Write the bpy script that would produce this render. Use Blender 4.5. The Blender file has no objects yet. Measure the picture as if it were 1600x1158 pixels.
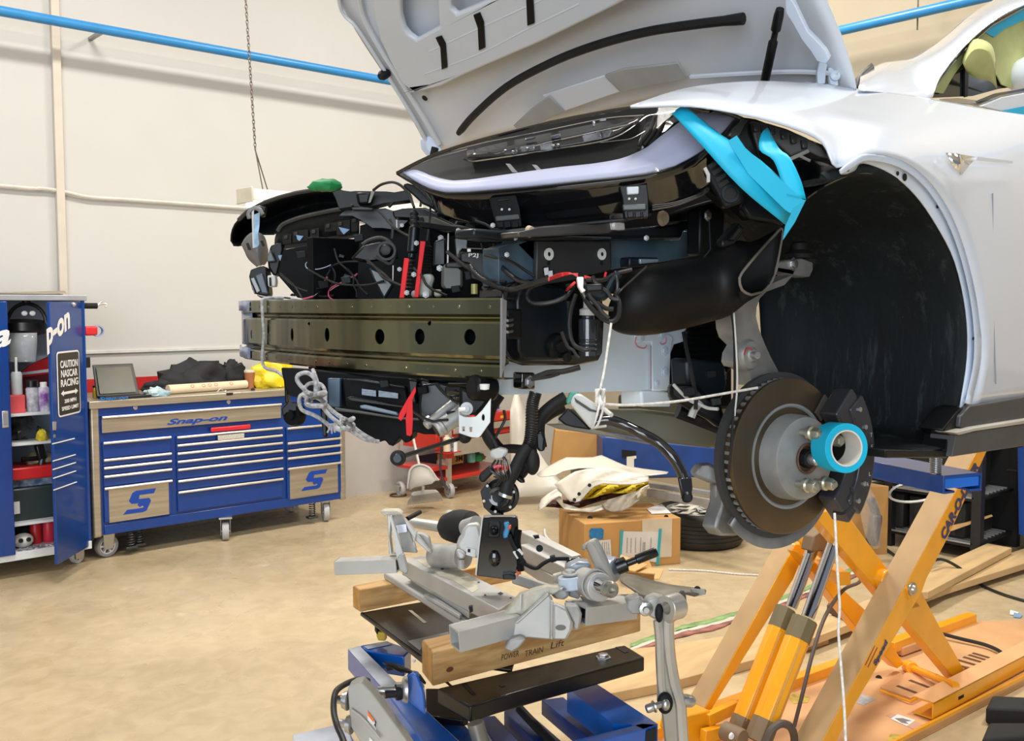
import bpy, bmesh, math, random
from mathutils import Vector, Matrix, geometry
random.seed(7)
D = bpy.data; SC = bpy.context.scene; COL = SC.collection
V = Vector
# ---------------------------------------------------------------- camera (eye 1.65 m above the floor)
YAW = math.radians(48.07); PITCH = math.atan(99/1500); FOC = 1500.0
EYE = V((0, 0, 1.65))
FW = V((math.cos(YAW)*math.cos(PITCH), math.sin(YAW)*math.cos(PITCH), -math.sin(PITCH)))
UP = V((math.cos(YAW)*math.sin(PITCH), math.sin(YAW)*math.sin(PITCH), math.cos(PITCH)))
RT = V((math.sin(YAW), -math.cos(YAW), 0))
cam = D.cameras.new('camera'); cam.sensor_width = 36; cam.lens = 36*FOC/1600; cam.clip_end = 100; cam.clip_start = 0.02
camo = D.objects.new('camera', cam); COL.objects.link(camo)
camo.matrix_world = Matrix(((RT.x, UP.x, -FW.x, EYE.x), (RT.y, UP.y, -FW.y, EYE.y), (RT.z, UP.z, -FW.z, EYE.z), (0, 0, 0, 1)))
SC.camera = camo
# ---------------------------------------------------------------- daylight, lamps, exposure
SC.view_settings.view_transform = 'Standard'; SC.view_settings.look = 'None'
SC.view_settings.gamma = 1; SC.view_settings.use_curve_mapping = False
SC.view_settings.exposure = -0.2
world = D.worlds.new('sky'); SC.world = world; world.use_nodes = True
world.node_tree.nodes['Background'].inputs[0].default_value = (0.80, 0.88, 1.0, 1)
world.node_tree.nodes['Background'].inputs[1].default_value = 0.36
def area(name, loc, target, size, sizey, energy, color):
    l = D.lights.new(name, 'AREA'); l.shape = 'RECTANGLE'; l.size = size; l.size_y = sizey; l.energy = energy; l.color = color
    o = D.objects.new(name, l); COL.objects.link(o); o.location = loc
    o.rotation_euler = (V(target)-V(loc)).to_track_quat('-Z', 'Y').to_euler(); return o
LIT = [((1.4, 4.3, 5.3), 185), ((5.0, 4.3, 5.3), 185), ((1.4, 0.6, 5.3), 170), ((5.0, 0.6, 5.3), 170)]
for lp, le in LIT:
    area('ceiling_lamp', lp, (lp[0], lp[1], 0), 1.4, 0.5, le, (1.0, 0.955, 0.88))
area('door_daylight', (-4.5, -3.0, 2.6), (3, 3, 1.2), 5.0, 4.0, 520, (0.84, 0.92, 1.0))

# ---------------------------------------------------------------- pixel -> point on a plane of the room
def ray(px, py): return FW + RT*((px-800)/FOC) + UP*((579-py)/FOC)
def plane(px, py, ax, c):
    d = ray(px, py); return EYE + d*((c-EYE[ax])/d[ax])
def pX(px, py, c): return plane(px, py, 0, c)
def pY(px, py, c): return plane(px, py, 1, c)
def pZ(px, py, c=0.0): return plane(px, py, 2, c)
def pD(px, py, d): return EYE + ray(px, py)*d
def pP(px, py, o, n):
    d = ray(px, py); return EYE + d*((V(o)-EYE).dot(n)/d.dot(n))

# ---------------------------------------------------------------- materials
MATS = {}
def mat(name, col, rough=0.5, metal=0.0, var=0.08, scale=8, bump=0.0, bscale=60, coat=0.0, spec=0.5, alpha=1.0, trans=0.0, emit=None, estr=0, col2=None, stretch=None, detail=4, bdist=0.002):
    if name in MATS: return MATS[name]
    m = D.materials.new(name); m.use_nodes = True; nt = m.node_tree; b = nt.nodes['Principled BSDF']; L = nt.links
    b.inputs['Roughness'].default_value = rough; b.inputs['Metallic'].default_value = metal
    b.inputs['Coat Weight'].default_value = coat; b.inputs['Coat Roughness'].default_value = 0.05
    b.inputs['Specular IOR Level'].default_value = spec
    b.inputs['Alpha'].default_value = alpha; b.inputs['Transmission Weight'].default_value = trans
    if emit: b.inputs['Emission Color'].default_value = (*emit, 1); b.inputs['Emission Strength'].default_value = estr
    tc = nt.nodes.new('ShaderNodeTexCoord'); mp = nt.nodes.new('ShaderNodeMapping'); L.new(tc.outputs['Object'], mp.inputs[0])
    if stretch: mp.inputs['Scale'].default_value = stretch
    n = nt.nodes.new('ShaderNodeTexNoise'); n.inputs['Scale'].default_value = scale; n.inputs['Detail'].default_value = detail; L.new(mp.outputs[0], n.inputs[0])
    r = nt.nodes.new('ShaderNodeValToRGB'); L.new(n.outputs[0], r.inputs[0])
    c2 = col2 if col2 else tuple(max(0, c*(1-2*var)) for c in col)
    r.color_ramp.elements[0].position = .35; r.color_ramp.elements[1].position = .65
    r.color_ramp.elements[0].color = (*c2, 1); r.color_ramp.elements[1].color = (*col, 1)
    L.new(r.outputs[0], b.inputs['Base Color'])
    if bump > 0:
        n2 = nt.nodes.new('ShaderNodeTexNoise'); n2.inputs['Scale'].default_value = bscale; n2.inputs['Detail'].default_value = 3; L.new(mp.outputs[0], n2.inputs[0])
        bp = nt.nodes.new('ShaderNodeBump'); bp.inputs['Strength'].default_value = bump; bp.inputs['Distance'].default_value = bdist
        L.new(n2.outputs[0], bp.inputs['Height']); L.new(bp.outputs[0], b.inputs['Normal'])
    MATS[name] = m; return m

# ---------------------------------------------------------------- mesh building
WL = {}
class M:
    def __init__(s): s.v = []; s.f = []
    def add(s, vs, fs):
        k = len(s.v); s.v += [V(v) for v in vs]; s.f += [tuple(i+k for i in f) for f in fs]; return s
    def box(s, mn, mx):
        (a, b, c), (d, e, f) = mn, mx
        return s.add([(a,b,c),(d,b,c),(d,e,c),(a,e,c),(a,b,f),(d,b,f),(d,e,f),(a,e,f)], [(0,3,2,1),(4,5,6,7),(0,1,5,4),(1,2,6,5),(2,3,7,6),(3,0,4,7)])
    def obox(s, c, ex, ey, ez):       # oriented box: centre and three half-extent vectors
        c = V(c); ex, ey, ez = V(ex), V(ey), V(ez)
        return s.add([c+ex*i+ey*j+ez*k for k in (-1,1) for i,j in ((-1,-1),(1,-1),(1,1),(-1,1))], [(0,3,2,1),(4,5,6,7),(0,1,5,4),(1,2,6,5),(2,3,7,6),(3,0,4,7)])
    def bar(s, p0, p1, w, h, side=None):      # rectangular bar, w along side, h along the other
        p0, p1 = V(p0), V(p1); d = (p1-p0); u = d.normalized()
        sd = V(side) if side is not None else V((0,0,1)).cross(u)
        if sd.length < 1e-4: sd = V((1,0,0))
        sd = (sd - u*sd.dot(u)).normalized(); t = u.cross(sd)
        return s.obox((p0+p1)/2, d/2, sd*w/2, t*h/2)
    def cyl(s, p0, p1, r0, r1=None, n=16, caps=True):
        if r1 is None: r1 = r0
        return s.tube([V(p0), V(p1)], [r0, r1], n, caps)
    def tube(s, pts, r, n=8, caps=True):
        pts = [V(p) for p in pts]; k = len(s.v); rs = r if isinstance(r, (list, tuple)) else [r]*len(pts)
        d0 = (pts[1]-pts[0]).normalized(); a = V((0,0,1)) if abs(d0.z) < .9 else V((1,0,0)); u = d0.cross(a).normalized()
        vs = []
        for i, p in enumerate(pts):
            if i == 0: d = pts[1]-p
            elif i == len(pts)-1: d = p-pts[i-1]
            else: d = (pts[i+1]-p).normalized()+(p-pts[i-1]).normalized()
            d = d.normalized(); u = (u-d*u.dot(d)).normalized(); w = d.cross(u)
            for j in range(n):
                t = 2*math.pi*j/n; vs.append(p+(u*math.cos(t)+w*math.sin(t))*rs[i])
        fs = [(i*n+j, i*n+(j+1)%n, (i+1)*n+(j+1)%n, (i+1)*n+j) for i in range(len(pts)-1) for j in range(n)]
        if caps: fs += [tuple(range(n))[::-1], tuple((len(pts)-1)*n+j for j in range(n))]
        return s.add(vs, fs)
    def lathe(s, prof, o, ax, n=24, arc=None, ref=None):      # prof: (radius, height along ax)
        o = V(o); ax = V(ax).normalized(); a = V(ref) if ref is not None else (V((0,0,1)) if abs(ax.z) < .9 else V((1,0,0)))
        u = (a-ax*a.dot(ax)).normalized(); w = ax.cross(u)
        full = arc is None; a0, a1 = (0, 2*math.pi) if full else arc; m = n if full else n+1; vs = []
        for r, h in prof:
            for j in range(m):
                t = a0+(a1-a0)*j/n; vs.append(o+ax*h+(u*math.cos(t)+w*math.sin(t))*r)
        fs = []
        for i in range(len(prof)-1):
            for j in range(n):
                j2 = (j+1) % m; fs.append((i*m+j, i*m+j2, (i+1)*m+j2, (i+1)*m+j))
        if full:
            if prof[0][0] > 1e-5 and abs(prof[0][0]-prof[-1][0])+abs(prof[0][1]-prof[-1][1]) > 1e-5:
                fs.append(tuple(range(n))[::-1]); fs.append(tuple((len(prof)-1)*n+j for j in range(n)))
        return s.add(vs, fs)
    def prism(s, pts, vec, holes=()):
        vec = V(vec); loops = [[V(p) for p in pts]]+[[V(p) for p in h] for h in holes]
        flat = [p for l in loops for p in l]; n = len(flat)
        nrm = geometry.normal(loops[0]) if len(loops[0]) > 2 else vec
        tr = geometry.tessellate_polygon(loops) if (holes or len(pts) > 4) else [tuple(range(len(pts)))]
        fs = [tuple(t) for t in tr]+[tuple(i+n for i in t)[::-1] for t in tr]
        k = 0
        for l in loops:
            m = len(l)
            for i in range(m): fs.append((k+i, k+(i+1)%m, k+(i+1)%m+n, k+i+n))
            k += m
        return s.add(flat+[p+vec for p in flat], fs)
    def sheet(s, rows, mu=4, mv=4):            # smooth surface through rows of control points
        def cr(a, b, c, d, t):
            return 0.5*((2*b)+(c-a)*t+(2*a-5*b+4*c-d)*t*t+(3*b-a-3*c+d)*t**3)
        def rs(row, m):
            row = [V(p) for p in row]
            if m <= 1: return row
            o = []
            for i in range(len(row)-1):
                a = row[i-1] if i else row[0]*2-row[1]; b, c = row[i], row[i+1]; d = row[i+2] if i+2 < len(row) else c*2-b
                for k in range(m): o.append(cr(a, b, c, d, k/m))
            o.append(row[-1]); return o
        R1 = [rs(r, mu) for r in rows]
        cols = [rs([r[j] for r in R1], mv) for j in range(len(R1[0]))]
        nu, nv = len(cols), len(cols[0])
        return s.add([cols[i][j] for i in range(nu) for j in range(nv)], [(i*nv+j, (i+1)*nv+j, (i+1)*nv+j+1, i*nv+j+1) for i in range(nu-1) for j in range(nv-1)])
    def ball(s, c, r, n=12, m=8, seed=None, rough=0.0, ax=None):
        c = V(c); r = V(r) if not isinstance(r, (int, float)) else V((r, r, r)); rn = random.Random(seed)
        X, Y, Z = ax if ax else (V((1,0,0)), V((0,1,0)), V((0,0,1)))
        vs = [c+Z*r.z]
        for i in range(1, m):
            t = math.pi*i/m
            for j in range(n):
                a = 2*math.pi*j/n; q = 1+(rn.random()-.5)*rough if seed is not None else 1
                vs.append(c+(X*(math.cos(a)*math.sin(t)*r.x)+Y*(math.sin(a)*math.sin(t)*r.y)+Z*(math.cos(t)*r.z))*q)
        vs.append(c-Z*r.z); e = len(vs)-1
        fs = [(0, 1+(j), 1+(j+1)%n) for j in range(n)]
        for i in range(m-2):
            for j in range(n): fs.append((1+i*n+j, 1+(i+1)*n+j, 1+(i+1)*n+(j+1)%n, 1+i*n+(j+1)%n))
        fs += [(e, 1+(m-2)*n+(j+1)%n, 1+(m-2)*n+j) for j in range(n)]
        return s.add(vs, fs)
    def bolt(s, p, ax, r, h, n=6):
        p = V(p); ax = V(ax).normalized()
        s.lathe([(r*1.5, 0), (r*1.5, h*.25), (r*1.05, h*.3), (r, h*.95), (r*.85, h)], p, ax, n); return s
    def xf(s, mtx): s.v = [mtx @ v for v in s.v]; return s
    def join(s, o): return s.add(o.v, o.f)

def smooth_path(pts, m=6):
    pts = [V(p) for p in pts]; out = []
    for i in range(len(pts)-1):
        a = pts[i-1] if i else pts[0]*2-pts[1]; b, c = pts[i], pts[i+1]; d = pts[i+2] if i+2 < len(pts) else c*2-b
        for k in range(m):
            t = k/m; out.append(0.5*((2*b)+(c-a)*t+(2*a-5*b+4*c-d)*t*t+(3*b-a-3*c+d)*t**3))
    out.append(pts[-1]); return out
def circle(c, r, u, w, n=20, r2=None):
    c, u, w = V(c), V(u), V(w); r2 = r if r2 is None else r2
    return [c+u*(r*math.cos(2*math.pi*i/n))+w*(r2*math.sin(2*math.pi*i/n)) for i in range(n)]

def build(name, mb, m, parent=None, bev=0.0, solid=0.0, ang=35, flat=False, label=None, offset=0.0, sub=0, cut=None, segs=2):
    me = D.meshes.new(name); me.from_pydata([tuple(v) for v in mb.v], [], mb.f)
    bm = bmesh.new(); bm.from_mesh(me); bmesh.ops.remove_doubles(bm, verts=bm.verts, dist=1e-6)
    bmesh.ops.recalc_face_normals(bm, faces=bm.faces); bm.to_mesh(me); bm.free()
    if parent is None:
        xs = [v.co for v in me.vertices]
        lo = V((sum((min(c.x for c in xs), max(c.x for c in xs)))/2, sum((min(c.y for c in xs), max(c.y for c in xs)))/2, min(c.z for c in xs)))
    else: lo = WL[parent.name]
    me.transform(Matrix.Translation(-lo))
    o = D.objects.new(name, me); COL.objects.link(o); WL[o.name] = lo
    if parent is not None: o.parent = parent
    else: o.location = lo
    if m: me.materials.append(m)
    if cut is not None:
        co = D.objects.new('cutter', D.meshes.new('cutter')); co.data.from_pydata([tuple(v-lo) for v in cut.v], [], cut.f)
        bm = bmesh.new(); bm.from_mesh(co.data); bmesh.ops.recalc_face_normals(bm, faces=bm.faces); bm.to_mesh(co.data); bm.free()
        COL.objects.link(co); co.location = o.location if parent is None else (0,0,0)
        if parent is not None: co.parent = parent
        if solid: md = o.modifiers.new('s', 'SOLIDIFY'); md.thickness = solid; md.offset = offset
        md = o.modifiers.new('b', 'BOOLEAN'); md.operation = 'DIFFERENCE'; md.object = co; md.solver = 'EXACT'
        bpy.context.view_layer.update(); dg = bpy.context.evaluated_depsgraph_get()
        nm = D.meshes.new_from_object(o.evaluated_get(dg)); o.modifiers.clear(); o.data = nm; nm.name = name
        D.objects.remove(co); me = nm; solid = 0
    if not flat:
        me.polygons.foreach_set('use_smooth', [True]*len(me.polygons)); me.set_sharp_from_angle(angle=math.radians(ang))
    if solid: md = o.modifiers.new('solidify', 'SOLIDIFY'); md.thickness = solid; md.offset = offset
    if bev: md = o.modifiers.new('bevel', 'BEVEL'); md.width = bev; md.segments = segs; md.limit_method = 'ANGLE'; md.angle_limit = math.radians(40); md.harden_normals = False
    if sub: md = o.modifiers.new('sub', 'SUBSURF'); md.levels = sub; md.render_levels = sub
    if label: o['label'] = label
    return o
def tag(o, label, cat=None, group=None, kind=None):
    if label: o['label'] = label
    if cat: o['category'] = cat
    if group: o['group'] = group
    if kind: o['kind'] = kind
    return o
def thing(name, loc, label, cat, group=None):
    o = D.objects.new(name, None); COL.objects.link(o); o.location = loc; o.empty_display_size = .05; WL[o.name] = V(loc)
    return tag(o, label, cat, group)
def struct(name, mb, m, **k):
    o = build(name, mb, m, **k); o['kind'] = 'structure'; return o
def words(name, txt, p0, xd, yd, w, h, m, parent=None, shear=0.0, bold=0.0, thick=0.0015, label=None, rnd=0):
    # lettering of width w and height h: p0 bottom-left corner, xd reading direction, yd up
    cu = D.curves.new(name, 'FONT'); cu.body = txt; cu.size = 1; cu.shear = shear; cu.offset = bold; cu.resolution_u = 3
    t = D.objects.new(name, cu); COL.objects.link(t); bpy.context.view_layer.update()
    me = D.meshes.new_from_object(t.evaluated_get(bpy.context.evaluated_depsgraph_get())); D.objects.remove(t)
    xs = [v.co.x for v in me.vertices]; ys = [v.co.y for v in me.vertices]
    x0, x1, y0, y1 = min(xs), max(xs), min(ys), max(ys); xd, yd = V(xd).normalized(), V(yd).normalized(); nz = xd.cross(yd).normalized()
    mb = M(); vs = [V(p0)+xd*((v.co.x-x0)/(x1-x0)*w)+yd*((v.co.y-y0)/(y1-y0)*h)+nz*thick for v in me.vertices]
    mb.add(vs, [tuple(p.vertices) for p in me.polygons])
    o = build(name, mb, m, parent, flat=True, solid=thick*.6); return o
def decal(pts, q, off=0.001):       # thin printed patch, pts in (u,v) 0..1 of quad q (bl, br, tr, tl)
    a, b, c, d = [V(x) for x in q]; n = (b-a).cross(d-a).normalized()
    return M().prism([a*(1-u)*(1-v)+b*u*(1-v)+c*u*v+d*(1-u)*v+n*off for u, v in pts], -n*off*.8)
# ================================================================ the room
YW = 7.12; XB = 7.05; ZC = 6.0
m_wall = mat('painted wall', (0.545, 0.535, 0.51), 0.62, var=.02, scale=1.2, bump=.15, bscale=30)
m_wallb = mat('back wall paint', (0.42, 0.36, 0.26), 0.7, var=.05, scale=1.5, bump=.1)
m_ceil = mat('ceiling paint', (0.75, 0.74, 0.71), 0.8, var=.03)
m_batten = mat('wall seam batten', (0.60, 0.54, 0.46), 0.5, var=.03)
m_red = mat('red paint stripe', (0.55, 0.02, 0.02), 0.5, var=.05)
m_blue_pipe = mat('blue pipe paint', (0.03, 0.24, 0.55), 0.35, var=.05)
def concrete():
    m = D.materials.new('sealed concrete'); m.use_nodes = True; nt = m.node_tree; b = nt.nodes['Principled BSDF']; L = nt.links
    tc = nt.nodes.new('ShaderNodeTexCoord')
    def noise(s, d, w=0.0):
        n = nt.nodes.new('ShaderNodeTexNoise'); n.inputs['Scale'].default_value = s; n.inputs['Detail'].default_value = d; n.inputs['Distortion'].default_value = w
        L.new(tc.outputs['Object'], n.inputs[0]); return n
    def ramp(src, a, b_, p0, p1):
        r = nt.nodes.new('ShaderNodeValToRGB'); L.new(src, r.inputs[0]); r.color_ramp.elements[0].position = p0; r.color_ramp.elements[1].position = p1
        r.color_ramp.elements[0].color = (*a, 1); r.color_ramp.elements[1].color = (*b_, 1); return r
    def mix(a, b_, f, mode='MIX'):
        x = nt.nodes.new('ShaderNodeMix'); x.data_type = 'RGBA'; x.blend_type = mode; L.new(a, x.inputs[6]); L.new(b_, x.inputs[7])
        if isinstance(f, float): x.inputs[0].default_value = f
        else: L.new(f, x.inputs[0])
        return x.outputs[2]
    base = ramp(noise(0.9, 6, .6).outputs[0], (0.40, 0.30, 0.165), (0.56, 0.44, 0.27), .3, .68)
    fine = ramp(noise(9, 8, 1.0).outputs[0], (0.42, 0.33, 0.20), (0.58, 0.47, 0.31), .35, .65)
    c = mix(base.outputs[0], fine.outputs[0], .45)
    vor = nt.nodes.new('ShaderNodeTexVoronoi'); vor.inputs['Scale'].default_value = 2.6; L.new(tc.outputs['Object'], vor.inputs[0])
    sp = ramp(vor.outputs['Distance'], (1, 1, 1), (0, 0, 0), .05, .13); lt = ramp(noise(14, 3).outputs[0], (0, 0, 0), (.65, .65, .65), .45, .6)
    pale = nt.nodes.new('ShaderNodeRGB'); pale.outputs[0].default_value = (0.70, 0.60, 0.43, 1)
    ff = nt.nodes.new('ShaderNodeMath'); ff.operation = 'MULTIPLY'; L.new(sp.outputs[0], ff.inputs[0]); L.new(lt.outputs[0], ff.inputs[1])
    c = mix(c, pale.outputs[0], ff.outputs[0])
    L.new(c, b.inputs['Base Color'])
    rr = ramp(noise(3.2, 5, .5).outputs[0], (.16,)*3, (.42,)*3, .3, .7); L.new(rr.outputs[0], b.inputs['Roughness'])
    b.inputs['Specular IOR Level'].default_value = .45
    bp = nt.nodes.new('ShaderNodeBump'); bp.inputs['Strength'].default_value = .12; bp.inputs['Distance'].default_value = .004; L.new(noise(40, 6).outputs[0], bp.inputs['Height']); L.new(bp.outputs[0], b.inputs['Normal'])
    return m
m_floor = concrete()
struct('floor', M().box((-6, -5, -.12), (XB+.1, YW+.1, 0)), m_floor)
# left wall: two panels, the right one stands 5 cm proud of the seam
sx = pY(92, 300, YW).x
struct('wall_left', M().box((-6, YW, 0), (XB+.1, YW+.12, ZC)), m_wall)
struct('wall_back', M().box((XB, -5, 0), (XB+.12, YW, ZC)), m_wallb)
struct('ceiling', M().box((-6, -5, ZC), (XB+.2, YW+.2, ZC+.1)), m_ceil)
struct('trim_1', M().box((sx-.028, YW-.045, 0), (sx+.028, YW, ZC)), m_batten, bev=.004)
z1 = pY(390, 543, YW-.02).z
struct('trim_2', M().box((-3, YW-.02, z1-.012), (4.4, YW, z1+.012)), mat('wall rail', (.66,.64,.6), .4), bev=.003)
rt, rb = pY(300, 585, YW).z, pY(300, 640, YW).z
struct('trim_3', M().box((-3, YW-.006, rb), (4.35, YW, rt)), m_red)
# thin conduit that runs level and dips over the seam
cp = [pY(x, y, YW-.03) for x, y in ((0, 290), (60, 294), (97, 299), (140, 308), (200, 312), (300, 319), (420, 328), (560, 340), (660, 349))]
tag(build('wall_conduit', M().tube(smooth_path([cp[0]+V((-2.5,0,.05))]+cp), .013, 8), mat('conduit white', (.66,.61,.54), .4)), 'thin cream conduit running across the white wall above the tool chest', 'conduit')
a, b = pY(0, 15, YW-.28), pY(600, 122, YW-.28)
d = (b-a).normalized()
bpipe = thing('overhead_pipe', a, 'long bright blue pipe running high along the white left wall', 'pipe')
build('pipe', M().cyl(a-d*3, V((XB-.3, YW-.28, b.z)), .033, n=14), m_blue_pipe, bpipe)
for x in (-.4, 2.4, 5.2):
    build('bracket', M().box((x-.015, YW-.30, b.z-.05), (x+.015, YW-.002, b.z-.032)), mat('grey steel', (.35,.35,.35), .4, .8), bpipe)
a, b = pX(1310, 55, XB-.25), pX(1490, 0, XB-.25)
bp2 = thing('overhead_pipe', V((XB-.25, 3, a.z)), 'bright blue pipe high on the tan back wall behind the raised hood', 'pipe')
build('pipe', M().cyl((XB-.25, YW-.3, (a.z+b.z)/2), (XB-.25, -1.5, (a.z+b.z)/2), .036, n=14), m_blue_pipe, bp2)
for y in (1.5, 4.5):
    build('bracket', M().box((XB-.26, y-.015, a.z-.06), (XB-.002, y+.015, a.z-.04)), MATS['grey steel'], bp2)
h = pX(1434, 20, XB-.2)
tag(build('hanging_chain', M().tube([h+V((0,0,1.5)), h+V((0,0,.0)), h+V((0,0,-.12))], .006, 6), mat('dark cord', (.15,.13,.1), .6)), 'thin dark chain hanging by the back wall pipe', 'chain')
# hanging fluorescent fixture in front of the wall
F0, F1 = pY(384, 303, 5.3), pY(384, 303, 5.3)+V((1.25, 0, 0))
fx = thing('hanging_light', (F0+F1)/2, 'white fluorescent shop light with a glowing tube hanging on a chain near the far headlamp', 'light')
m_lw = mat('lamp cream', (.62,.57,.45), .5)
z = F0.z; y = F0.y
build('housing', M().prism([(F0.x, y-.09, z-.04), (F0.x, y+.09, z-.04), (F0.x, y+.05, z+.03), (F0.x, y-.05, z+.03)], (1.25, 0, 0)), m_lw, fx, bev=.004)
build('end_cap', M().box((F0.x-.012, y-.10, z-.055), (F0.x, y+.10, z+.035)), m_lw, fx, bev=.004)
for q in (-.045, .045):
    build('tube', M().cyl((F0.x+.03, y+q, z-.058), (F1.x-.03, y+q, z-.058), .016, n=12), mat('glowing tube', (1,1,1), .3, emit=(1,.97,.86), estr=9), fx)
def chain(path, r, link):
    mb = M(); pts = path; tot = (pts[1]-pts[0]).length; n = int(tot/link); u = (pts[1]-pts[0]).normalized()
    s1 = u.cross(V((0,1,0))).normalized(); s2 = u.cross(s1)
    for i in range(n):
        c = pts[0]+u*((i+.5)*tot/n); s = s1 if i % 2 else s2; hl = link*.72
        loop = [c+u*(hl*math.cos(t))+s*(link*.32*math.sin(t)) for t in [k*math.pi/4 for k in range(9)]]
        mb.tube(loop, r, 4, False)
    return mb
ap = pY(399, 235, 5.3); tp = pY(380, -60, 5.3); m_ch = mat('chain steel', (.16,.13,.1), .5, .5)
o = build('chain', chain([ap, tp], .0026, .022), m_ch, fx); o['kind'] = 'stuff'
build('hook', M().tube([ap, V((F0.x+.10, y-.02, z+.03))], .004, 5).tube([ap, V((F0.x+.16, y+.03, z+.03))], .004, 5), m_ch, fx)
# ================================================================ rolling tool chest (front face in plane Y = FY)
m_tb = mat('tool blue', (0.0, 0.040, 0.23), 0.25, var=.04, coat=.25)
m_al = mat('brushed trim', (0.72, 0.68, 0.62), 0.3, .75, var=.05)
m_ss = mat('stainless sheet', (0.52, 0.47, 0.38), 0.33, .7, var=.1, scale=3, stretch=(1, 1, 18))
m_dk = mat('dark rubber', (0.012, 0.012, 0.013), 0.6, var=.1, spec=.25)
m_gw = mat('grey wheel', (0.42, 0.42, 0.42), 0.5)
m_w = mat('white plastic', (0.78, 0.78, 0.78), 0.45, var=.03)
m_logo = mat('logo blue', (0.005, 0.05, 0.33), 0.4, var=.02)
m_steel = mat('zinc steel', (0.55, 0.55, 0.56), 0.3, .9, var=.1)
m_blk = mat('black plastic', (0.012, 0.012, 0.013), 0.35, var=.2)
m_redp = mat('red plastic', (0.62, 0.02, 0.025), 0.4, var=.06)
FY = 6.35
def caster(parent, x, y, top, r, spread=0.05, ang=0.0, spoked=False, name='caster'):
    # fork, swivel plate and wheel; the wheel rolls along direction ang
    d = V((math.cos(ang), math.sin(ang), 0)); s = V((-d.y, d.x, 0)); c = V((x, y, r))
    mb = M().obox((x, y, top-.006), d*.05, s*.045, V((0,0,.006)))
    for q in (-1, 1):
        o = c+s*(q*spread*.5)
        mb.prism([o+d*.03-V((0,0,.02)), o-d*.03-V((0,0,.02)), o-d*.035+V((0,0,top-r-.012)), o+d*.045+V((0,0,top-r-.012))], s*(.004*q))
    mb.cyl(c-s*spread*.56, c+s*spread*.56, .008, n=8)
    f = build(name, mb, m_steel, parent, bev=.001)
    w = spread*.38
    build('wheel', M().lathe([(r*.72, -w), (r*.95, -w), (r, -w*.6), (r, w*.6), (r*.95, w), (r*.72, w), (r*.72, -w)], c, s, 28), m_gw if not spoked else mat('grey tyre', (.25,.25,.25), .6), f)
    hub = M().lathe([(.012, -w*.9), (r*.3, -w*.9), (r*.3, w*.9), (.012, w*.9)], c, s, 16)
    hub.lathe([(r*.62, -w*.85), (r*.73, -w*.85), (r*.73, w*.85), (r*.62, w*.85), (r*.62, -w*.85)], c, s, 24)
    for k in range(6):
        t = k*math.pi/3; u = d*math.cos(t)+V((0,0,1))*math.sin(t); hub.bar(c+u*r*.25, c+u*r*.66, w*1.5, r*.16, s)
    build('hub', hub, mat('hub grey', (.62,.62,.62), .45), f)
    return f
def zc(x, y): return pY(130+x/3.216, 540+y/3.216, FY)
chest = thing('tool_chest', (3.0, 6.65, 0), 'wide blue rolling tool chest with many drawers and a steel worktop against the white wall', 'tool chest')
X0, X1 = 2.075, 3.955; ZB, ZT = .170, 1.048; YB = 7.0
cx0, cx1 = zc(90, 500).x-.02, zc(1308, 600).x
body = build('body', M().box((X0+.05, FY+.012, ZB), (X1-.03, YB, ZT-.03)).box((X0+.07, FY, ZB), (cx1-.005, FY+.012, zc(100, 905).z)).box((X0+.05, FY, ZT-.10), (X1-.05, FY+.012, ZT-.03)), m_tb, chest, bev=.003)
build('side_panel', M().box((X0, FY-.004, ZB-.01), (X0+.055, FY+.05, ZT-.03)).box((X0, FY+.05, ZB), (X0+.05, YB, ZT-.03)), m_ss, chest, bev=.012)
build('side_panel', M().box((X1-.035, FY-.004, ZB-.01), (X1+.015, FY+.05, ZT-.03)).box((X1-.03, FY+.05, ZB), (X1+.01, YB, ZT-.03)), m_ss, chest, bev=.012)
wt = build('worktop', M().box((X0-.01, FY-.02, ZT-.048), (X1+.03, YB+.02, ZT)), m_ss, chest, bev=.004)
words('lettering', 'Snap-on', zc(70, 280)+V((0,-.025,0)), (1,0,0), (0,0,1), zc(220,270).x-zc(70,270).x, .028, mat('bright logo blue', (.02,.16,.5), .4), wt, .35, .03)
build('badge', M().box((zc(713,240).x, FY-.023, zc(713,250).z), (zc(745,240).x, FY-.02, zc(713,238).z)), m_blk, wt)
def drawer(x0, x1, ztop, zbot, panel=None):
    d = build('drawer', M().box((x0, FY-.006, zbot+.003), (x1, FY+.012, ztop-.003)), m_tb, chest, bev=.002)
    hb = M().prism([(x0, FY-.006, ztop-.004), (x0, FY-.022, ztop-.003), (x0, FY-.026, ztop-.012), (x0, FY-.020, ztop-.020), (x0, FY-.006, ztop-.018)], (x1-x0, 0, 0))
    build('handle', hb, m_al, d, bev=.001)
    return d
def col(hl, zlast):
    # hl: handle rows as zoom pixels (x0,y0,x1,y1)
    x0 = sum(zc(a, b).x for a, b, c, d in hl)/len(hl); x1 = max(zc(c, d).x for a, b, c, d in hl)
    zs = [(zc(a, b).z+zc(c, d).z)/2+.011 for a, b, c, d in hl]+[zlast]
    return [drawer(x0, x1, zs[i], zs[i+1]) for i in range(len(hl))], x0, x1, zs
top, tx0, tx1, tz = col([(90, 355, 990, 300)], (zc(95,432).z+zc(985,372).z)/2-.004)
build('face_plate', M().box((tx0, FY-.009, tz[1]+.006), (tx1, FY-.006, tz[0]-.024)), m_ss, top[0])
q0, q1 = zc(418, 397), zc(722, 352)
words('lettering', 'Snap-on', V((q0.x, FY-.0095, zc(570,395).z)), (1,0,0), (0,0,1), q1.x-q0.x, zc(570,358).z-zc(570,395).z, m_logo, top[0], .35, .03)
LH, lx0, lx1, lz = col([(95,488,435,462), (98,573,437,545), (100,613,437,583), (102,656,440,624), (105,715,441,682)], zc(130,889).z)
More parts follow.
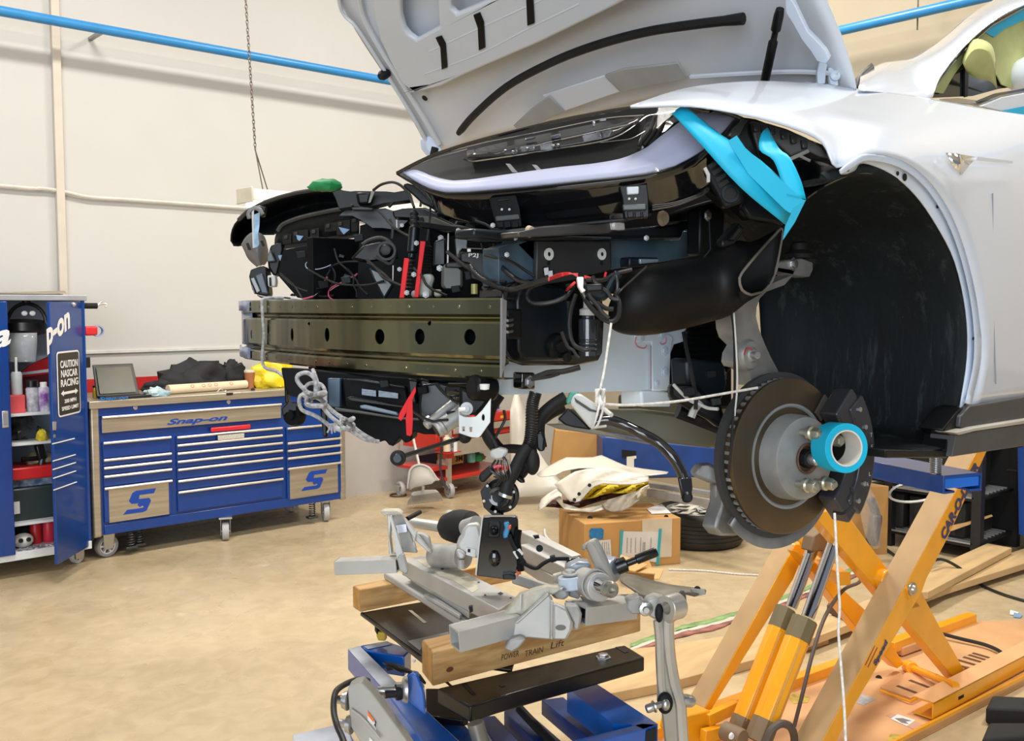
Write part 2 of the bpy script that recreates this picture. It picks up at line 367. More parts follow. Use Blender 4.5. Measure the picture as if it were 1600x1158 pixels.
MH, mx0, mx1, mz = col([(466,458,992,416), (467,497,994,455), (468,538,995,493), (470,578,996,532), (471,618,997,570), (474,677,998,621), (476,732,999,674)], zc(476,838).z)
RH, rx0, rx1, rz = col([(1018,415,1190,403), (1020,490,1290,466), (1022,527,1290,502), (1024,565,1292,539), (1026,617,1292,589)], zc(1040,773).z)
SLOGO = [(0,0),(.60,0),(.70,.05),(.84,.47),(.79,.60),(.47,.61),(.50,.79),(.93,.79),(1,1),(.40,1),(.29,.92),(.18,.58),(.25,.44),(.46,.42),(.43,.34),(.50,.24),(.58,.30),(.62,.22),(.56,.19),(.12,.19)]
def splate(dr, x0, x1, z0, z1, l0, l1):
    fp = build('face_plate', M().box((x0, FY-.009, z0), (x1, FY-.006, z1)), m_ss, dr)
    build('emblem', M().prism([(l0[0]+u*(l1[0]-l0[0]), FY-.011, l0[1]+v*(l1[1]-l0[1])) for u, v in SLOGO], (0,.002,0)), m_logo, dr, flat=True)
a, b = zc(125, 715), zc(430, 850)
splate(LH[-1], a.x, b.x, (zc(130,885).z+b.z)/2, lz[4]-.022, (zc(197,800).x, zc(250,842).z), (zc(364,760).x, zc(300,724).z))
a, b = zc(1036, 690), zc(1277, 690)
splate(RH[-1], a.x, b.x, (zc(1040,770).z+zc(1277,738).z)/2, rz[4]-.022, (zc(1092,700).x, zc(1150,722).z), (zc(1224,700).x, zc(1180,626).z))
for px in (262, 730):
    c = zc(px, 312 if px < 500 else 283)
    k = build('lock', M().lathe([(.014,-.001),(.014,.004),(.010,.006),(.004,.006)], (c.x, FY-.001, c.z), (0,-1,0), 16), m_steel, chest)
# magnetic tray and paper label stuck over the middle drawers
a, b = zc(636, 432), zc(835, 402)
tag(build('magnetic_strip', M().box((a.x, FY-.024, a.z-.005), (b.x, FY-.0065, a.z+.028)), m_redp, bev=.008), 'red magnetic strip stuck on the tool chest above the middle drawers', 'strip')
a, b = zc(668, 470), zc(800, 442)
tag(build('paper_label', M().box((a.x, FY-.0285, a.z-.006), (b.x, FY-.0265, a.z+.028)), mat('label paper', (.6,.58,.5), .7, col2=(.35,.33,.3), scale=140)), 'small cream paper label on the middle drawers of the tool chest', 'label')
caster(chest, 2.19, 6.46, ZB, .075, .06, 0.15, True); caster(chest, 2.98, 6.36, ZB, .065, .06, 1.15); caster(chest, 3.83, 6.42, ZB, .07, .055, 1.2)
caster(chest, 2.2, 6.9, ZB, .07, .06, .4); caster(chest, 3.8, 6.9, ZB, .07, .06, .4)
# coil suspended caster brackets
def coil(c, r, h, turns, wire, n=10):
    p = [V(c)+V((math.cos(2*math.pi*t/n)*r, math.sin(2*math.pi*t/n)*r, h*t/(n*turns))) for t in range(n*turns+1)]
    return M().tube(p, wire, 6)
for x, y in ((2.33, 6.40), (2.40, 6.44), (3.70, 6.40)):
    build('caster_spring', coil((x, y, .06), .022, .10, 6, .004), mat('dark steel', (.10,.10,.10), .4, .8), chest)
    build('spring_arm', M().box((x-.04, y-.028, .045), (x+.035, y+.028, .06)), MATS['dark steel'], chest, bev=.002)
# ---------------------------------------------------------------- things on the worktop
zt = ZT
def zw(px, py, Y=FY+.1):
    p = pY(140+px/4.706, 540+py/4.706, Y); p.z = zt+.0005; return p
lp = thing('laptop', zw(200, 340), 'black open laptop at the left end of the chest worktop', 'laptop')
bl, br = pY(152, 613, FY+.16), pY(219, 610, FY+.16)
w = br.x-bl.x; yb = FY+.17
build('screen_lid', M().prism([(bl.x, yb, zt+.012), (bl.x+w, yb, zt+.012), (bl.x+w-.01, yb+.08, zt+.215), (bl.x+.005, yb+.08, zt+.215)], (0, .012, .004)), m_blk, lp, bev=.003)
build('screen', M().prism([(bl.x+.02, yb-.001, zt+.03), (bl.x+w-.025, yb-.001, zt+.03), (bl.x+w-.032, yb+.068, zt+.2), (bl.x+.022, yb+.068, zt+.2)], (0, -.0015, 0)), mat('screen off', (.05,.045,.02), .25), lp)
kb = build('keyboard_base', M().prism([(bl.x, yb, zt+.001), (bl.x+w, yb, zt+.001), (bl.x+w+.03, yb-.13, zt+.001), (bl.x+.01, yb-.16, zt+.001)], (0, 0, .016)), m_blk, lp, bev=.003)
build('keys', M().prism([(bl.x+.02, yb-.02, zt+.0175), (bl.x+w-.02, yb-.02, zt+.0175), (bl.x+w, yb-.08, zt+.0175), (bl.x+.025, yb-.09, zt+.0175)], (0, 0, .002)), mat('key grey', (.05,.05,.05), .6, scale=120, col2=(.01,.01,.01)), kb)
c = zw(38, 338, 6.56)
yb_ = thing('spray_bottle', c, 'tiny yellow tube standing behind the laptop on the steel worktop', 'bottle')
build('bottle_body', M().lathe([(.012,0),(.015,.01),(.015,.055),(.012,.07),(.0,.07)], c, (0,0,1), 12), mat('amber yellow', (.65,.42,.03), .4), yb_)
build('cap', M().lathe([(.013,.07),(.013,.085),(.0,.085)], c, (0,0,1), 12), m_blk, yb_)
def lump(name, c, r, seed, m, rough=.25, n=26, mm=14, parent=None, flatz=True, amp=.35, fr=3.0):
    from mathutils import noise
    mb = M().ball((0,0,0), 1, n, mm); c = V(c); r = V(r); vs = []
    for v in mb.v:
        k = 1+amp*noise.noise(v*fr+V((seed*7.3, seed*3.1, 0)))+amp*.5*noise.noise(v*fr*2.5+V((0, seed*5.1, 3)))
        q = V((v.x*r.x*k, v.y*r.y*k, v.z*r.z*k))
        if flatz and q.z < -r.z*.35: q.z = -r.z*.35
        vs.append(c+q+V((0,0,r.z*.35 if flatz else 0)))
    mb.v = vs; return build(name, mb, m, parent, ang=60)
m_rag = mat('blue shop rag', (.30,.45,.52), .9, col2=(.55,.6,.6), scale=12, bump=.4)
tag(lump('shop_rag', zw(490, 325, 6.44), (.085,.05,.04), 3, m_rag, amp=.6, fr=2.5), 'crumpled pale blue rag between laptop and paper roll', 'rag')
pr0, pr1 = zw(575, 330, 6.50), zw(1150, 305, 6.58)
pr = thing('paper_roll', (pr0+pr1)/2, 'long roll of cream masking paper with red print on the tool chest', 'paper roll')
m_cream = mat('masking paper', (.70,.58,.40), .7, var=.03)
ax = (pr1-pr0).normalized()
build('roll', M().cyl(pr0+V((0,0,.033)), pr1+V((0,0,.033)), .033, .030, n=24), m_cream, pr)
m_rp = mat('red print', (.7,.14,.08), .6)
for t in (.28, .42, .5, .58, .78):      # printed rings wrap a little way around the roll
    c = pr0.lerp(pr1, t)+V((0,0,.033)); rr = .0335-.003*t
    for k in range(8):
        a0, a1 = k*math.pi/4, (k+1)*math.pi/4
        def on(a, q): return c+ax*(q*math.cos(a)*1.2)+(V((0,-1,0))*math.cos(math.sin(a)*q/rr+.5)+V((0,0,1))*math.sin(math.sin(a)*q/rr+.5))*rr
        if k == 0: mbp = M()
        mbp.prism([on(a0,.013), on(a1,.013), on(a1,.009), on(a0,.009)], V((0,-.0006,0)))
    build('print_mark', mbp, m_rp, pr, flat=True)
m_jk = mat('black cloth', (.012,.012,.014), .75, bump=.3)
j = zw(800, 300, 6.80)
jk = thing('jacket', j, 'black jacket lying in a heap behind the paper roll on the tool chest', 'jacket')
lump('bundle', j+V((-.02,0,0)), (.25,.12,.15), 5, m_jk, amp=.45, fr=2.2, parent=jk); lump('sleeve', j+V((.25,-.02,0)), (.14,.07,.14), 8, m_jk, amp=.6, fr=2.2, parent=jk)
lump('sleeve', j+V((-.28,-.02,0)), (.14,.06,.06), 9, m_jk, amp=.4, fr=2.2, parent=jk)
c = zw(1178, 300, 6.60)
cup = thing('paper_cup', c, 'brown paper coffee cup beside the yellow bag', 'cup')
build('cup_body', M().lathe([(.0,0),(.030,0),(.039,.12),(.0,.12)], c, (0,0,1), 24), mat('brown card', (.36,.13,.045), .6), cup)
build('lid', M().lathe([(.041,.118),(.041,.128),(.037,.136),(.0,.136)], c, (0,0,1), 24), mat('lid cream', (.62,.55,.45), .5), cup)
m_yb = mat('yellow bag', (.80,.62,.01), .35, var=.12, bump=.3, bscale=20)
tag(lump('plastic_bag', zw(1335, 295, 6.62), (.17,.13,.17), 11, m_yb, amp=.35, fr=2.0, n=40, mm=24), 'bulging bright yellow plastic bag at the right end of the tool chest', 'bag')
c = zw(965, 312, 6.40)
tag(build('wire_clip', M().tube([c+V((-.03,0,.004)), c+V((0,0,.03)), c+V((.02,0,.006)), c+V((.04,0,.01))], .003, 6), m_steel), 'small bent wire clip on the worktop edge by the paper roll', 'clip')
tag(build('knob', M().lathe([(.0,0),(.014,0),(.016,.01),(.0,.02)], zw(1200, 302, 6.42), (0,0,1), 12), m_blk), 'small black knob on the worktop in front of the cup', 'knob')
# ================================================================ tall cabinet
CY = 6.3; CX0, CX1 = 1.13, 2.045; CZ0, CZ1 = .13, 1.725
m_in = mat('cabinet lining', (.64,.70,.77), .5, var=.04)
cab = thing('storage_cabinet', ((CX0+CX1)/2, 6.6, 0), 'tall blue storage cabinet on casters with one door ajar showing its shelves', 'cabinet')
build('body', M().box((CX1-.02, CY, CZ0), (CX1, 6.9, CZ1-.03)).box((CX0, CY, CZ0), (CX0+.02, 6.9, CZ1-.03)).box((CX0, 6.88, CZ0), (CX1, 6.9, CZ1-.03)), m_tb, cab, bev=.003)
build('lining', M().box((CX0+.02, 6.86, CZ0+.03), (CX1-.02, 6.88, CZ1-.03)).box((CX1-.025, CY+.02, CZ0+.03), (CX1-.02, 6.86, CZ1-.03)), m_in, cab)
build('top_panel', M().box((CX0-.01, CY-.012, CZ1-.035), (CX1+.012, 6.9, CZ1)), mat('light grey trim', (.45,.46,.5), .4, .4), cab, bev=.004)
build('bottom_panel', M().box((CX0, CY-.006, CZ0-.02), (CX1, 6.9, CZ0+.03)), mat('shelf white', (.72,.74,.76), .4), cab, bev=.003)
SZ = [1.002, .821, .327]
for z in SZ: build('shelf', M().box((CX0+.02, CY+.03, z-.016), (CX1-.026, 6.86, z)), MATS['shelf white'], cab, bev=.002)
ld = build('door', M().box((CX0, CY-.02, CZ0+.02), (1.595, CY, CZ1-.04)), m_tb, cab, bev=.004)
build('handle', M().box((1.545, CY-.024, .93), (1.58, CY-.019, 1.03)), m_al, ld, bev=.002)
build('handle_recess', M().box((1.551, CY-.027, .945), (1.574, CY-.023, 1.015)), mat('recess grey', (.25,.27,.3), .4), ld)
TH = math.radians(49); hx, hy = 2.03, CY
dv = V((-math.cos(TH), -math.sin(TH), 0)); dn = V((math.sin(TH), -math.cos(TH), 0)); H0 = V((hx, hy, 0)); WD = .44
a = H0; b = H0+dv*WD
rd = build('door', M().prism([a+V((0,0,CZ0-.005)), b+V((0,0,CZ0-.005)), b+V((0,0,CZ1-.045)), a+V((0,0,CZ1-.045))], -dn*.02), m_tb, cab, bev=.004)
def dp(px, py, off=.001): return pP(px, py, H0, dn)+dn*off
def dz1(x, y, off=.001): return dp(x/5.2625, 450+y/5.2625, off)
def dz2(x, y, off=.001): return dp(x/5.035, 660+y/5.035, off)
# white lettering p-on running up the door, and the last letter a on the left door
p0, p1 = dz1(390, 500), dz1(578, 340); pt = dz1(390, 425)
words('lettering', 'p-on', dz1(386, 552), p1-p0, (0,0,1), (p1-p0).length*1.0, .15, m_w, rd, 0, .035)
words('lettering', 'a', V((1.50, CY-.022, 1.39)), V((1,0,.35)), (0,0,1), .115, .10, m_w, ld, .2, .03)
hp = [dz2(410,-5), dz2(438,-5), dz2(436,62), dz2(412,62)]
build('handle', M().prism(hp, dn*.004), m_al, rd, bev=.001)
build('lock', M().lathe([(.011,0),(.011,.005),(.0,.006)], dz2(425,108), dn, 12), m_steel, rd)
for (x0, y0, x1, y1) in ((408,132,582,163),(412,262,590,295),(412,328,592,358),(416,394,594,426),(418,482,600,518)):
    q0, q1 = dz2(x0,y0,.003), dz2(x1,y1,.003); z = (q0.z+q1.z)/2; m_ = q0.lerp(q1,.5)
    build('vent_slot', M().tube([V((q0.x,q0.y,z+.004)), q0.lerp(q1,.3)+V((0,0,z+.001-q0.lerp(q1,.3).z)), V((q1.x,q1.y,z-.004))], .0035, 6), m_w, rd)
hk = dz1(600, 137, .0)
build('hinge_bolt', M().lathe([(.016,0),(.016,.006),(.008,.016),(.0,.016)], hk, dn, 12), m_steel, rd)
# sign on the open door
s0, s1, s2, s3 = dz1(475,1058,.003), dz1(658,1030,.003), dz1(640,515,.003), dz1(457,520,.003)
sx_ = (s1-s0); sx_ = V((sx_.x, sx_.y, 0)); sw = sx_.length; sx_.normalize(); zb_, zt_ = (s0.z+s1.z)/2, (s2.z+s3.z)/2; so = V((s0.x, s0.y, zb_)); sh = zt_-zb_
sg = thing('road_sign', so, 'black road sign reading CAUTION NASCAR RACING on the open cabinet door', 'sign')
def rr_(o, u, v, w, h, r, k=4):
    out = []
    for cx_, cy_, a0 in ((w-r, r, -90), (w-r, h-r, 0), (r, h-r, 90), (r, r, 180)):
        for i in range(k+1):
            t = math.radians(a0+90*i/k); out.append(V(o)+V(u)*(cx_+r*math.cos(t))+V(v)*(cy_+r*math.sin(t)))
    return out
zz = V((0,0,1))
build('plate', M().prism(rr_(so, sx_, zz, sw, sh, .025), dn*.002), m_w, sg)
build('face', M().prism(rr_(so+sx_*.010+zz*.010+dn*.002, sx_, zz, sw-.02, sh-.02, .018), dn*.0015), mat('sign black', (.025,.022,.018), .4), sg)
for t, u, v, w_, h_ in (('CAUTION', .12, .745, .78, .115), ('NASCAR', .14, .60, .74, .115), ('RACING', .12, .455, .78, .115), ('200 MPH', .26, .20, .52, .06), ('SPEED LIMIT', .13, .09, .76, .06)):
    words('lettering', t, so+sx_*(u*sw)+zz*(v*sh)+dn*.0036, sx_, zz, w_*sw, h_*sh, m_w, sg, 0, .02)
ar = [(.12,.355),(.24,.40),(.24,.375),(.76,.375),(.76,.40),(.88,.355),(.76,.31),(.76,.335),(.24,.335),(.24,.31)]
build('arrow', M().prism([so+sx_*(u*sw)+zz*(v*sh)+dn*.0036 for u, v in ar], dn*.001), m_w, sg, flat=True)
caster(cab, 1.99, 6.42, CZ0-.015, .052, .04, .5); caster(cab, 1.99, 6.8, CZ0-.015, .052, .04, .5); caster(cab, 1.2, 6.42, CZ0-.015, .052, .04, .5); caster(cab, 1.2, 6.8, CZ0-.015, .052, .04, .5)
# ---------------------------------------------------------------- cabinet contents
def at(px, py, Y=6.45): return pY(px, py, Y)
def can(name, c, r, h, m, mc, label, cat='can', neck=.7, capn='cap', caph=.03, body='can_body'):
    t = thing(name, c, label, cat)
    build(body, M().lathe([(0,0),(r*.95,0),(r,.004),(r,h-.012),(r*.8,h),(0,h)], c, (0,0,1), 20), m, t)
    build(capn, M().lathe([(r*neck,h),(r*neck,h+caph-.003),(r*neck*.9,h+caph),(0,h+caph)], c, (0,0,1), 16), mc, t); return t
# face shield
c = at(38, 478, 6.5)
fs = thing('face_shield', c-V((0,0,.1)), 'black face shield with a clear visor hanging at the top of the cabinet', 'face shield')
k0 = at(39, 512, 6.5)
build('brow_guard', M().lathe([(.105,-.04),(.122,-.03),(.125,.02),(.105,.045),(.09,.045),(.09,-.04),(.105,-.04)], k0, V((.05,.1,1)), 24), m_blk, fs)
build('chin_band', M().ball(k0+V((0,-.01,-.01)), (.122,.10,.05), 20, 8), m_blk, fs)
build('crown_strap', M().tube([k0+V((math.cos(t)*.11,-.05,math.sin(t)*.12+.03)) for t in [math.pi*i/12 for i in range(13)]], .012, 8), m_blk, fs)
build('ratchet_knob', M().ball(k0+V((0,-.05,.165)), (.025,.02,.018), 12, 8), m_blk, fs)
for q in (-.022, .024): build('rivet', M().ball(k0+V((q-.005,-.10,.09)), (.018,.006,.016), 12, 8), m_w, fs)
build('visor', M().lathe([(.12,-.03),(.115,-.12),(.095,-.21)], k0, (0,0,1), 16, arc=(math.pi*.75, math.pi*2.1), ref=(0,-1,0)), mat('clear visor', (.75,.8,.85), .08, alpha=.35), fs, solid=.002)
z1_ = SZ[0]
c = V((at(24, 600, 6.42).x, 6.42, z1_))
tag(build('red_box', M().box((c.x-.055, c.y-.05, z1_+.0005), (c.x+.04, c.y+.05, z1_+.11)), mat('faded red card', (.75,.09,.10), .5), bev=.004), 'small red box below the caulking tube on the top cabinet shelf', 'box')
cc = V((at(26, 600, 6.42).x, 6.42, z1_+.111))
can('caulk_tube', cc, .032, .14, mat('pale tube', (.6,.66,.68), .4), m_w, 'pale caulking tube with a long nozzle standing on the small red box', 'tube', .25, 'nozzle', .09, 'tube_body')
c = V((at(51, 645, 6.41).x, 6.41, z1_+.0005)); can('spray_can', c, .036, .155, mat('grey label', (.55,.55,.62), .4, var=.25, scale=30), m_blk, 'grey spray can with a wide black cap on the top cabinet shelf', 'can', 1.0, 'cap', .04)
c = V((at(69, 645, 6.41).x, 6.41, z1_+.0005)); can('spray_can', c, .034, .15, mat('white purple label', (.75,.75,.8), .4, col2=(.2,.05,.3), scale=14), m_w, 'white aerosol can with a purple mark half behind the open door', 'can', .6, 'cap', .03)
tag(build('red_case', M().prism([(1.60,6.52,z1_+.001),(1.64,6.52,z1_+.001),(1.66,6.52,z1_+.19),(1.62,6.52,z1_+.20)], (0,.15,0)), m_redp, bev=.004), 'narrow upright red case behind the spray can', 'case')
tc = thing('tool_case', (1.78,6.66,z1_), 'dark red plastic case leaning against the back of the top shelf', 'case')
build('case_body', M().prism([(1.64,6.62,z1_+.001),(1.98,6.62,z1_+.001),(1.98,6.62,z1_+.22),(1.72,6.62,z1_+.21),(1.66,6.62,z1_+.19)], (0,.14,0)), mat('dark red', (.16,.01,.015), .4), tc, bev=.004)
build('case_lid', M().prism([(1.70,6.60,z1_+.20),(1.98,6.60,z1_+.225),(1.98,6.60,z1_+.36),(1.80,6.60,z1_+.28)], (0,.03,0)), m_redp, tc, bev=.003)
build('stripe', M().prism([(1.71,6.598,z1_+.215),(1.96,6.598,z1_+.235),(1.96,6.598,z1_+.255),(1.71,6.598,z1_+.23)], (0,.004,0)), m_w, tc)
m_bagd = mat('grey plastic bag', (.10,.11,.12), .25, var=.4, bump=.5, bscale=15)
tag(lump('parts_bag', (1.72, 6.58, SZ[1]+.001), (.10,.10,.10), 21, m_bagd, amp=.5), 'dark see-through plastic bag on the second cabinet shelf', 'bag')
tag(lump('sanding_sponge', (1.79, 6.38, SZ[1]+.001), (.03,.04,.05), 22, mat('yellow foam', (.7,.55,.03), .8)), 'small yellow sponge at the shelf edge behind the open door', 'sponge')
tag(build('black_case', M().box((1.605,6.40,SZ[2]+.001),(1.90,6.70,SZ[2]+.205)), mat('case dark green', (.03,.045,.045), .4), bev=.012), 'dark hard case with a white label on the lower cabinet shelf', 'case')
tag(build('case_label', M().box((1.607,6.392,SZ[2]+.05),(1.655,6.399,SZ[2]+.125)), m_w), 'white label on the front of the dark hard case', 'label')
tag(build('parts_box', M().box((1.62,6.43,SZ[2]+.206),(1.90,6.68,SZ[2]+.255)), mat('blue grey box', (.05,.10,.2), .5, col2=(.3,.4,.5), scale=25), bev=.004), 'flat blue and grey parts box between black case and red case', 'box')
tag(build('flat_red_case', M().box((1.59,6.38,SZ[2]+.257),(1.90,6.66,SZ[2]+.335)), m_redp, bev=.010), 'flat bright red plastic case on the pile in the cabinet', 'case')
tag(lump('canvas_pouch', (1.81,6.52,SZ[2]+.338), (.09,.08,.05), 24, mat('tan canvas', (.40,.34,.22), .8, bump=.3), amp=.3), 'tan canvas pouch on top of the flat red case', 'pouch')
c = at(66, 712, 6.45)
dr = thing('power_drill', c-V((0,0,.06)), 'black drill with a side handle lying on the tan pouch', 'drill')
build('motor_body', M().bar(c+V((.0,0,-.02)), c+V((-.02,0,.075)), .05, .05), m_blk, dr, bev=.01)
build('side_handle', M().lathe([(.010,0),(.016,.01),(.014,.08),(.018,.11),(.0,.115)], c+V((-.01,0,-.015)), (-1,0,.02), 14), m_blk, dr)
build('chuck', M().lathe([(.022,0),(.022,.03),(.014,.05),(.0,.05)], c+V((0,0,-.02)), (-.3,-.2,-1), 12), MATS['dark steel'], dr)
zb0 = CZ0+.031
c = V((1.668, 6.40, zb0))
mk = thing('dust_mask', c, 'white respirator mask on the cabinet floor', 'mask')
build('mask_shell', M().ball(c+V((0,0,.045)), (.062,.05,.045), 18, 10), mat('mask white', (.65,.64,.6), .6), mk)
for q in (-.025,.02): build('valve', M().lathe([(.014,0),(.014,.008),(.0,.009)], c+V((q,-.047,.055)), (0,-1,.2), 12), m_dk, mk)
tag(lump('black_bag', (1.68,6.55,zb0), (.08,.08,.10), 31, m_jk), 'black cloth bag behind the white mask at the cabinet bottom', 'bag')
can('red_bottle', V((1.762,6.47,zb0)), .034, .14, m_redp, mat('deep red', (.4,.01,.01), .4), 'red bottle beside the white mask on the cabinet floor', 'bottle', .95, 'cap', .02, 'bottle_body')
can('red_bottle', V((1.835,6.46,zb0)), .033, .15, mat('pink red', (.72,.03,.06), .4), m_redp, 'pinkish red bottle nearest the open door on the cabinet floor', 'bottle', .95, 'cap', .02, 'bottle_body')
rn = random.Random(4)
mb = M()
for i in range(60):
    x, y = rn.uniform(1.62,1.9), rn.uniform(6.31,6.36); a_ = rn.uniform(0,3.1)
    mb.obox((x, y, zb0+.004+rn.uniform(0,.006)), V((math.cos(a_),math.sin(a_),.2))*.009, V((-math.sin(a_),math.cos(a_),0))*.006, V((0,0,.002)))
tag(build('loose_hardware', mb, mat('mixed metal bits', (.55,.55,.6), .35, .6, col2=(.1,.1,.15), scale=60), flat=True), 'loose screws and silver bits scattered along the cabinet bottom edge', 'hardware', kind='stuff')
# things on top and on the side of the cabinet
tag(build('papers', M().box((1.25,6.34,CZ1+.001),(1.93,6.7,CZ1+.007)).prism([(1.5,6.33,CZ1+.007),(1.95,6.33,CZ1+.010),(2.02,6.6,CZ1+.03),(1.5,6.7,CZ1+.010)], (0,0,.002)), mat('old card', (.30,.26,.18), .8)), 'flat sheets of brown card lying on top of the cabinet', 'papers')
tag(build('red_box', M().box((1.35,6.33,CZ1+.008),(1.53,6.42,CZ1+.035)), m_redp, bev=.004), 'red box on the top of the cabinet at the picture edge', 'box')
c = V((CX1+.001, 6.33, pY(140, 478, 6.33).z))
hk = thing('tool_hook', c, 'black and steel tool hook on the upper side of the cabinet', 'hook')
build('grip', M().cyl(c, c+V((.085,0,0)), .019, n=14), m_dk, hk, bev=.003)
build('claw', M().tube([c+V((.085,0,0)), c+V((.11,0,.012)), c+V((.135,0,.014)), c+V((.15,0,.003)), c+V((.135,0,-.006))], .006, 8).tube([c+V((.085,0,0)), c+V((.105,0,.022)), c+V((.12,0,.028))], .005, 8), m_steel, hk)
c = V((CX1+.001, 6.33, pY(140, 517, 6.33).z))
hh = thing('red_hook', c, 'red plastic holder with a blue rim on the side of the cabinet', 'holder')
build('holder', M().box((c.x, c.y-.02, c.z-.03), (c.x+.08, c.y+.03, c.z+.03)), m_redp, hh, bev=.012)
build('rim', M().lathe([(.028,-.015),(.036,-.015),(.036,.02),(.028,.02),(.028,-.015)], c+V((.085,0,-.002)), (0,1,0), 20), mat('soft blue', (.28,.33,.55), .5), hh)
c = V((CX1+.001, 6.33, pY(138, 566, 6.33).z))
tag(build('small_timer', M().box((c.x, c.y-.015, c.z-.035), (c.x+.03, c.y+.02, c.z+.035)), m_blk, bev=.005), 'small black box with a grey face on the side of the cabinet', 'box')
# ================================================================ the car: front to -X, its left side towards the camera
m_white = mat('white car paint', (.62,.67,.76), .16, var=.0, coat=1.0)
m_under = mat('white primer underside', (.62,.66,.72), .34, var=.02, scale=3)
m_edge = mat('white panel edge', (.60,.68,.80), .3, var=.03)
m_gloss = mat('gloss black plastic', (.006,.006,.007), .08, coat=.6, var=.1)
m_satin = mat('satin black plastic', (.006,.007,.008), .36, var=.25, bump=.15, spec=.2)
m_satb = mat('blue black plastic', (.008,.015,.022), .33, var=.4, scale=4, spec=.3)
m_liner = mat('felt liner', (.005,.010,.012), .7, var=.3, scale=6, bump=.5, bscale=90, stretch=(1,1,.3), spec=.3)
def streaks(m):
    nt = m.node_tree; L = nt.links; b = nt.nodes['Principled BSDF']; tc = nt.nodes.new('ShaderNodeTexCoord')
    def layer(sc, st, p0, p1, colr, strength):
        mp = nt.nodes.new('ShaderNodeMapping'); mp.inputs['Scale'].default_value = st; L.new(tc.outputs['Object'], mp.inputs[0])
        n = nt.nodes.new('ShaderNodeTexNoise'); n.inputs['Scale'].default_value = sc; n.inputs['Detail'].default_value = 8; n.inputs['Roughness'].default_value = .75; L.new(mp.outputs[0], n.inputs[0])
        r = nt.nodes.new('ShaderNodeValToRGB'); L.new(n.outputs[0], r.inputs[0]); r.color_ramp.elements[0].position = p0; r.color_ramp.elements[1].position = p1
        r.color_ramp.elements[0].color = (0,0,0,1); r.color_ramp.elements[1].color = (strength,)*3+(1,)
        x = nt.nodes.new('ShaderNodeMix'); x.data_type = 'RGBA'; L.new(r.outputs[0], x.inputs[0]); x.inputs[7].default_value = (*colr, 1)
        l0 = b.inputs['Base Color'].links[0].from_socket; L.new(l0, x.inputs[6]); L.new(x.outputs[2], b.inputs['Base Color'])
    layer(7, (3, 3, .35), .55, .75, (.05,.07,.065), .8); layer(60, (1, 1, 1), .70, .74, (.30,.30,.26), .7)
streaks(m_liner)
m_beam = mat('coated beam steel', (.25,.24,.14), .16, .95, var=.42, scale=3, bump=1.0, bscale=5, bdist=.012, stretch=(1,1,.25))
m_alu = mat('cast aluminium', (.46,.46,.45), .48, .6, var=.12, scale=9, bump=.2)
m_rope = mat('grey rope', (.42,.42,.44), .85, var=.25, scale=120, bump=.8, bscale=150)
m_ropew = mat('white rope', (.72,.70,.66), .8, var=.15, scale=120, bump=.6, bscale=150)
m_tape = mat('blue masking tape', (.0,.42,.66), .55, var=.04)
m_tag = mat('red tag', (.60,.008,.012), .5, spec=.2, var=.08)
m_wire = mat('black wire', (.012,.012,.013), .4)
m_conn = mat('connector grey', (.55,.55,.52), .5)
def zm(ox, oy, s): return lambda x, y: (ox+x/s, oy+y/s)
ident = lambda x, y: (x, y)
def slab(name, pts, Y, th, m, parent, f=ident, holes=(), **k):
    mb = M().prism([pY(*f(*p), Y) for p in pts], (0, th, 0), [[pY(*f(*p), Y) for p in h] for h in holes])
    return build(name, mb, m, parent, **k)
def slabx(name, pts, X, th, m, parent, f=ident, **k):
    return build(name, M().prism([pX(*f(*p), X) for p in pts], (th, 0, 0)), m, parent, **k)
def ovalp(cx, cy, rx, ry, n=12): return [(cx+rx*math.cos(2*math.pi*i/n), cy+ry*math.sin(2*math.pi*i/n)) for i in range(n)]
def wire(name, pts, r, m, parent, f=ident, n=6, sm=5, **k):      # pts: (x, y, distance)
    return build(name, M().tube(smooth_path([pD(*f(p[0], p[1]), p[2]) for p in pts], sm), r, n), m, parent, **k)
def boltY(name, px, py, Y, r, h, m, parent, f=ident): return build(name, M().bolt(pY(*f(px, py), Y), (0,-1,0), r, h), m, parent)
def tabi(x, tab):
    for i in range(len(tab)-1):
        if x <= tab[i+1][0] or i == len(tab)-2:
            (a, b), (c, d) = tab[i], tab[i+1]; t = (x-a)/(c-a); return b+(d-b)*t
car = thing('car', (2.6, 1.95, 1.15), 'white car raised on the lift with hood open and its whole front end stripped off', 'car')
# ---------------------------------------------------------------- fender and side
O = [(985,166,1.25),(1075,138,1.22),(1170,128,1.19),(1240,129,1.17),(1290,132,1.16),(1340,140,1.15),(1400,147,1.12),(1470,158,1.08),(1560,175,1.03),(1680,200,.98),(1700,300,.955),(1700,420,.95),(1700,520,.95),(1700,608,.955)]
I = [(985,168.5,1.25),(1078,166,1.13),(1165,180,1.05),(1232,198,1.01),(1284,222,.985),(1308,262,.965),(1355,241,.955),(1410,251,.95),(1453,284,.95),(1488,338,.95),(1512,405,.95),(1529,485,.95),(1532,560,.955),(1517,632,.965)]
IS = {1284: (1274,212,1.0), 1308: (1314,224,.98), 1355: (1362,231,.962)}
rows = []
for t in (0, .08, .2, .4, .7, 1):
    row = []
    for o, i in zip(O, I):
        if t < 1 and i[0] in IS: i = IS[i[0]]
        x, y = o[0]+(i[0]-o[0])*t, o[1]+(i[1]-o[1])*t; Y = i[2]+(o[2]-i[2])*(1-t)**1.5
        row.append(pY(x, y, Y))
    rows.append(row)
fender = build('fender', M().sheet(rows, 4, 4), m_white, car, solid=.004, ang=60)
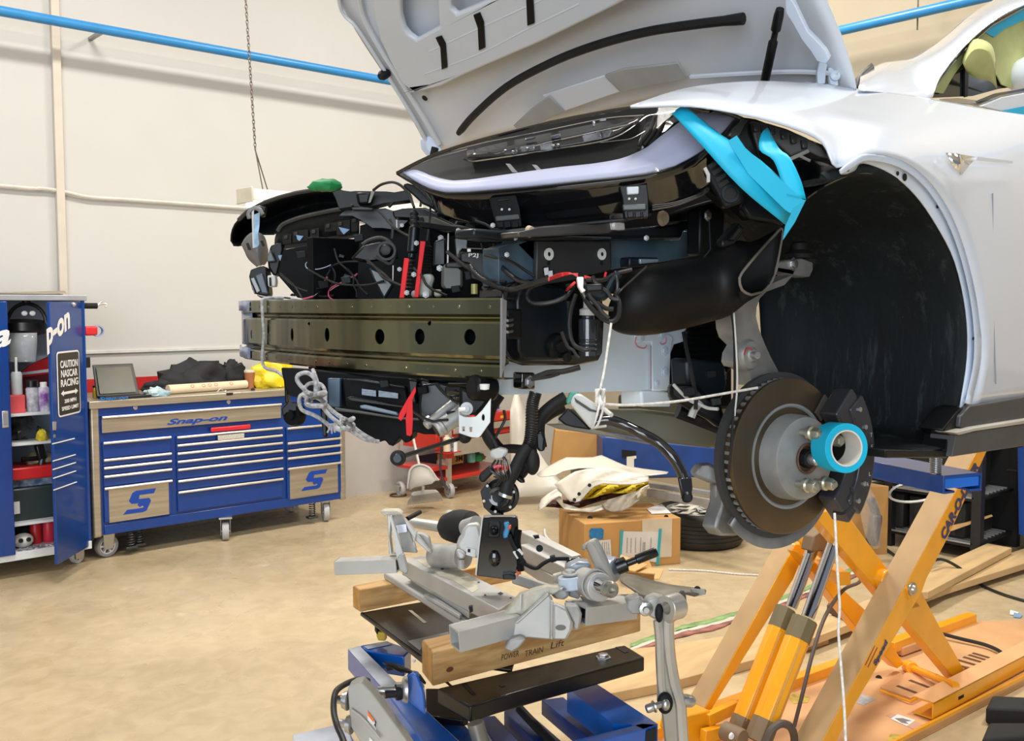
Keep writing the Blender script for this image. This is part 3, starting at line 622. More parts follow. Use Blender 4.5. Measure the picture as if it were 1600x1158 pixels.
# rounded step and flange around the wheel opening
A0 = [(1312,266),(1330,252),(1355,241),(1410,251),(1453,284),(1488,338),(1512,405),(1529,485),(1532,560),(1517,632)]
A1 = [(1313,272),(1330,262),(1356,250),(1406,261),(1446,292),(1479,343),(1503,408),(1519,486),(1522,560),(1508,630)]
A2 = [(1322,272),(1335,266),(1348,255),(1392,272),(1430,305),(1463,352),(1492,410),(1509,487),(1511,560),(1499,640)]
rows = [[pY(*p, .952) for p in A0], [pY(*p, .957) for p in A1], [pY(p[0]*.9+q[0]*.1, p[1]*.9+q[1]*.1, .972) for p, q in zip(A1, A2)], [pY(*p, .975) for p in A2]]
build('arch_flange', M().sheet(rows, 4, 1), m_edge, car, solid=.003, ang=30)
for px, py, r in ((1324,264,.005),(1402,271,.0045),(1413,277,.008),(1464,323,.004),(1520,529,.004)):
    c = pY(px, py, .952 if py > 500 else .970); build('flange_hole', M().lathe([(0,0),(r,0),(r,.002),(0,.002)], c, (0,-1,0), 12), m_dk, car)
# side behind the arch: door with a shut line, lower trim
Dp = pY(1551, 320, .949)
build('door_gap', M().tube([pY(1551, 302, .9505), pY(1551, 400, .9505), pY(1553, 520, .9505), pY(1556, 600, .953)], .0016, 6), mat('gap shade', (.25,.27,.3), .6), car)
em = build('side_badge', M().sheet([[pY(1478,239,.946),pY(1498,241,.942),pY(1526,246,.946)],[pY(1486,256,.944),pY(1500,256,.930),pY(1514,258,.944)],[pY(1499,272,.946),pY(1501,273,.944),pY(1503,272,.946)]], 1, 1), mat('chrome', (.75,.75,.75), .08, 1.0), car, solid=.003, ang=10, label='chrome triangular side badge')
build('badge_spear', M().prism([pY(1526,245,.946), pY(1582,252,.949), pY(1580,256,.949), pY(1524,251,.946)], (0,-.002,0)), m_white, em)
slab('sill_cover', [(1517,634),(1700,602),(1700,640),(1522,668),(1500,668),(1502,650)], .955, .03, mat('charcoal trim', (.045,.045,.05), .45), car, bev=.004)
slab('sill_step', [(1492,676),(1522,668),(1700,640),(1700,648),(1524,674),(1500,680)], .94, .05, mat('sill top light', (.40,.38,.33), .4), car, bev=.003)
slab('sill_skirt', [(1494,680),(1524,674),(1700,648),(1700,682),(1500,712),(1488,714)], .95, .06, mat('sill grey', (.07,.07,.072), .55, bump=.2), car, bev=.004)
slab('arch_tail', [(1499,640),(1518,633),(1512,664),(1500,672),(1488,690),(1480,716),(1385,716),(1384,703),(1478,705),(1484,680),(1474,672)], .965, .06, m_satin, car, bev=.003)
# the side runs on past the picture edge
xe = pY(1699, 400, .95).x
zt_, zb__ = pY(1699, 205, .97).z, pY(1699, 607, .955).z
build('rear_side', M().sheet([[V((x, Y, zt_+(zb__-zt_)*t)) for x in (xe-.01, xe+.6, xe+1.4)] for t, Y in ((0,.985),(.08,.96),(.25,.95),(.6,.948),(1,.955))], 2, 3), m_white, car, solid=.004, ang=60)
build('rear_sill', M().box((xe-.01, .95, zb__-.17), (xe+1.4, 1.0, zb__)), mat('charcoal trim', (.045,.045,.05), .45), car, bev=.004)
# ---------------------------------------------------------------- wheel arch liner
L0 = [(1212,420),(1216,352),(1240,318),(1285,285),(1330,271),(1372,272),(1412,292),(1448,330),(1480,388),(1500,455),(1506,540),(1500,620),(1488,690),(1400,708),(1330,712),(1260,712)]
P0 = [pY(*p, .985) for p in L0]; cc = V((1.87, 0, 1.45))
def insets(P, Y, k): return [V((cc.x+(p.x-cc.x)*k, Y, cc.z+(p.z-cc.z)*k)) for p in P]
K0 = [(1285,285),(1330,271),(1372,272),(1412,292),(1448,330),(1480,388),(1500,455),(1506,540),(1500,620),(1488,690),(1400,710)]
P0 = [pY(*p, .985) for p in K0]
K2 = [(1195,330),(1190,345),(1188,365),(1186,390),(1186,425),(1186,465),(1188,510),(1192,560),(1202,610),(1222,660),(1262,712)]
lin = build('arch_liner', M().sheet([insets(P0, .987, 1.035), P0, insets(P0, 1.10, .99), insets(P0, 1.28, .96), insets(P0, 1.40, .90), [pY(*p, 1.47) for p in K2]], 4, 4), m_liner, car, solid=.004, ang=60, offset=1)
for c in (V((2.24,1.20,1.40)), V((2.20,1.33,1.28))):
    build('liner_clip', M().ball(c, (.004,.014,.014), 12, 6), m_satin, lin)
# forward part of the liner shell, seen from outside in front of the wheel
build('liner_front', M().sheet([[pY(1236,252,1.16),pY(1262,250,1.14),pY(1290,256,1.10),pY(1316,268,1.0)],[pY(1240,285,1.18),pY(1265,282,1.14),pY(1292,274,1.06),pY(1322,270,.99)],[pY(1246,330,1.18),pY(1264,308,1.08),pY(1296,287,1.01),pY(1335,272,.985)]], 4, 4), m_liner, car, solid=.003)
build('liner_lip', M().tube(smooth_path([pY(1262,309,1.075),pY(1280,296,1.04),pY(1300,285,1.005),pY(1335,271,.983),pY(1372,271,.983)], 5), .0018, 6), mat('lip grey', (.12,.12,.11), .6), car)
SPK = M(); rn = random.Random(3)
# ---------------------------------------------------------------- windscreen pillar, window, mirror
PA0 = [(1345,118),(1380,100),(1425,92),(1470,64),(1515,26),(1550,3),(1590,-16),(1700,-50)]
PA1 = [(1341,141),(1385,146),(1448,157),(1468,122),(1500,80),(1545,38),(1600,8),(1700,-25)]
def pil(t, Y0, Y1): return [pY(a[0]+(b[0]-a[0])*t, a[1]+(b[1]-a[1])*t, Y0+(Y1-Y0)*t) for a, b in zip(PA0, PA1)]
build('windscreen_pillar', M().sheet([pil(0,1.32,1.2), pil(.08,1.27,1.17), pil(.4,1.2,1.15), pil(.9,1.14,1.13), pil(1,1.14,1.13)], 4, 2), m_white, car, solid=.006, ang=60)
build('pillar_seal', M().sheet([[pY(1334,138,1.25),pY(1341,120,1.27),pY(1362,101,1.3)],[pY(1345,141,1.22),pY(1349,122,1.24),pY(1366,106,1.27)]], 3, 1), m_dk, car, solid=.01)
# side window: dark glass, masking paper, taped edge
W = [(1455,153),(1470,124),(1503,82),(1550,40),(1605,12),(1700,-20),(1700,118),(1560,139),(1520,150)]
win = slab('side_window', W, 1.16, .006, mat('dark glass', (.012,.016,.013), .1), car)
sl = build('window_frame', M().tube([pY(*p, 1.142) for p in ((1449,157),(1467,123),(1500,81),(1548,39),(1603,9),(1700,-24))], .006, 8), m_gloss, car)
m_mp = mat('olive masking paper', (.48,.50,.20), .8, var=.15, scale=6, bump=.5, bscale=8)
slab('masking_paper', [(1500,84),(1545,44),(1600,18),(1700,-12),(1700,118),(1578,137),(1565,132),(1558,118),(1545,105),(1542,92),(1524,72),(1512,88),(1490,118),(1474,146),(1460,144),(1478,112)], 1.152, .003, m_mp, win)
build('masking_flap', M().sheet([[pY(1503,94,1.14),pY(1520,62,1.13),pY(1548,70,1.12),pY(1556,100,1.13)],[pY(1505,100,1.11),pY(1522,78,1.09),pY(1545,82,1.08),pY(1555,110,1.10)],[pY(1510,112,1.13),pY(1525,122,1.12),pY(1548,128,1.12),pY(1558,140,1.14)]], 4, 4), m_mp, win, solid=.002)
slab('quarter_glass_bar', [(1508,108),(1514,104),(1512,151),(1508,152)], 1.153, .004, m_satin, win)
slab('tape_edge', [(1536,48),(1560,31),(1600,10),(1700,-25),(1700,6),(1600,31),(1570,45),(1553,58)], 1.148, .002, m_tape, win, label='blue masking tape along the window edge')
build('chrome_strip', M().prism([pY(*p,1.11) for p in ((1455,155),(1500,153),(1530,157),(1560,145),(1700,118),(1700,126),(1565,152),(1532,166),(1516,163),(1450,159))], (0,.01,0)), mat('window chrome', (.55,.53,.5), .18, .9), car, bev=.002)
slab('trim_black', [(1526,158),(1556,146),(1700,120),(1700,122),(1562,149),(1530,162)], 1.108, .006, m_gloss, car)
slab('door_top', [(1532,166),(1565,152),(1700,126),(1700,200),(1600,182)], 1.07, .02, m_white, car, bev=.002)
slab('tape_edge', [(1560,174),(1600,166),(1700,160),(1700,195),(1600,183),(1570,178)], 1.062, .002, m_tape, car, label='blue tape on the door top')
slab('window_ledge', [(1518,168),(1524,165),(1600,180),(1700,200),(1700,203),(1600,184)], 1.055, .004, MATS['window chrome'], car)
c = pY(1612, 112, 1.10)
build('side_mirror', M().ball(c+V((.045,0,0)), (.07,.09,.06), 20, 12), m_white, car)
# ---------------------------------------------------------------- hood, standing open, underside towards us
HO = V((2.03, 2.6, 2.20)); HN = V((-.66, 0, -.75)).normalized()
def hp(px, py, off=0.0): return pP(px, py, HO+HN*off, HN)
far_e = [(672,246),(660,215),(632,165),(600,115),(565,62),(532,5),(500,-60),(520,-150)]
def lerp2(a, b, t): return (a[0]+(b[0]-a[0])*t, a[1]+(b[1]-a[1])*t)
rear = [(672,246),(740,222),(815,204),(915,182),(1000,160),(1100,140),(1240,136),(1338,141)]
near_e = [(1338,141),(1334,118),(1326,90),(1316,60),(1304,30),(1288,-10),(1272,-60),(1262,-110)]
front_e = [(520,-150),(560,-290),(660,-330),(780,-330),(900,-300),(1020,-250),(1150,-180),(1262,-110)]
hrows = []
for i in range(8):
    row = []
    for j in range(8):
        u, v = j/7, i/7
        a = lerp2(rear[j], front_e[j], v); b = lerp2(far_e[i], near_e[i], u)
        c = lerp2(lerp2(rear[0], rear[7], u), lerp2(front_e[0], front_e[7], u), v)
        row.append(hp(a[0]+b[0]-c[0], a[1]+b[1]-c[1], -.05*math.sin(math.pi*u)*1.0))
    hrows.append(row)
hood = build('hood', M().sheet(hrows, 4, 4), m_under, car, solid=.004, ang=60)
# raised inner frame with pressed recesses
ra = zm(500, 0, 1.778)
RP = [(150,-120),(160,20),(178,100),(215,180),(240,222),(268,243),(300,238),(350,226),(400,200),(620,105),(830,2),(1000,-90),(1050,-300),(700,-500),(300,-420)]
rec1 = [(232,-30),(234,30),(244,68),(258,86),(276,98),(342,62),(338,-5),(333,-90),(250,-90)]
rec2 = [(372,-20),(374,12),(388,26),(440,4),(520,-30),(520,-110),(380,-110)]
build('inner_frame', M().prism([hp(*ra(x, y), .02) for x, y in RP], HN*.022, [[hp(*ra(x, y), .02) for x, y in h] for h in (rec1, rec2)]), m_under, hood, bev=.012, segs=3)
# stiffening ribs
for pts, r in (([(305,142),(420,88),(560,24),(700,-40)], .0035), ([(290,205),(440,150),(580,78),(720,10)], .0035)):
    build('pressed_rib', M().tube(smooth_path([hp(*ra(x, y), .040) for x, y in pts], 5), r, 6), m_under, hood)
build('side_rib', M().tube(smooth_path([hp(*ra(x, y), .012) for x, y in ((100,-60),(118,40),(165,130),(225,225),(290,330),(330,400))], 5), .009, 8), m_under, hood)
build('side_rib', M().tube(smooth_path([hp(*ra(x, y), .012) for x, y in ((45,-60),(60,30),(100,75),(150,150),(200,230),(262,330),(300,400))], 5), .006, 8), m_under, hood)
for sl_ in ([(323,103),(338,98),(350,120),(355,185),(340,191),(336,130)], [(428,40),(445,33),(456,60),(460,130),(443,138),(440,75)], [(574,-20),(592,-30),(597,62),(578,69)]):
    build('rubber_strip', M().prism([hp(*ra(x, y), .043) for x, y in sl_], HN*.004), m_satin, hood)
build('weather_strip', M().tube(smooth_path([hp(*ra(x, y), .02) for x, y in ((385,370),(430,318),(520,240),(640,175),(760,128),(900,90),(1040,68),(1176,52))], 5), [.009]+[.0115]*33+[.013,.014], 10), m_dk, hood, label='black rubber weather strip')
m_pad = mat('grey damping pad', (.36,.36,.35), .5)
for pts in ([(792,206),(850,186),(998,169),(1025,214),(935,230),(838,251)], [(540,345),(590,298),(640,262),(682,306),(620,335),(562,366)]):
    build('pressed_pad', M().prism([hp(*ra(x, y), .006) for x, y in pts], HN*.008), m_pad, hood, bev=.003)
for pts in ([(620,262),(792,206),(838,251),(682,306)],):
    build('pressed_pad', M().prism([hp(*ra(x, y), .002) for x, y in pts], HN*.006), m_under, hood, bev=.003)
for pts in ([(1030,214),(1180,205),(1320,200),(1440,205)],):
    build('pressed_rib', M().tube(smooth_path([hp(*ra(x, y), .004) for x, y in pts], 5), .006, 6), m_under, hood)
build('bump_stop', M().lathe([(.0,-.01),(.013,-.01),(.016,.0),(.016,.018),(.010,.028),(0,.028)], hp(603,115,.01), HN+V((-.6,0,0)), 12), m_dk, hood)
build('drain_hole', M().lathe([(0,0),(.010,0),(.010,.003),(0,.003)], hp(664,153,.005), HN, 12), m_dk, hood)
# hinges and struts
b_ = pD(674, 222, 3.28)
build('hinge_plate', M().prism([pD(664,216,3.26), pD(676,209,3.26), pD(686,222,3.26), pD(692,238,3.26), pD(676,244,3.26), pD(666,232,3.26)], V((.0,.03,0))), m_edge, car, bev=.003)
build('gas_strut', M().tube([pD(680,231,3.2), pD(677,243,3.2)], .013, 10), m_dk, car)
g0, g1 = hp(1219,14,.045), pY(1193,136,1.30)
st = build('gas_strut', M().lathe([(0,0),(.009,.0),(.011,.015),(.011,.05),(.007,.055),(.007,.075),(.0105,.08),(.0105,(g1-g0).length)], g0, g1-g0, 14), m_satin, car)
hk = [(1226,-10),(1240,4),(1262,50),(1278,66),(1290,80),(1296,92),(1290,100),(1276,96),(1266,80),(1252,62),(1240,40),(1228,22)]
hi = build('hood_hinge', M().prism([hp(x, y, .06) for x, y in hk], -HN*.012), m_edge, car, bev=.002)
for pts in ([(1281,92),(1294,96),(1291,112),(1289,140),(1278,140),(1277,112)], [(1294,106),(1306,104),(1309,118),(1311,142),(1301,142),(1296,124)]):
    build('hinge_link', M().prism([pD(x, y, 2.20) for x, y in pts], FW*.012), m_edge, hi, bev=.002)
for x, y in ((1289,89),(1304,119),(1238,22)):
    build('hinge_pin', M().lathe([(.0,0),(.011,0),(.012,-.006),(.006,-.01),(0,-.01)], pD(x, y, 2.2), FW, 12), m_edge, hi)
# ================================================================ stripped front end
m_rail = mat('white chassis paint', (.72,.83,.93), .32, var=.02, scale=3)
mx1 = V((-1,0,0))
# ---- crash beam: hat section swept along a shallow bow
BP = [(1.40,1.235),(1.50,1.205),(1.64,1.175),(1.80,1.160),(1.96,1.155),(2.12,1.165),(2.26,1.180),(2.38,1.195),(2.46,1.215),(2.53,1.245),(2.58,1.275)]   # (Y, X)
ztop, zbot = 1.667, 1.512
PF = [(.03,0),(.002,0),(0,-.003),(0,-.030),(.012,-.036),(.013,-.040),(.004,-.046),(.002,-.050),(.002,-.112),(.006,-.118),(.014,-.121),(.014,-.127),(.003,-.131),(0,-.135),(0,-.153),(.004,-.157),(.03,-.157)]
BPs = smooth_path([V((x, y, 0)) for y, x in BP], 5)
def beamrow(dx, dz): return [V((p.x+dx, p.y, ztop+dz)) for p in BPs]
hol = M()
BE = [(zc_, ) for zc_ in ()]
zf = zm(360, 440, 3.636)
def beamX(px, py):     # where the ray meets the bow
    X = 1.17
    for i in range(12):
        p = pX(px, py, X); X = tabi(p.y, BP)
    return pX(px, py, X)
for x, y, rx, ry in ((120,300,.008,.012),(350,302,.008,.016),(550,302,.010,.016),(850,313,.016,.0165),(1077,313,.0135,.0165),(1360,315,.0135,.016),(213,272,.006,.014),(447,240,.006,.004),(1132,237,.0045,.005),(214,355,.003,.004)):
    c = beamX(*zf(x, y)); hol.prism([c+V((-.03, rx*math.cos(t), ry*math.sin(t))) for t in [k*math.pi/8 for k in range(16)]], (.07,0,0))
beam = build('crash_beam', M().sheet([beamrow(a, b) for a, b in PF], 1, 1), m_beam, car, solid=.0025, cut=hol, ang=25)
ce = [(Y_, X_-.004) for Y_, X_ in ((2.37,1.194),(2.42,1.203),(2.46,1.214),(2.50,1.229),(2.54,1.248),(2.58,1.272))]
build('end_strip', M().sheet([[V((x, y, z)) for y, x in ce] for z in (1.667, 1.640)], 2, 1).sheet([[V((x+.008, y, z)) for y, x in ce] for z in (1.636, 1.548)], 2, 1).sheet([[V((x, y, z)) for y, x in ce] for z in (1.542, 1.513)], 2, 1), mat('blue grey strip', (.27,.32,.42), .25, .3, scale=10, col2=(.10,.13,.30)), beam, solid=.0015, label='blue grey strips on the far end of the beam')  # added thin sheets that turn the beam's far end blue grey
mbk = M()
BP2 = BPs[3:-2]
mbk.sheet([[V((p.x+.035, p.y, ztop-.006)) for p in BP2], [V((p.x+.035, p.y, ztop-.15)) for p in BP2]], 1, 1)
build('beam_back', mbk, m_satin, beam, solid=.003)
mw = M()
for row, xs in ((1, [1.43,1.50,1.565,1.63,1.69,1.75,1.82,1.90,1.96,2.02,2.09,2.16,2.24,2.30,2.37]), (0, [1.45,1.51,1.58,1.64,1.71,1.77,1.84,1.91,1.97,2.04,2.11,2.19,2.26])):
    for y in xs:
        z = ztop-.016 if row else zbot+.012
        mw.ball((tabi(y, BP)-.0005, y, z), (.003,.0045,.0045), 8, 6)
build('spot_weld', mw, m_beam, beam)['kind'] = 'stuff'
slab('beam_end_plate', [(785,466),(792,470),(790,566),(784,590)], 1.395, .006, mat('beam edge light', (.4,.4,.42), .3, .6), beam)
# ---- longitudinal rail, outer face in the plane Y = 1.50
z6 = zm(760, 340, 3.077)
rail = slab('chassis_rail', [(75,560),(75,760),(45,855),(790,830),(882,832),(886,660),(905,610),(975,588),(985,540),(860,500),(610,480),(300,480)], 1.50, .04, m_rail, car, z6, bev=.004)
slab('rail_flange', [(715,560),(880,560),(900,575),(888,640),(882,832),(800,834),(795,600),(720,600)], 1.494, .006, m_rail, rail, z6, bev=.003)
slab('rail_seam', [(786,615),(794,615),(794,825),(788,825)], 1.4925, .004, mat('sealer pink', (.55,.42,.42), .6, col2=(.4,.45,.5), scale=20), rail, z6)
for x, y in ((744,575),(858,640),(858,740),(820,798),(845,563)):
    boltY('rail_bolt', x, y, 1.494, .009 if y < 790 else .006, .004, m_edge, rail, z6)
slab('subframe_mount', [(745,830),(882,832),(880,860),(890,880),(888,910),(748,910)], 1.51, .07, m_rail, rail, z6, bev=.006)
mk = [(720,575),(716,600),(730,622),(760,628),(772,612)]
build('paint_mark', M().tube(smooth_path([pY(*z6(x, y), 1.4925) for x, y in mk], 3), .0015, 5).tube(smooth_path([pY(*z6(x, y), 1.4925) for x, y in ((865,575),(862,600),(845,610),(835,600))], 3), .0015, 5), mat('pink marker', (.75,.2,.28), .6), rail)
# rail bottom face bracket with square nut
slab('rail_bracket', [(172,745),(236,745),(236,828),(172,825)], 1.44, .03, m_gloss, rail, z6, bev=.004)
boltY('bracket_bolt', 208, 790, 1.44, .009, .006, m_steel, rail, z6)
# ---- dark body of the bay: firewall, bulkheads (so that nothing shows through between parts)
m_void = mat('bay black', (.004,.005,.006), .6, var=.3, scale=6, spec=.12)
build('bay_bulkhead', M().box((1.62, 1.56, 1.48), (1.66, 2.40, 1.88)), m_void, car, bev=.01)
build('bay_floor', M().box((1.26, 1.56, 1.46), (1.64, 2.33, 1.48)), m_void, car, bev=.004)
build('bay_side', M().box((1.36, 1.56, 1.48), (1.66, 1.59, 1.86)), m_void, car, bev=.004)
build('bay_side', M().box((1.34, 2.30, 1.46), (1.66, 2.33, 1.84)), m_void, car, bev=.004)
# ---- upper side structure behind the washers (plane Y = 1.40)
up = slab('side_bracket', [(245,112),(598,112),(602,250),(560,262),(500,275),(420,300),(240,330)], 1.415, .012, mat('dark grey plate', (.035,.035,.036), .5), car, z6, bev=.003)
for x in (298, 553):
    c = pY(*z6(x, 176), 1.414)
    build('washer', M().lathe([(.0045,0),(.0125,0),(.0125,-.003),(.0045,-.003),(.0045,0)], c, (0,1,0), 24), mat('pale washer', (.80,.82,.78), .4), up)
    build('washer_hole', M().lathe([(0,0),(.0045,0),(.0045,-.002),(0,-.002)], c, (0,1,0), 12), m_dk, up)
for x in (298, 552): build('slot', M().lathe([(0,0),(.0045,0),(.0045,-.002),(0,-.002)], pY(*z6(x, 219), 1.4145), (0,1,0), 10), m_dk, up)
slab('upper_rail', [(60,150),(150,118),(155,110),(930,108),(948,66),(1010,66),(1028,0),(1130,0),(1132,140),(1120,170),(1028,180),(830,215),(820,192),(740,192),(735,225),(605,250),(600,112),(245,112),(245,330),(160,330),(60,330)], 1.44, .05, mat('blue black painted rail', (.10,.17,.23), .28, var=.35, scale=5), car, z6, bev=.004)
slab('upper_rail', [(1030,-40),(1150,-60),(1140,150),(1120,172),(1028,180)], 1.33, .04, m_satin, car, z6, bev=.006)
slab('cross_member', [(-60,95),(60,110),(940,100),(950,64),(1020,40),(1010,10),(940,30),(600,60),(300,75),(60,60),(-60,50)], 1.38, .06, m_satb, car, z6, bev=.006)
slab('rail_clip', [(690,190),(830,192),(820,225),(690,240)], 1.405, .03, m_satb, car, z6, bev=.004)
slab('module_bracket', [(740,198),(830,198),(826,215),(742,222)], 1.40, .008, mat('pale blue plate', (.30,.42,.5), .3, .4), car, z6, bev=.002)
boltY('rail_bolt', 1062, -10, 1.325, .009, .006, m_steel, car, z6)
# silver latch module above
lt = build('control_unit', M().prism([pY(*z6(x, y), 1.33) for x, y in ((150,70),(290,40),(640,18),(668,30),(665,55),(620,62),(600,75),(480,80),(160,95))], (0,.10,0)), mat('silver grey module', (.10,.10,.105), .3, .6), car, bev=.003)
slab('unit_plug', [(610,20),(665,25),(668,60),(615,58)], 1.32, .02, m_conn, lt, z6, bev=.002)
for x, y, r in ((220,66,.009),(860,2,.0135)):
    build('rubber_plug', M().lathe([(0,0),(r,0),(r*1.3,.008),(0,.008)], pY(*z6(x, y), 1.335), (0,1,0), 16), mat('tan plug', (.42,.32,.2), .6), car)
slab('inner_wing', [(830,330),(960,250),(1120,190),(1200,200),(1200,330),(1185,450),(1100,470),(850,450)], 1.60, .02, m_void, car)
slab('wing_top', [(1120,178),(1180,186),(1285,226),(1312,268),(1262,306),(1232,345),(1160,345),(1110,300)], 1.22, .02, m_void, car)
# ---- coolant reservoir with moulded edges
tk = build('coolant_reservoir', M().prism([pY(*z6(x, y), 1.425) for x, y in ((160,300),(330,296),(420,330),(440,370),(560,380),(568,500),(560,650),(540,690),(430,712),(180,712),(110,690),(80,640),(78,350),(95,320))], (0,.075,0)), m_gloss, car, bev=.014, segs=3)
tk2 = build('tank_face', M().prism([pY(*z6(x, y), 1.405) for x, y in ((165,330),(300,320),(385,345),(400,420),(405,600),(420,660),(400,690),(180,690),(155,640),(150,400))], (0,.03,0)), m_satb, tk, bev=.010, segs=3)
build('pump_cover', M().lathe([(0,-.012),(.012,-.014),(.014,-.008),(.024,-.008),(.028,.0),(.028,.02),(0,.02)], pY(*z6(345,620), 1.40), (0,1,0), 20), m_satin, tk)
build('drain_tap', M().bar(pY(*z6(380,650), 1.385), pY(*z6(395,690), 1.385), .012, .016), m_satin, tk, bev=.002)
build('resonator', M().lathe([(.013,0),(.014,.006),(.020,.008),(.020,.05),(.0175,.052),(.0175,.055),(.020,.057),(.020,.06),(.0175,.063),(.020,.066),(.020,.07),(.0175,.073),(.020,.076),(.020,.085),(0,.085)], pY(*z6(488,470), 1.40), V((0,0,-1)), 18), mat('smoke clear pot', (.035,.04,.05), .12, coat=.8), tk)
build('pot_cap', M().lathe([(.018,0),(.018,.012),(.010,.016),(.010,.03),(0,.03)], pY(*z6(488,470), 1.40), V((0,0,1)), 16), m_conn, tk)
build('mount_clip', M().bar(pY(*z6(85,512), 1.41), pY(*z6(155,512), 1.41), .02, .06), m_satin, tk, bev=.004)
for y in (490, 515, 545): build('clip_spring', M().tube([pY(*z6(78,y), 1.405), pY(*z6(105,y+6), 1.39), pY(*z6(130,y), 1.405)], .003, 6), m_steel, tk)
m_lid = m_satb
slab('corner_panel', [(75,360),(160,350),(160,690),(75,640)], 1.43, .03, m_satb, car, z6, bev=.01)
# ---- brake cooling duct: swept tube ending in a teardrop mouth
def ring(c, u, w, a, b, n=24, ph=0): return [V(c)+V(u)*(a*math.cos(2*math.pi*i/n+ph))+V(w)*(b*math.sin(2*math.pi*i/n+ph)) for i in range(n+1)]
DW = V((0,0,1))
def seg(px, py0, py1, Y, X_off, dep):
    t, b = pY(px, py0, Y), pY(px, py1, Y); c = (t+b)/2; h = (t.z-b.z)/2
    return c, h
rings = []
n = 24
spec = [(952,478,500,1.31,.004),(956,468,512,1.31,.02),(975,432,521,1.30,.05),(1010,418,523,1.28,.07),(1060,406,515,1.26,.08),(1110,396,502,1.24,.085)]
for px, y0, y1, Y, dpt in spec:
    t, b = pY(px, y0, Y), pY(px, y1, Y); c = (t+b)/2; h = (t.z-b.z)/2
    rings.append([c+FW*dpt*math.cos(2*math.pi*i/n)*1.0+V((0,0,1))*(h*math.sin(2*math.pi*i/n)) for i in range(n+1)])
mouth = [(1395,240),(1370,318),(1330,358),(1270,372),(1225,345),(1213,310),(1218,285),(1245,245),(1290,190),(1360,110),(1400,70),(1428,38),(1420,100),(1412,150),(1405,190)]
mp_ = [pY(*z6(x, y), 1.10 if x < 1300 else 1.16) for x, y in mouth]
# start the mouth loop at its far side like the rings: far side first, then up, near, down
mo = [mp_[i] for i in (14,13,12,11,10,9,8,7,6,5,4,3,2,1,0)]
def resample(loop, n):
    pts = loop+[loop[0]]; L = [0]
    for i in range(len(pts)-1): L.append(L[-1]+(pts[i+1]-pts[i]).length)
    out = []
    for k in range(n):
        s = L[-1]*k/n
        for i in range(len(L)-1):
            if s <= L[i+1]: t = (s-L[i])/(L[i+1]-L[i]); out.append(pts[i].lerp(pts[i+1], t)); break
    return out+[out[0]]
rings.append(resample(mo, n))
def tilt(T, B, near): 
    c = (T+B)/2; u = (T-B)/2
    return [c+FW*near*math.cos(2*math.pi*i/n)+u*math.sin(2*math.pi*i/n) for i in range(n+1)]
rings.insert(-1, tilt(pY(1146,378,1.19), pY(1138,493,1.19), .07))
rings.insert(-1, [a.lerp(b, .55)+V((0,0,.0)) for a, b in zip(rings[-2], rings[-1])])
m_duct = mat('duct black', (.006,.0065,.007), .5, var=.3, scale=5, bump=.1, spec=.22)
duct = build('brake_duct', M().sheet(rings, 1, 3), m_duct, car, solid=.003, ang=50)
build('duct_lip', M().tube(smooth_path(rings[-1], 2), .0028, 6, False), mat('duct edge', (.16,.14,.12), .6), duct)
slab('duct_tab', [(1140,110),(1215,22),(1245,55),(1200,125),(1140,145)], 1.14, .02, m_satin, duct, z6, bev=.005)
slab('duct_tab', [(1165,105),(1215,40),(1232,60),(1192,115)], 1.134, .006, m_satb, duct, z6, bev=.003)
# ---- bushing bracket of the upper arm, knuckle, spring boot
m_kn = mat('knuckle aluminium', (.36,.36,.35), .5, .5, var=.25, scale=7, bump=.3)
zk = zm(1000, 130, 3.3075)
br = slab('arm_bracket', [(705,975),(712,925),(760,915),(840,905),(895,925),(896,965),(880,1000),(850,1005),(760,990)], 1.24, .03, m_kn, car, zk, bev=.006, label='cast bracket of the upper arm')
build('bushing_bolt', M().bolt(pY(*zk(790,935), 1.24), (0,-1,0), .011, .008), m_steel, br)
build('ball_joint', M().lathe([(0,.0),(.03,0),(.034,.01),(.022,.02),(.020,.035),(.012,.04),(0,.04)], pY(*zk(820,905), 1.26), (0,0,1), 16), m_dk, br)
z4k = zm(1100, 440, 5.714)
kn = slab('steering_knuckle', [(232,240),(345,205),(530,100),(600,20),(720,-30),(800,-60),(720,30),(560,90),(500,150),(470,230),(465,310),(490,420),(545,560),(600,680),(665,800),(620,900),(440,930),(400,800),(375,775),(310,760),(290,720),(300,640),(340,570),(270,500),(245,420)], 1.215, .04, m_kn, car, z4k, bev=.010, segs=3)
build('knuckle_boss', M().lathe([(0,-.012),(.012,-.014),(.018,-.008),(.03,-.006),(.034,.0),(.034,.02),(0,.02)], pY(*z4k(405,655), 1.21), (0,1,0), 20), m_kn, kn)
build('knuckle_stud', M().lathe([(.008,0),(.008,-.02),(.0,-.022)], pY(*z4k(425,655), 1.20), (0.3,1,0), 12), m_steel, kn)
build('red_mark', M().lathe([(.0145,0),(.017,0),(.017,-.002),(.0145,-.002),(.0145,0)], pY(*z4k(395,655), 1.198), (0,1,0), 16, arc=(0,2.5), ref=(-1,0,0)), mat('red mark', (.5,.04,.06), .5), kn)
wire('sensor_cable', [(1142,485,2.0),(1147,520,2.0),(1148,600,2.0),(1146,640,2.0),(1142,700,2.0),(1138,745,2.02)], .003, m_wire, car)
wire('brake_pipe', [(1146,480,2.0),(1150,540,1.99),(1152,600,1.99),(1148,650,2.0)], .002, m_conn, car)
cb = pY(1105, 505, 1.47); BM = M()
prof = []
for i in range(8): prof += [(.055, -.014*i*1.0), (.063, -.014*i-.007)]
build('air_spring', M().lathe([(0,.02),(.05,.02)]+prof+[(.055,-.12),(0,-.12)], cb, (0,0,1), 28), m_satin, car)
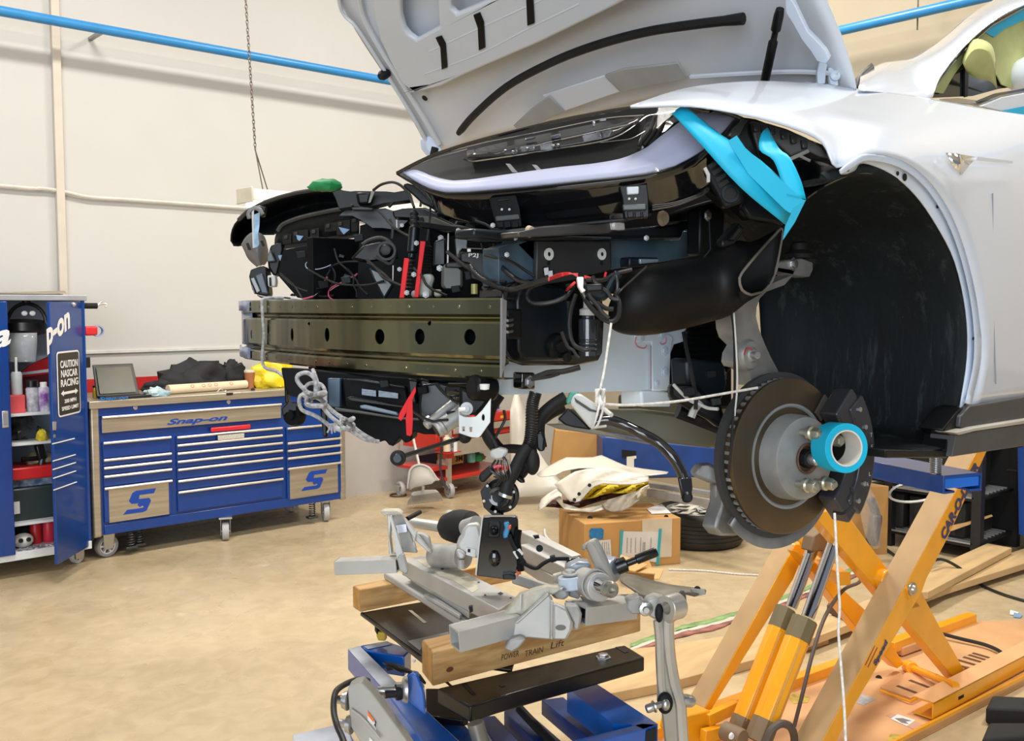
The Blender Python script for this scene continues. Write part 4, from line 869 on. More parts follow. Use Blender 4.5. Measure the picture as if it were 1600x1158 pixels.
build('spring_collar', M().lathe([(0,-.12),(.046,-.12),(.05,-.125),(.05,-.14),(.035,-.145),(.035,-.19),(0,-.19)], cb, (0,0,1), 24), m_satb, car)
build('hose_clamp', M().lathe([(.036,-.148),(.038,-.148),(.038,-.163),(.036,-.163),(.036,-.148)], cb, (0,0,1), 24), mat('brass clamp', (.55,.42,.18), .35, .7), car)
slab('damper_body', [(1075,560),(1135,565),(1138,600),(1130,625),(1100,628),(1078,610)], 1.40, .06, m_satb, car, bev=.012)
slab('spring_tower', [(1045,520),(1070,500),(1145,478),(1145,640),(1120,640),(1085,650),(1050,610),(1045,560)], 1.53, .03, m_void, car, bev=.01)
wire('damper_pipe', [(1095,628,2.2),(1085,640,2.2),(1080,652,2.2)], .009, m_conn, car)
wire('suspension_arm', [(1060,640,2.3),(1100,655,2.3),(1150,675,2.25),(1185,690,2.2)], .022, m_satin, car, n=10)
slab('rear_subframe', [(985,618),(1060,618),(1150,628),(1160,700),(1120,700),(985,668)], 1.75, .05, mat('subframe olive', (.12,.115,.08), .6), car, bev=.01)
# ---- brake disc, dust shield, hub, caliper (steered a little)
ba = V((-.17, -1, .03)).normalized(); BU = V((0,0,1)); BU = (BU-ba*BU.dot(ba)).normalized(); BX = ba.cross(BU)*-1
bc = pY(1233, 713, 1.15)
m_disc = mat('worn disc face', (.15,.115,.075), .34, .85, var=.12, scale=5)
m_hat = mat('grey disc hat', (.30,.31,.31), .45, .3, var=.15, scale=12, bump=.2)
R = .172
disc = build('brake_disc', M().lathe([(.113,0),(.116,.0),(R-.004,0),(R,-.002),(R,-.010),(R-.006,-.010),(R-.006,-.024),(R,-.024),(R,-.034),(.113,-.034)], bc, ba, 72), m_disc, car, ang=40)
vm = M()
for k in range(56):
    t = 2*math.pi*k/56; u = BU*math.cos(t)+BX*math.sin(t); s = ba.cross(u)
    vm.obox(bc+u*(R-.004)-ba*.017, u*.004, s*.0035, ba*.007)
build('vent_rib', vm, m_hat, disc)['kind'] = 'stuff'
build('disc_hat', M().lathe([(.116,-.001),(.116,.0025),(.111,.0025),(.108,.0),(.106,-.02),(.098,-.02),(.094,.0),(.093,.03),(.089,.044),(.084,.047),(.03,.048),(.03,.03),(.0,.03)], bc, ba, 64), m_hat, disc)
build('hub_nose', M().lathe([(.031,.04),(.034,.052),(.031,.054),(.027,.05),(.026,.036),(0,.036)], bc, ba, 32), mat('rusty hub', (.16,.08,.045), .7, var=.3, scale=30), disc)
build('axle_nut', M().lathe([(.0,.062),(.012,.062),(.02,.058),(.021,.036)], bc, ba, 6), m_dk, disc)
build('axle_end', M().lathe([(0,.082),(.010,.082),(.013,.078),(.013,.05)], bc, ba, 16), m_steel, disc)
zb5 = zm(1180, 600, 4.455)
studs = []
m_nut = mat('lug nut', (.48,.46,.38), .3, .8)
hatc = bc+ba*.048
for x, y in ((335,410),(310,645),(430,712),(475,355),(480,560)):
    p = pP(*zb5(x, y), hatc, ba); studs.append(p)
    studs[-1] = hatc+(p-hatc).normalized()*.060
    p = studs[-1]
    s = build('wheel_stud', M().lathe([(.0075,0),(.0075,.05),(.006,.055),(0,.055)], p, ba, 12), m_nut, disc)
    if (x, y) != (480,560) and (x, y) != (475,355):
        build('lug_nut', M().lathe([(.0125,.020),(.0155,.022),(.0155,.030),(.012,.033)], p, ba, 20).lathe([(.0128,.031),(.0128,.047),(.010,.051),(.006,.051),(.006,.047),(0,.047)], p, ba, 6), m_nut, s)
    else:
        build('lug_nut', M().lathe([(.0128,.036),(.0128,.052),(.010,.056),(0,.056)], p, ba, 6), m_nut, s)
sh = build('dust_shield', M().lathe([(.05,-.046),(R-.01,-.046),(R+.010,-.044),(R+.012,-.028),(R+.010,-.028)], bc, ba, 56), mat('shield dark grey', (.035,.036,.038), .6, bump=.2), car, solid=.002)
build('shield_lip', M().lathe([(R-.02,-.04),(R+.022,-.038),(R+.024,-.030),(R-.02,-.034)], bc+BU*-.012, ba, 30, arc=(math.pi*.72, math.pi*1.45), ref=BU), m_kn, sh, solid=.003)
slab('knuckle_foot', [(1132,752),(1142,770),(1160,812),(1168,830),(1150,838),(1128,838),(1118,826),(1122,812),(1130,790)], 1.24, .04, m_kn, car, bev=.012)
# caliper: curved block over the disc edge towards the rear
m_cal = mat('anthracite caliper', (.045,.045,.055), .3, .3, coat=.3, var=.15)
cang = []
def cal_arc(r0, r1, h0, h1, a0, a1, name, m, nn=14, bev=.006):
    mb = M(); P = []
    for k in range(nn+1):
        t = a0+(a1-a0)*k/nn; u = BU*math.cos(t)-BX*math.sin(t)*1.0
        P.append((bc+u*r0+ba*h0, bc+u*r1+ba*h0, bc+u*r1+ba*h1, bc+u*r0+ba*h1))
    vs = [v for q in P for v in q]; fs = [(0,1,2,3), tuple(len(vs)-4+i for i in (3,2,1,0))]
    for k in range(nn):
        for i in range(4): fs.append((k*4+i, k*4+(i+1)%4, (k+1)*4+(i+1)%4, (k+1)*4+i))
    return build(name, M().add(vs, fs), m, cal if cal else car, bev=bev, segs=3)
cal = None
sgn = 1 if (pY(1330,700,1.15)-bc).dot(-BX) > 0 else -1
def A_(d): return math.radians(d)*sgn
cal = cal_arc(.125, .205, .006, .056, A_(44), A_(140), 'brake_caliper', m_cal)
cal_arc(.160, .214, -.05, .062, A_(52), A_(131), 'caliper_bridge', m_cal)
cal_arc(.120, .172, .0015, .007, A_(40), A_(54), 'pad_backing', mat('pad dark', (.05,.04,.03), .7), bev=.002)
for a in (58, 72, 112, 125):
    t = A_(a); u = BU*math.cos(t)-BX*math.sin(t); build('caliper_bolt', M().bolt(bc+u*.185+ba*.060, ba, .006, .006), m_steel, cal)
t = A_(66); u = BU*math.cos(t)-BX*math.sin(t); build('bleed_nipple', M().cyl(bc+u*.205+ba*.045, bc+u*.205+ba*.045+BU*.03, .008, n=10), m_dk, cal)
for a, ch in ((80,'T'),(88,'E'),(106,'L'),(113,'A')):
    t = A_(a); u = BU*math.cos(t)-BX*math.sin(t); words('lettering', ch, bc+u*.196+ba*.0625, BX if BX.x > 0 else -BX, BU, .007, .009, m_conn, cal, 0, 0, .0006)
wire('brake_hose', [(1303,800,1.93),(1318,802,1.90),(1332,790,1.90),(1334,775,1.92),(1330,762,1.93)], .0035, m_dk, car)
# blue tape roll hung on a stud
tc_ = pY(1311, 699, 1.035)
tr = thing('tape_roll', tc_, 'bright blue masking tape roll hung on a wheel stud of the brake disc', 'tape')
tax = V((-.42, -.9, .06)).normalized()
build('tape', M().lathe([(.0385,-.026),(.052,-.026),(.052,.026),(.0385,.026),(.0385,-.026)], tc_, tax, 48), m_tape, tr, bev=.001)
build('card_core', M().lathe([(.0352,-.0262),(.0385,-.0262),(.0385,.0262),(.0352,.0262),(.0352,-.0262)], tc_, tax, 40), mat('core card', (.66,.62,.56), .7), tr)
# printed words on the inside of the core
for k, tx in enumerate(('3M', 'BLUE', 'TAPE')):
    t = 2.2-k*.62; up_ = V((0,0,1))-tax*tax.z; up_.normalize(); sx2 = up_.cross(tax)
    u = up_*math.cos(t)+sx2*math.sin(t); w_ = .012+.006*(k>0)
    q = tc_+u*.0348
    if (tc_+u).dot(FW) > tc_.dot(FW) or True:
        words('print', tx, q-tax*.012, tax, u.cross(tax), .020, .010, mat('teal print', (.05,.28,.33), .5), tr, 0, .01, .0005)
# ================================================================ headlamp
HT = [(622,2.08),(700,2.01),(756,1.97),(850,1.92),(937,1.885),(1020,1.86),(1094,1.85),(1160,1.85),(1240,1.87)]
def hl(px, py, off=0.0, k=.75):
    d = tabi(px, HT); z = 1.65+(480-py)/1500*d
    return pD(px, py, d+k*(z-1.93)+off)
z5 = zm(600, 150, 3.077)
def along(pts, n):       # even points along a pixel polyline
    L = [0]
    for a, b in zip(pts, pts[1:]): L.append(L[-1]+math.hypot(b[0]-a[0], b[1]-a[1]))
    out = []
    for k in range(n+1):
        s = L[-1]*k/n
        for i in range(len(pts)-1):
            if s <= L[i+1]+1e-9: t = (s-L[i])/max(1e-9, L[i+1]-L[i]); out.append((pts[i][0]+(pts[i+1][0]-pts[i][0])*t, pts[i][1]+(pts[i+1][1]-pts[i][1])*t)); break
    return out
def bandp(up_, lo, n, m, off0, off1=None, k=.75, f=hl):
    off1 = off0 if off1 is None else off1; U, Lw = along(up_, n), along(lo, n); rows = []
    for j in range(m+1):
        t = j/m; rows.append([f(a[0]+(b[0]-a[0])*t, a[1]+(b[1]-a[1])*t, off0+(off1-off0)*t, k) for a, b in zip(U, Lw)])
    return M().sheet(rows, 1, 1)
def P5(l): return [z5(*p) for p in l]
lampU = P5([(62,372),(150,325),(240,283),(370,240),(500,203),(650,165),(800,128),(900,107),(1000,88),(1100,70),(1200,55),(1330,38),(1440,45),(1560,78)])+[(1115,170),(1140,178),(1160,186)]
lensL = P5([(62,374),(120,410),(200,447),(300,470),(400,468),(550,456),(700,443),(850,428),(1000,411),(1130,398),(1250,383),(1330,365),(1400,345),(1480,310),(1540,270)])+[(1118,222),(1138,203),(1156,188)]
drlU = P5([(96,370),(150,360),(200,378),(250,400),(330,417),(420,412),(560,392),(700,372),(850,352),(1000,337),(1080,325),(1150,310),(1200,290),(1260,262),(1330,204),(1425,132)])+[(1082,183),(1105,178),(1148,184)]
drlL = P5([(92,373),(130,400),(200,440),(250,457),(300,466),(400,464),(550,452),(700,439),(850,423),(1000,407),(1130,394),(1250,379),(1330,360),(1400,340),(1470,305),(1535,265)])+[(1115,222),(1135,203),(1148,186)]
lampD = P5([(100,380),(150,430),(230,500),(245,560),(320,605),(450,640),(560,642),(660,632),(800,620),(1000,600),(1150,588),(1290,562),(1400,530),(1500,490),(1580,440)])+[(1125,270),(1150,235),(1160,190)]
hlmp = build('headlamp', bandp(lensL, lampD, 40, 5, .0, .10, .3), m_gloss, car, solid=.004, ang=60)
build('lamp_back', bandp([(p[0], p[1]-2) for p in lampU], lensL, 40, 4, .09, .02), m_void, hlmp, solid=.003, ang=60)
build('light_guide', bandp(drlU, drlL, 46, 3, .010, .006), mat('milky light guide', (.50,.53,.70), .35, var=.01), hlmp, solid=.006, offset=1, ang=60, label='milky white light guide along the lamp edge')
m_lensg = mat('clear lamp cover', (.01,.01,.012), .04, alpha=.14, var=0, spec=.8)
build('lamp_cover', bandp(lampU, lensL, 46, 6, -.008, -.004), m_lensg, hlmp, ang=60)
build('lamp_rim', M().tube([hl(x, y, -.006) for x, y in along(lampU, 60)], .004, 6), m_gloss, hlmp)
build('lamp_rim', M().tube([hl(x, y, -.003) for x, y in along(lensL, 60)], .0022, 6), m_satin, hlmp)
m_chr = mat('lamp chrome', (.6,.6,.62), .12, 1.0)
m_opt = mat('lamp optic', (.25,.27,.32), .06, .3, coat=1, var=.5, scale=25, col2=(.02,.02,.03))
m_bez = mat('lamp bezel dark', (.03,.03,.028), .2, coat=.5, var=.4, scale=6)
for pts, r in (([(190,372),(260,392),(330,410),(410,412),(560,392),(720,370),(1000,336),(1140,312),(1225,282),(1300,228),(1330,200)], .0016), ([(380,302),(420,315),(480,308),(640,285),(860,250),(1000,228),(1090,206),(1150,180),(1210,140),(1265,98),(1320,88),(1400,75)], .0016), ([(500,272),(540,278),(570,268),(700,245),(820,215),(1000,175),(1110,150),(1205,132)], .0014), ([(230,285),(330,262),(500,220),(700,182),(900,140),(1080,105),(1250,92)], .0010), ([(1040,225),(1120,215),(1190,205),(1255,170)], .001), ([(100,352),(240,300),(400,255)], .0009)):
    build('chrome_line', M().tube(smooth_path([hl(*z5(x, y), .03) for x, y in pts], 4), r, 6), m_chr, hlmp)
# optics: stepped bezel, lens blocks, striped reflectors
build('bezel_step', bandp(P5([(400,270),(560,232),(760,190),(960,150),(1120,118),(1240,95)]), P5([(400,300),(560,292),(760,262),(960,228),(1110,195),(1240,110)]), 20, 2, .055, .03), m_bez, hlmp, solid=.003, offset=1)
for q in ([(575,258),(640,245),(645,276),(580,285)], [(655,243),(725,232),(725,262),(660,273)], [(750,236),(810,222),(815,252),(752,262)], [(955,190),(1040,172),(1050,205),(960,222)], [(1050,170),(1100,160),(1085,196),(1056,203)], [(800,190),(850,178),(850,198),(805,206)], [(1003,118),(1016,115),(1016,145),(1004,147)], [(1035,110),(1070,106),(1070,118),(1036,122)], [(675,205),(730,192),(728,200),(678,212)]):
    build('lens_block', M().prism([hl(*z5(*p), .026) for p in q], FW*.012), m_opt, hlmp, bev=.002)
for x, y in ((815,242),(838,238),(620,270),(690,253)):
    build('optic_glint', M().ball(hl(*z5(x, y), .022), .004, 8, 6), m_chr, hlmp)
m_str = mat('striped reflector', (.7,.7,.75), .3, .5)
for a, b in (((585,325),(640,368)), ((712,330),(762,365))):
    q = M()
    for k in range(9):
        t = k/9; x = a[0]+(b[0]-a[0])*t*.6; y = a[1]+(b[1]-a[1])*t
        q.prism([hl(*z5(x, y), .022), hl(*z5(x+22+6*t, y+2), .022), hl(*z5(x+24+6*t, y+4.2), .022), hl(*z5(x+1, y+2.4), .022)], FW*.002)
    build('reflector_stripe', q, m_str, hlmp)['kind'] = 'stuff'
build('bezel_ripple', bandp(P5([(1265,100),(1330,85),(1390,80),(1420,120)]), P5([(1215,250),(1240,262),(1290,225),(1330,190)]), 14, 3, .03), m_bez, hlmp, solid=.003, offset=1)
for x in (1285, 1310, 1335): build('ripple_rib', M().tube(smooth_path([hl(*z5(x-60, 240), .026), hl(*z5(x-10, 170), .024), hl(*z5(x+20, 95), .026)], 4), .004, 6), m_bez, hlmp)
# black skirt: latch brackets with slots
def hs(px, py, off=0.0): return hl(px, py, off+.015, .0)
def q5(name, l, off, th, m, parent, bev=.002, **k): return build(name, M().prism([hs(*z5(*p), off) for p in l], FW*th), m, parent, bev=bev, **k)
for ox, oy, sc in ((505,480,1.0), (1130,428,1.02)):
    def T(x, y): return (ox+x*sc, oy+y*sc*1.0)
    c = q5('latch', [T(0,8), T(130,-4), T(148,60), T(158,148), T(40,160), T(18,80)] if ox < 600 else [T(0,5), T(132,-2), T(140,60), T(142,150), T(26,158), T(16,70)], -.035, .02, m_satin, hlmp)
    q5('latch_slot', [T(40,18), T(92,12), T(94,20), T(42,26)] if ox < 600 else [T(36,8), T(94,6), T(94,42), T(38,46)], -.040, .006, m_gloss if ox < 600 else mat('latch window', (.45,.5,.55), .3), c)
    for qx in (62, 98) if ox < 600 else (48, 78): build('latch_pin', M().ball(hs(*z5(*T(qx, 66)), -.038), .0028, 8, 6), m_conn, c)
    q5('latch_tab', [T(30,98), T(142,88), T(148,112), T(34,122)] if ox < 600 else [T(16,92), T(128,88), T(128,116), T(20,120)], -.042, .008, mat('latch grey', (.05,.06,.06), .4), c)
    for k in range(3): q5('latch_foot', [T(38+k*36,126), T(66+k*36,122), T(68+k*36,150), T(42+k*36,154)], -.041, .006, m_satin, c, .001)
q5('skirt_rib', [(160,600),(440,646),(660,632),(1150,585),(1290,560),(1290,570),(1150,600),(660,648),(440,664),(180,630)], -.002, .02, m_satin, hlmp)
for k in range(3):
    build('skirt_gloss_line', M().tube(smooth_path([hl(*z5(1290, 528+k*10), -.0), hl(*z5(1400, 512+k*8), -.0), hl(*z5(1500, 478+k*6), .0), hl(*z5(1560, 450+k*4), .0)], 4), .0018, 6), m_bez, hlmp)
# side mounting plate with ribs and a round boss
zk7 = zm(1000, 130, 3.3075)
def k7(l, off): return [pD(*zk7(*p), 1.80+off) for p in l]
mp = build('mounting_plate', M().prism(k7([(330,440),(390,392),(420,405),(480,480),(530,560),(538,590),(520,620),(450,645),(430,635),(410,590),(375,530),(345,480)], 0), FW*.018), m_satin, hlmp, bev=.004)
for l in ([(350,425),(392,402),(404,420),(362,445)], [(368,460),(418,430),(428,448),(380,480)], [(388,495),(438,462),(448,480),(398,514)], [(402,525),(450,494),(462,512),(412,545)]):
    build('plate_pocket', M().prism(k7(l, -.003), FW*.004), mat('pocket black', (.004,.004,.004), .7), mp)
build('plate_boss', M().lathe([(.012,0),(.017,0),(.017,-.006),(.012,-.006),(.012,0)], pD(*zk7(465,573), 1.80), FW, 20), m_satb, mp)
build('boss_hole', M().lathe([(0,-.002),(.012,-.002),(.012,0),(0,0)], pD(*zk7(465,573), 1.80), FW, 16), MATS['pocket black'], mp)
build('plate_clip', M().prism(k7([(328,440),(342,432),(362,470),(362,510),(346,512),(346,475)], -.004), FW*.006), m_conn, mp)
build('corner_cover', M().prism([pD(*zk7(*p), 1.86) for p in ((440,260),(490,185),(570,185),(575,260),(640,420),(740,560),(745,740),(690,720),(560,700),(520,640),(545,590),(480,470),(400,390),(380,350))], FW*.03), m_satin, car, bev=.006)
build('corner_gloss', M().prism([pD(*zk7(*p), 1.85) for p in ((450,270),(480,235),(530,182),(560,190),(515,270),(480,285))], FW*.006), m_bez, car, bev=.003)
# row of clip pockets under the fender edge
cpk = build('clip_rail', M().prism([pD(*zk7(*p), 1.86) for p in ((575,195),(660,205),(760,235),(860,280),(930,320),(985,390),(930,380),(860,345),(780,375),(700,300),(610,350),(585,260))], FW*.03), mat('clip rail grey', (.05,.05,.05), .4, var=.3), car, bev=.004)
for x, y in ((598,225),(640,232),(682,238),(742,262),(792,285),(848,312)):
    build('clip_pocket', M().prism([pD(*zk7(x+a, y+b), 1.852) for a, b in ((-15,-20),(16,-14),(20,22),(-10,26))], FW*.008), MATS['pocket black'], cpk, bev=.001)
    build('clip_tooth', M().prism([pD(*zk7(x+a, y+b), 1.848) for a, b in ((-8,-2),(10,0),(12,22),(-4,24))], FW*.006), m_bez, cpk, bev=.001)
build('clip_rod', M().tube([pD(*zk7(770,395), 1.85), pD(*zk7(870,350), 1.85)], .004, 6).tube([pD(*zk7(825,375), 1.85), pD(*zk7(880,402), 1.84)], .003, 6), m_kn, cpk)
build('clip_web', M().prism([pD(*zk7(*p), 1.865) for p in ((870,345),(900,300),(985,390),(940,380))], FW*.004), m_alu, cpk)
# ---- masking tape strips
tp = thing('tape_strip', pD(*zk7(500,450), 1.76), 'long diagonal blue tape strip from the headlamp top down to the brake duct', 'tape')
build('strip', M().sheet([[pD(*zk7(165,155), 1.82), pD(*zk7(300,300), 1.775), pD(*zk7(520,540), 1.755), pD(*zk7(755,735), 1.80)], [pD(*zk7(200,130), 1.82), pD(*zk7(365,262), 1.775), pD(*zk7(590,470), 1.755), pD(*zk7(790,640), 1.795)], [pD(*zk7(225,108), 1.83), pD(*zk7(412,262), 1.785), pD(*zk7(625,400), 1.765), pD(*zk7(835,600), 1.79)]], 4, 3), m_tape, tp, solid=.0012)
build('strip_layer', M().prism([pD(*zk7(x, y), 1.752) for x, y in ((455,298),(500,270),(545,335),(840,600),(858,605),(790,680),(750,655),(560,470))], FW*.0012), mat('blue tape second layer', (.0,.39,.61), .55, var=.04), tp)
tp2 = thing('tape_strip', pD(*zk7(700,350), 1.76), 'short twisted blue tape strip from the clip rail to the long strip', 'tape')
build('strip', M().sheet([[pD(*zk7(658,228), 1.845), pD(*zk7(625,265), 1.80), pD(*zk7(618,345), 1.775), pD(*zk7(690,400), 1.765), pD(*zk7(735,520), 1.756), pD(*zk7(760,580), 1.752)], [pD(*zk7(664,235), 1.845), pD(*zk7(690,290), 1.80), pD(*zk7(725,345), 1.775), pD(*zk7(775,385), 1.765), pD(*zk7(830,500), 1.756), pD(*zk7(858,600), 1.752)]], 4, 3), m_tape, tp2, solid=.0012)
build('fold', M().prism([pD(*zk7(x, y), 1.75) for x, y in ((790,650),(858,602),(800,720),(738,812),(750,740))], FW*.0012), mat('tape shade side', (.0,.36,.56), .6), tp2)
# ================================================================ far side and middle of the open front
_w = wire
def wire(name, pts, r, m, parent, f=ident, n=6, sm=5, **k): return _w(name, pts, r*.6, m, parent, f, n, sm, **k)
def dslab(name, pts, d, th, m, parent, f=ident, bev=.0, **k):
    return build(name, M().prism([pD(*f(*p), d) for p in pts], FW*th), m, parent, bev=bev, **k)
g1 = zm(360, 280, 5.79); g2 = zm(540, 280, 5.788)
def G1(l): return [g1(*p) for p in l]
def fb(d0, bul):      # depth that bulges away from us in the middle of the band
    return lambda x, y, off, k: pD(x, y, tabi(x, [(360, 3.02), (420, 2.92), (480, 2.86), (560, 2.74)])+d0+off)
dU = G1([(5,560),(8,480),(35,415),(80,360),(160,285),(300,212),(450,160),(600,122),(750,98),(900,92),(1030,118),(1090,160),(1115,215)])
dL = G1([(25,600),(60,605),(110,600),(140,560),(190,520),(270,500),(400,500),(440,470),(560,400),(800,320),(1000,290),(1060,280),(1110,275)])
UU, LL = along(dU, 26), along(dL, 26)
rows = []
for j in range(7):
    t = j/6; rows.append([fb(0,0)((a[0]+(b[0]-a[0])*t), (a[1]+(b[1]-a[1])*t), .30*math.sin(math.pi*t*.9), 0) for a, b in zip(UU, LL)])
far = build('far_arch_liner', M().sheet(rows, 1, 2), m_liner, car, solid=.004, ang=60)
build('liner_rim', M().tube([fb(0,0)(a[0], a[1], -.004, 0) for a in UU[4:]], .006, 6), mat('rim grey', (.045,.045,.042), .5, spec=.3), far)
# bumper carrier arc with clip pockets
cU = G1([(410,600),(408,520),(425,460),(470,410),(560,368),(680,330),(800,302),(940,275),(1070,262),(1158,285)]); cL = G1([(450,690),(470,650),(500,622),(560,612),(640,598),(760,572),(900,548),(1000,535),(1080,528),(1158,515)])
arc = build('bumper_carrier', bandp(cU, cL, 30, 3, -.06, -.02, 0, fb(0,0)), mat('carrier grey black', (.014,.015,.013), .5, var=.2, spec=.25), car, solid=.008, ang=60)
for a, b in ((G1([(430,470),(470,415),(560,372),(700,330),(940,280),(1070,265)]), 0), (G1([(500,615),(640,592),(900,540),(1000,528),(1158,508)]), 1)):
    build('carrier_rim', M().tube(smooth_path([fb(0,0)(x, y, -.075+.03*b, 0) for x, y in a], 4), .0065, 6), MATS['rim grey'], arc)
def pocket(x0, y0, x1, y1, nm, mm, dd=-.078): return build(nm, M().prism([fb(0,0)(*g1(x, y), dd, 0) for x, y in ((x0,y0),(x1,y0-(x1-x0)*.12),(x1,y1-(x1-x0)*.12),(x0,y1))], FW*.01), mm, arc, bev=.002)
for x0, y0, x1, y1 in ((470,500,550,590),(560,470,700,575),(720,450,800,540),(850,400,960,480),(960,380,1080,510),(1090,350,1150,480)):
    pocket(x0, y0, x1, y1, 'carrier_pocket', MATS['pocket black'] if 'pocket black' in MATS else m_dk)
    pocket(x0+12, y0+10, x0+46, y0+44, 'carrier_clip', MATS['rim grey'], -.086)
m_pb = mat('pale blue reflector', (.25,.38,.58), .25)
for l in ([(595,505),(660,515),(625,560),(605,545)], [(978,432),(1080,455),(1025,500),(1000,470)], [(430,690),(465,685),(450,740)]):
    build('window_glint', M().prism([fb(0,0)(*g1(*p), -.09, 0) for p in l], FW*.004), m_pb, arc)
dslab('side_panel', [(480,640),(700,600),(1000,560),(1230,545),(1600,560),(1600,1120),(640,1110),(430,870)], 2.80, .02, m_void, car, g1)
dslab('carrier_foot', [(360,600),(470,560),(480,640),(430,860),(390,880),(340,800),(330,720)], 2.84, .04, m_satin, car, g1, .006)
dslab('foot_plate', [(330,700),(360,640),(405,740),(330,750)], 2.82, .01, mat('foot grey', (.08,.10,.11), .4), car, g1, .003)
# duct nozzle and radar module at the far corner
dn_ = build('air_nozzle', M().sheet([[pD(*g1(x, y), d) for x, y, d in r] for r in ([(105,590,2.98),(150,520,2.92),(220,480,2.9),(300,520,2.92),(335,640,2.98)], [(130,640,2.96),(175,600,2.9),(235,590,2.88),(300,620,2.9),(335,690,2.96)], [(170,720,2.95),(210,700,2.9),(250,700,2.88),(290,700,2.9),(325,740,2.95)], [(245,790,2.95),(262,780,2.92),(275,778,2.9),(290,775,2.92),(300,775,2.95)])], 4, 4), mat('grey nozzle', (.17,.165,.16), .5, var=.15), car, solid=.006)
for l in ([(140,580),(160,575),(185,640),(160,640)], [(270,560),(290,555),(310,600),(290,610)]):
    dslab('nozzle_slot', l, 2.86, .006, m_dk, dn_, g1)
rm = dslab('radar_module', [(180,820),(290,780),(330,800),(350,1040),(330,1060),(230,1040),(195,1000),(165,880)], 2.82, .05, m_satin, car, g1, .008)
dslab('module_face', [(182,900),(212,890),(268,1010),(236,1030)], 2.81, .01, mat('module face', (.35,.36,.38), .4), rm, g1, .002)
dslab('module_side', [(220,870),(290,850),(345,1040),(280,1030)], 2.812, .008, mat('module blue', (.04,.06,.09), .35), rm, g1, .003)
dslab('module_clip', [(185,960),(200,955),(230,1035),(215,1040)], 2.805, .02, m_gloss, rm, g1, .002)
cn = dslab('small_connector', [(332,872),(400,868),(410,920),(405,970),(340,972)], 2.78, .03, m_conn, car, g1, .003)
dslab('connector_core', [(350,890),(365,888),(370,965),(352,965)], 2.775, .01, m_dk, cn, g1)
dslab('strap_clip', [(200,250),(260,235),(320,250),(318,285),(300,338),(262,335),(262,290),(210,270)], 2.80, .02, m_satin, car, g1, .003)
o = build('clip_ring', M().tube(smooth_path([pD(*g1(x, y), 2.79) for x, y in ((175,355),(165,310),(190,275),(225,262),(262,275),(290,320))], 4), .007, 8), mat('clip grey', (.2,.2,.2), .4), car)
sp = thing('hanging_strap', pD(*g1(225,450), 2.78), 'pale blue strap hanging from a grey clip at the far front corner of the car', 'strap')
dslab('webbing', [(192,300),(212,275),(214,620),(202,625)], 2.78, .003, m_conn, sp, g1)
dslab('webbing', [(215,320),(265,300),(262,420),(250,500),(262,590),(245,612),(213,622)], 2.775, .003, mat('pale blue strap', (.32,.52,.72), .5, var=.25, scale=30), sp, g1)
# wiring of the far corner
c1 = dslab('plug', [(698,690),(745,660),(785,705),(738,742)], 2.62, .03, m_w, car, g1, .003, label='white wire connector plug')
dslab('plug_socket', [(770,660),(840,615),(865,650),(860,680),(800,712),(785,700)], 2.63, .03, m_gloss, c1, g1, .003)
wire('loom_wire', [(*g1(710,735),2.62),(*g1(680,770),2.62),(*g1(700,810),2.61),(*g1(780,815),2.6),(*g1(850,800),2.6),(*g1(910,775),2.6)], .0022, mat('pale wire', (.35,.38,.5), .4), car)
wire('wire_loom', [(*g1(900,800),2.6),(*g1(960,770),2.58),(*g1(1040,750),2.56),(*g1(1158,745),2.5),(*g2(160,740),2.48),(*g2(260,790),2.4),(*g2(340,850),2.3),(*g2(430,940),2.25)], .005, m_wire, car)
wire('wire_loom', [(*g1(920,800),2.6),(*g1(945,850),2.6),(*g1(940,920),2.6),(*g1(900,980),2.6)], .005, m_wire, car)
wire('wire_loom', [(*g1(905,820),2.6),(*g1(870,880),2.6),(*g1(830,980),2.6),(*g1(760,1060),2.58),(*g1(650,1090),2.56),(*g1(480,1070),2.56),(*g1(300,1070),2.6),(*g1(250,1050),2.62)], .004, m_wire, car)
wire('wire_loom', [(*g1(450,850),2.7),(*g1(520,910),2.68),(*g1(590,980),2.64),(*g1(650,1080),2.58)], .004, m_wire, car)
m_pink = mat('pink wire', (.55,.08,.14), .4)
wire('pink_wire', [(*g1(1150,855),2.58),(*g1(1060,910),2.58),(*g1(950,960),2.58),(*g1(895,1000),2.58),(*g1(890,1060),2.57),(*g1(940,1100),2.56)], .003, m_pink, car)
wire('pink_wire', [(*g1(1140,870),2.585),(*g1(1055,925),2.585),(*g1(950,975),2.585),(*g1(900,1010),2.585)], .002, mat('pale pink wire', (.65,.35,.4), .4), car)
wire('pink_wire', [(*g1(880,885),2.59),(*g1(860,910),2.59),(*g1(845,945),2.59)], .004, m_pink, car)
wire('red_wire', [(*g1(650,1085),2.55),(*g1(700,1075),2.55),(*g1(750,1060),2.55)], .004, m_pink, car)
wire('tape_wrap', [(*g1(440,1060),2.56),(*g1(520,1075),2.56),(*g1(620,1085),2.55),(*g1(660,1100),2.55)], .006, m_conn, car)
for x, y, s in ((560,1045,26),(790,990,24),(1000,700,40),(1050,890,60),(600,560,0)):
    if s: dslab('wire_clip', [(x-s,y+s*.4),(x-s*.3,y-s*.6),(x+s,y-s*.2),(x+s*.6,y+s*.6),(x,y+s*.3)], 2.58, .02, m_satin, car, g1, .003)
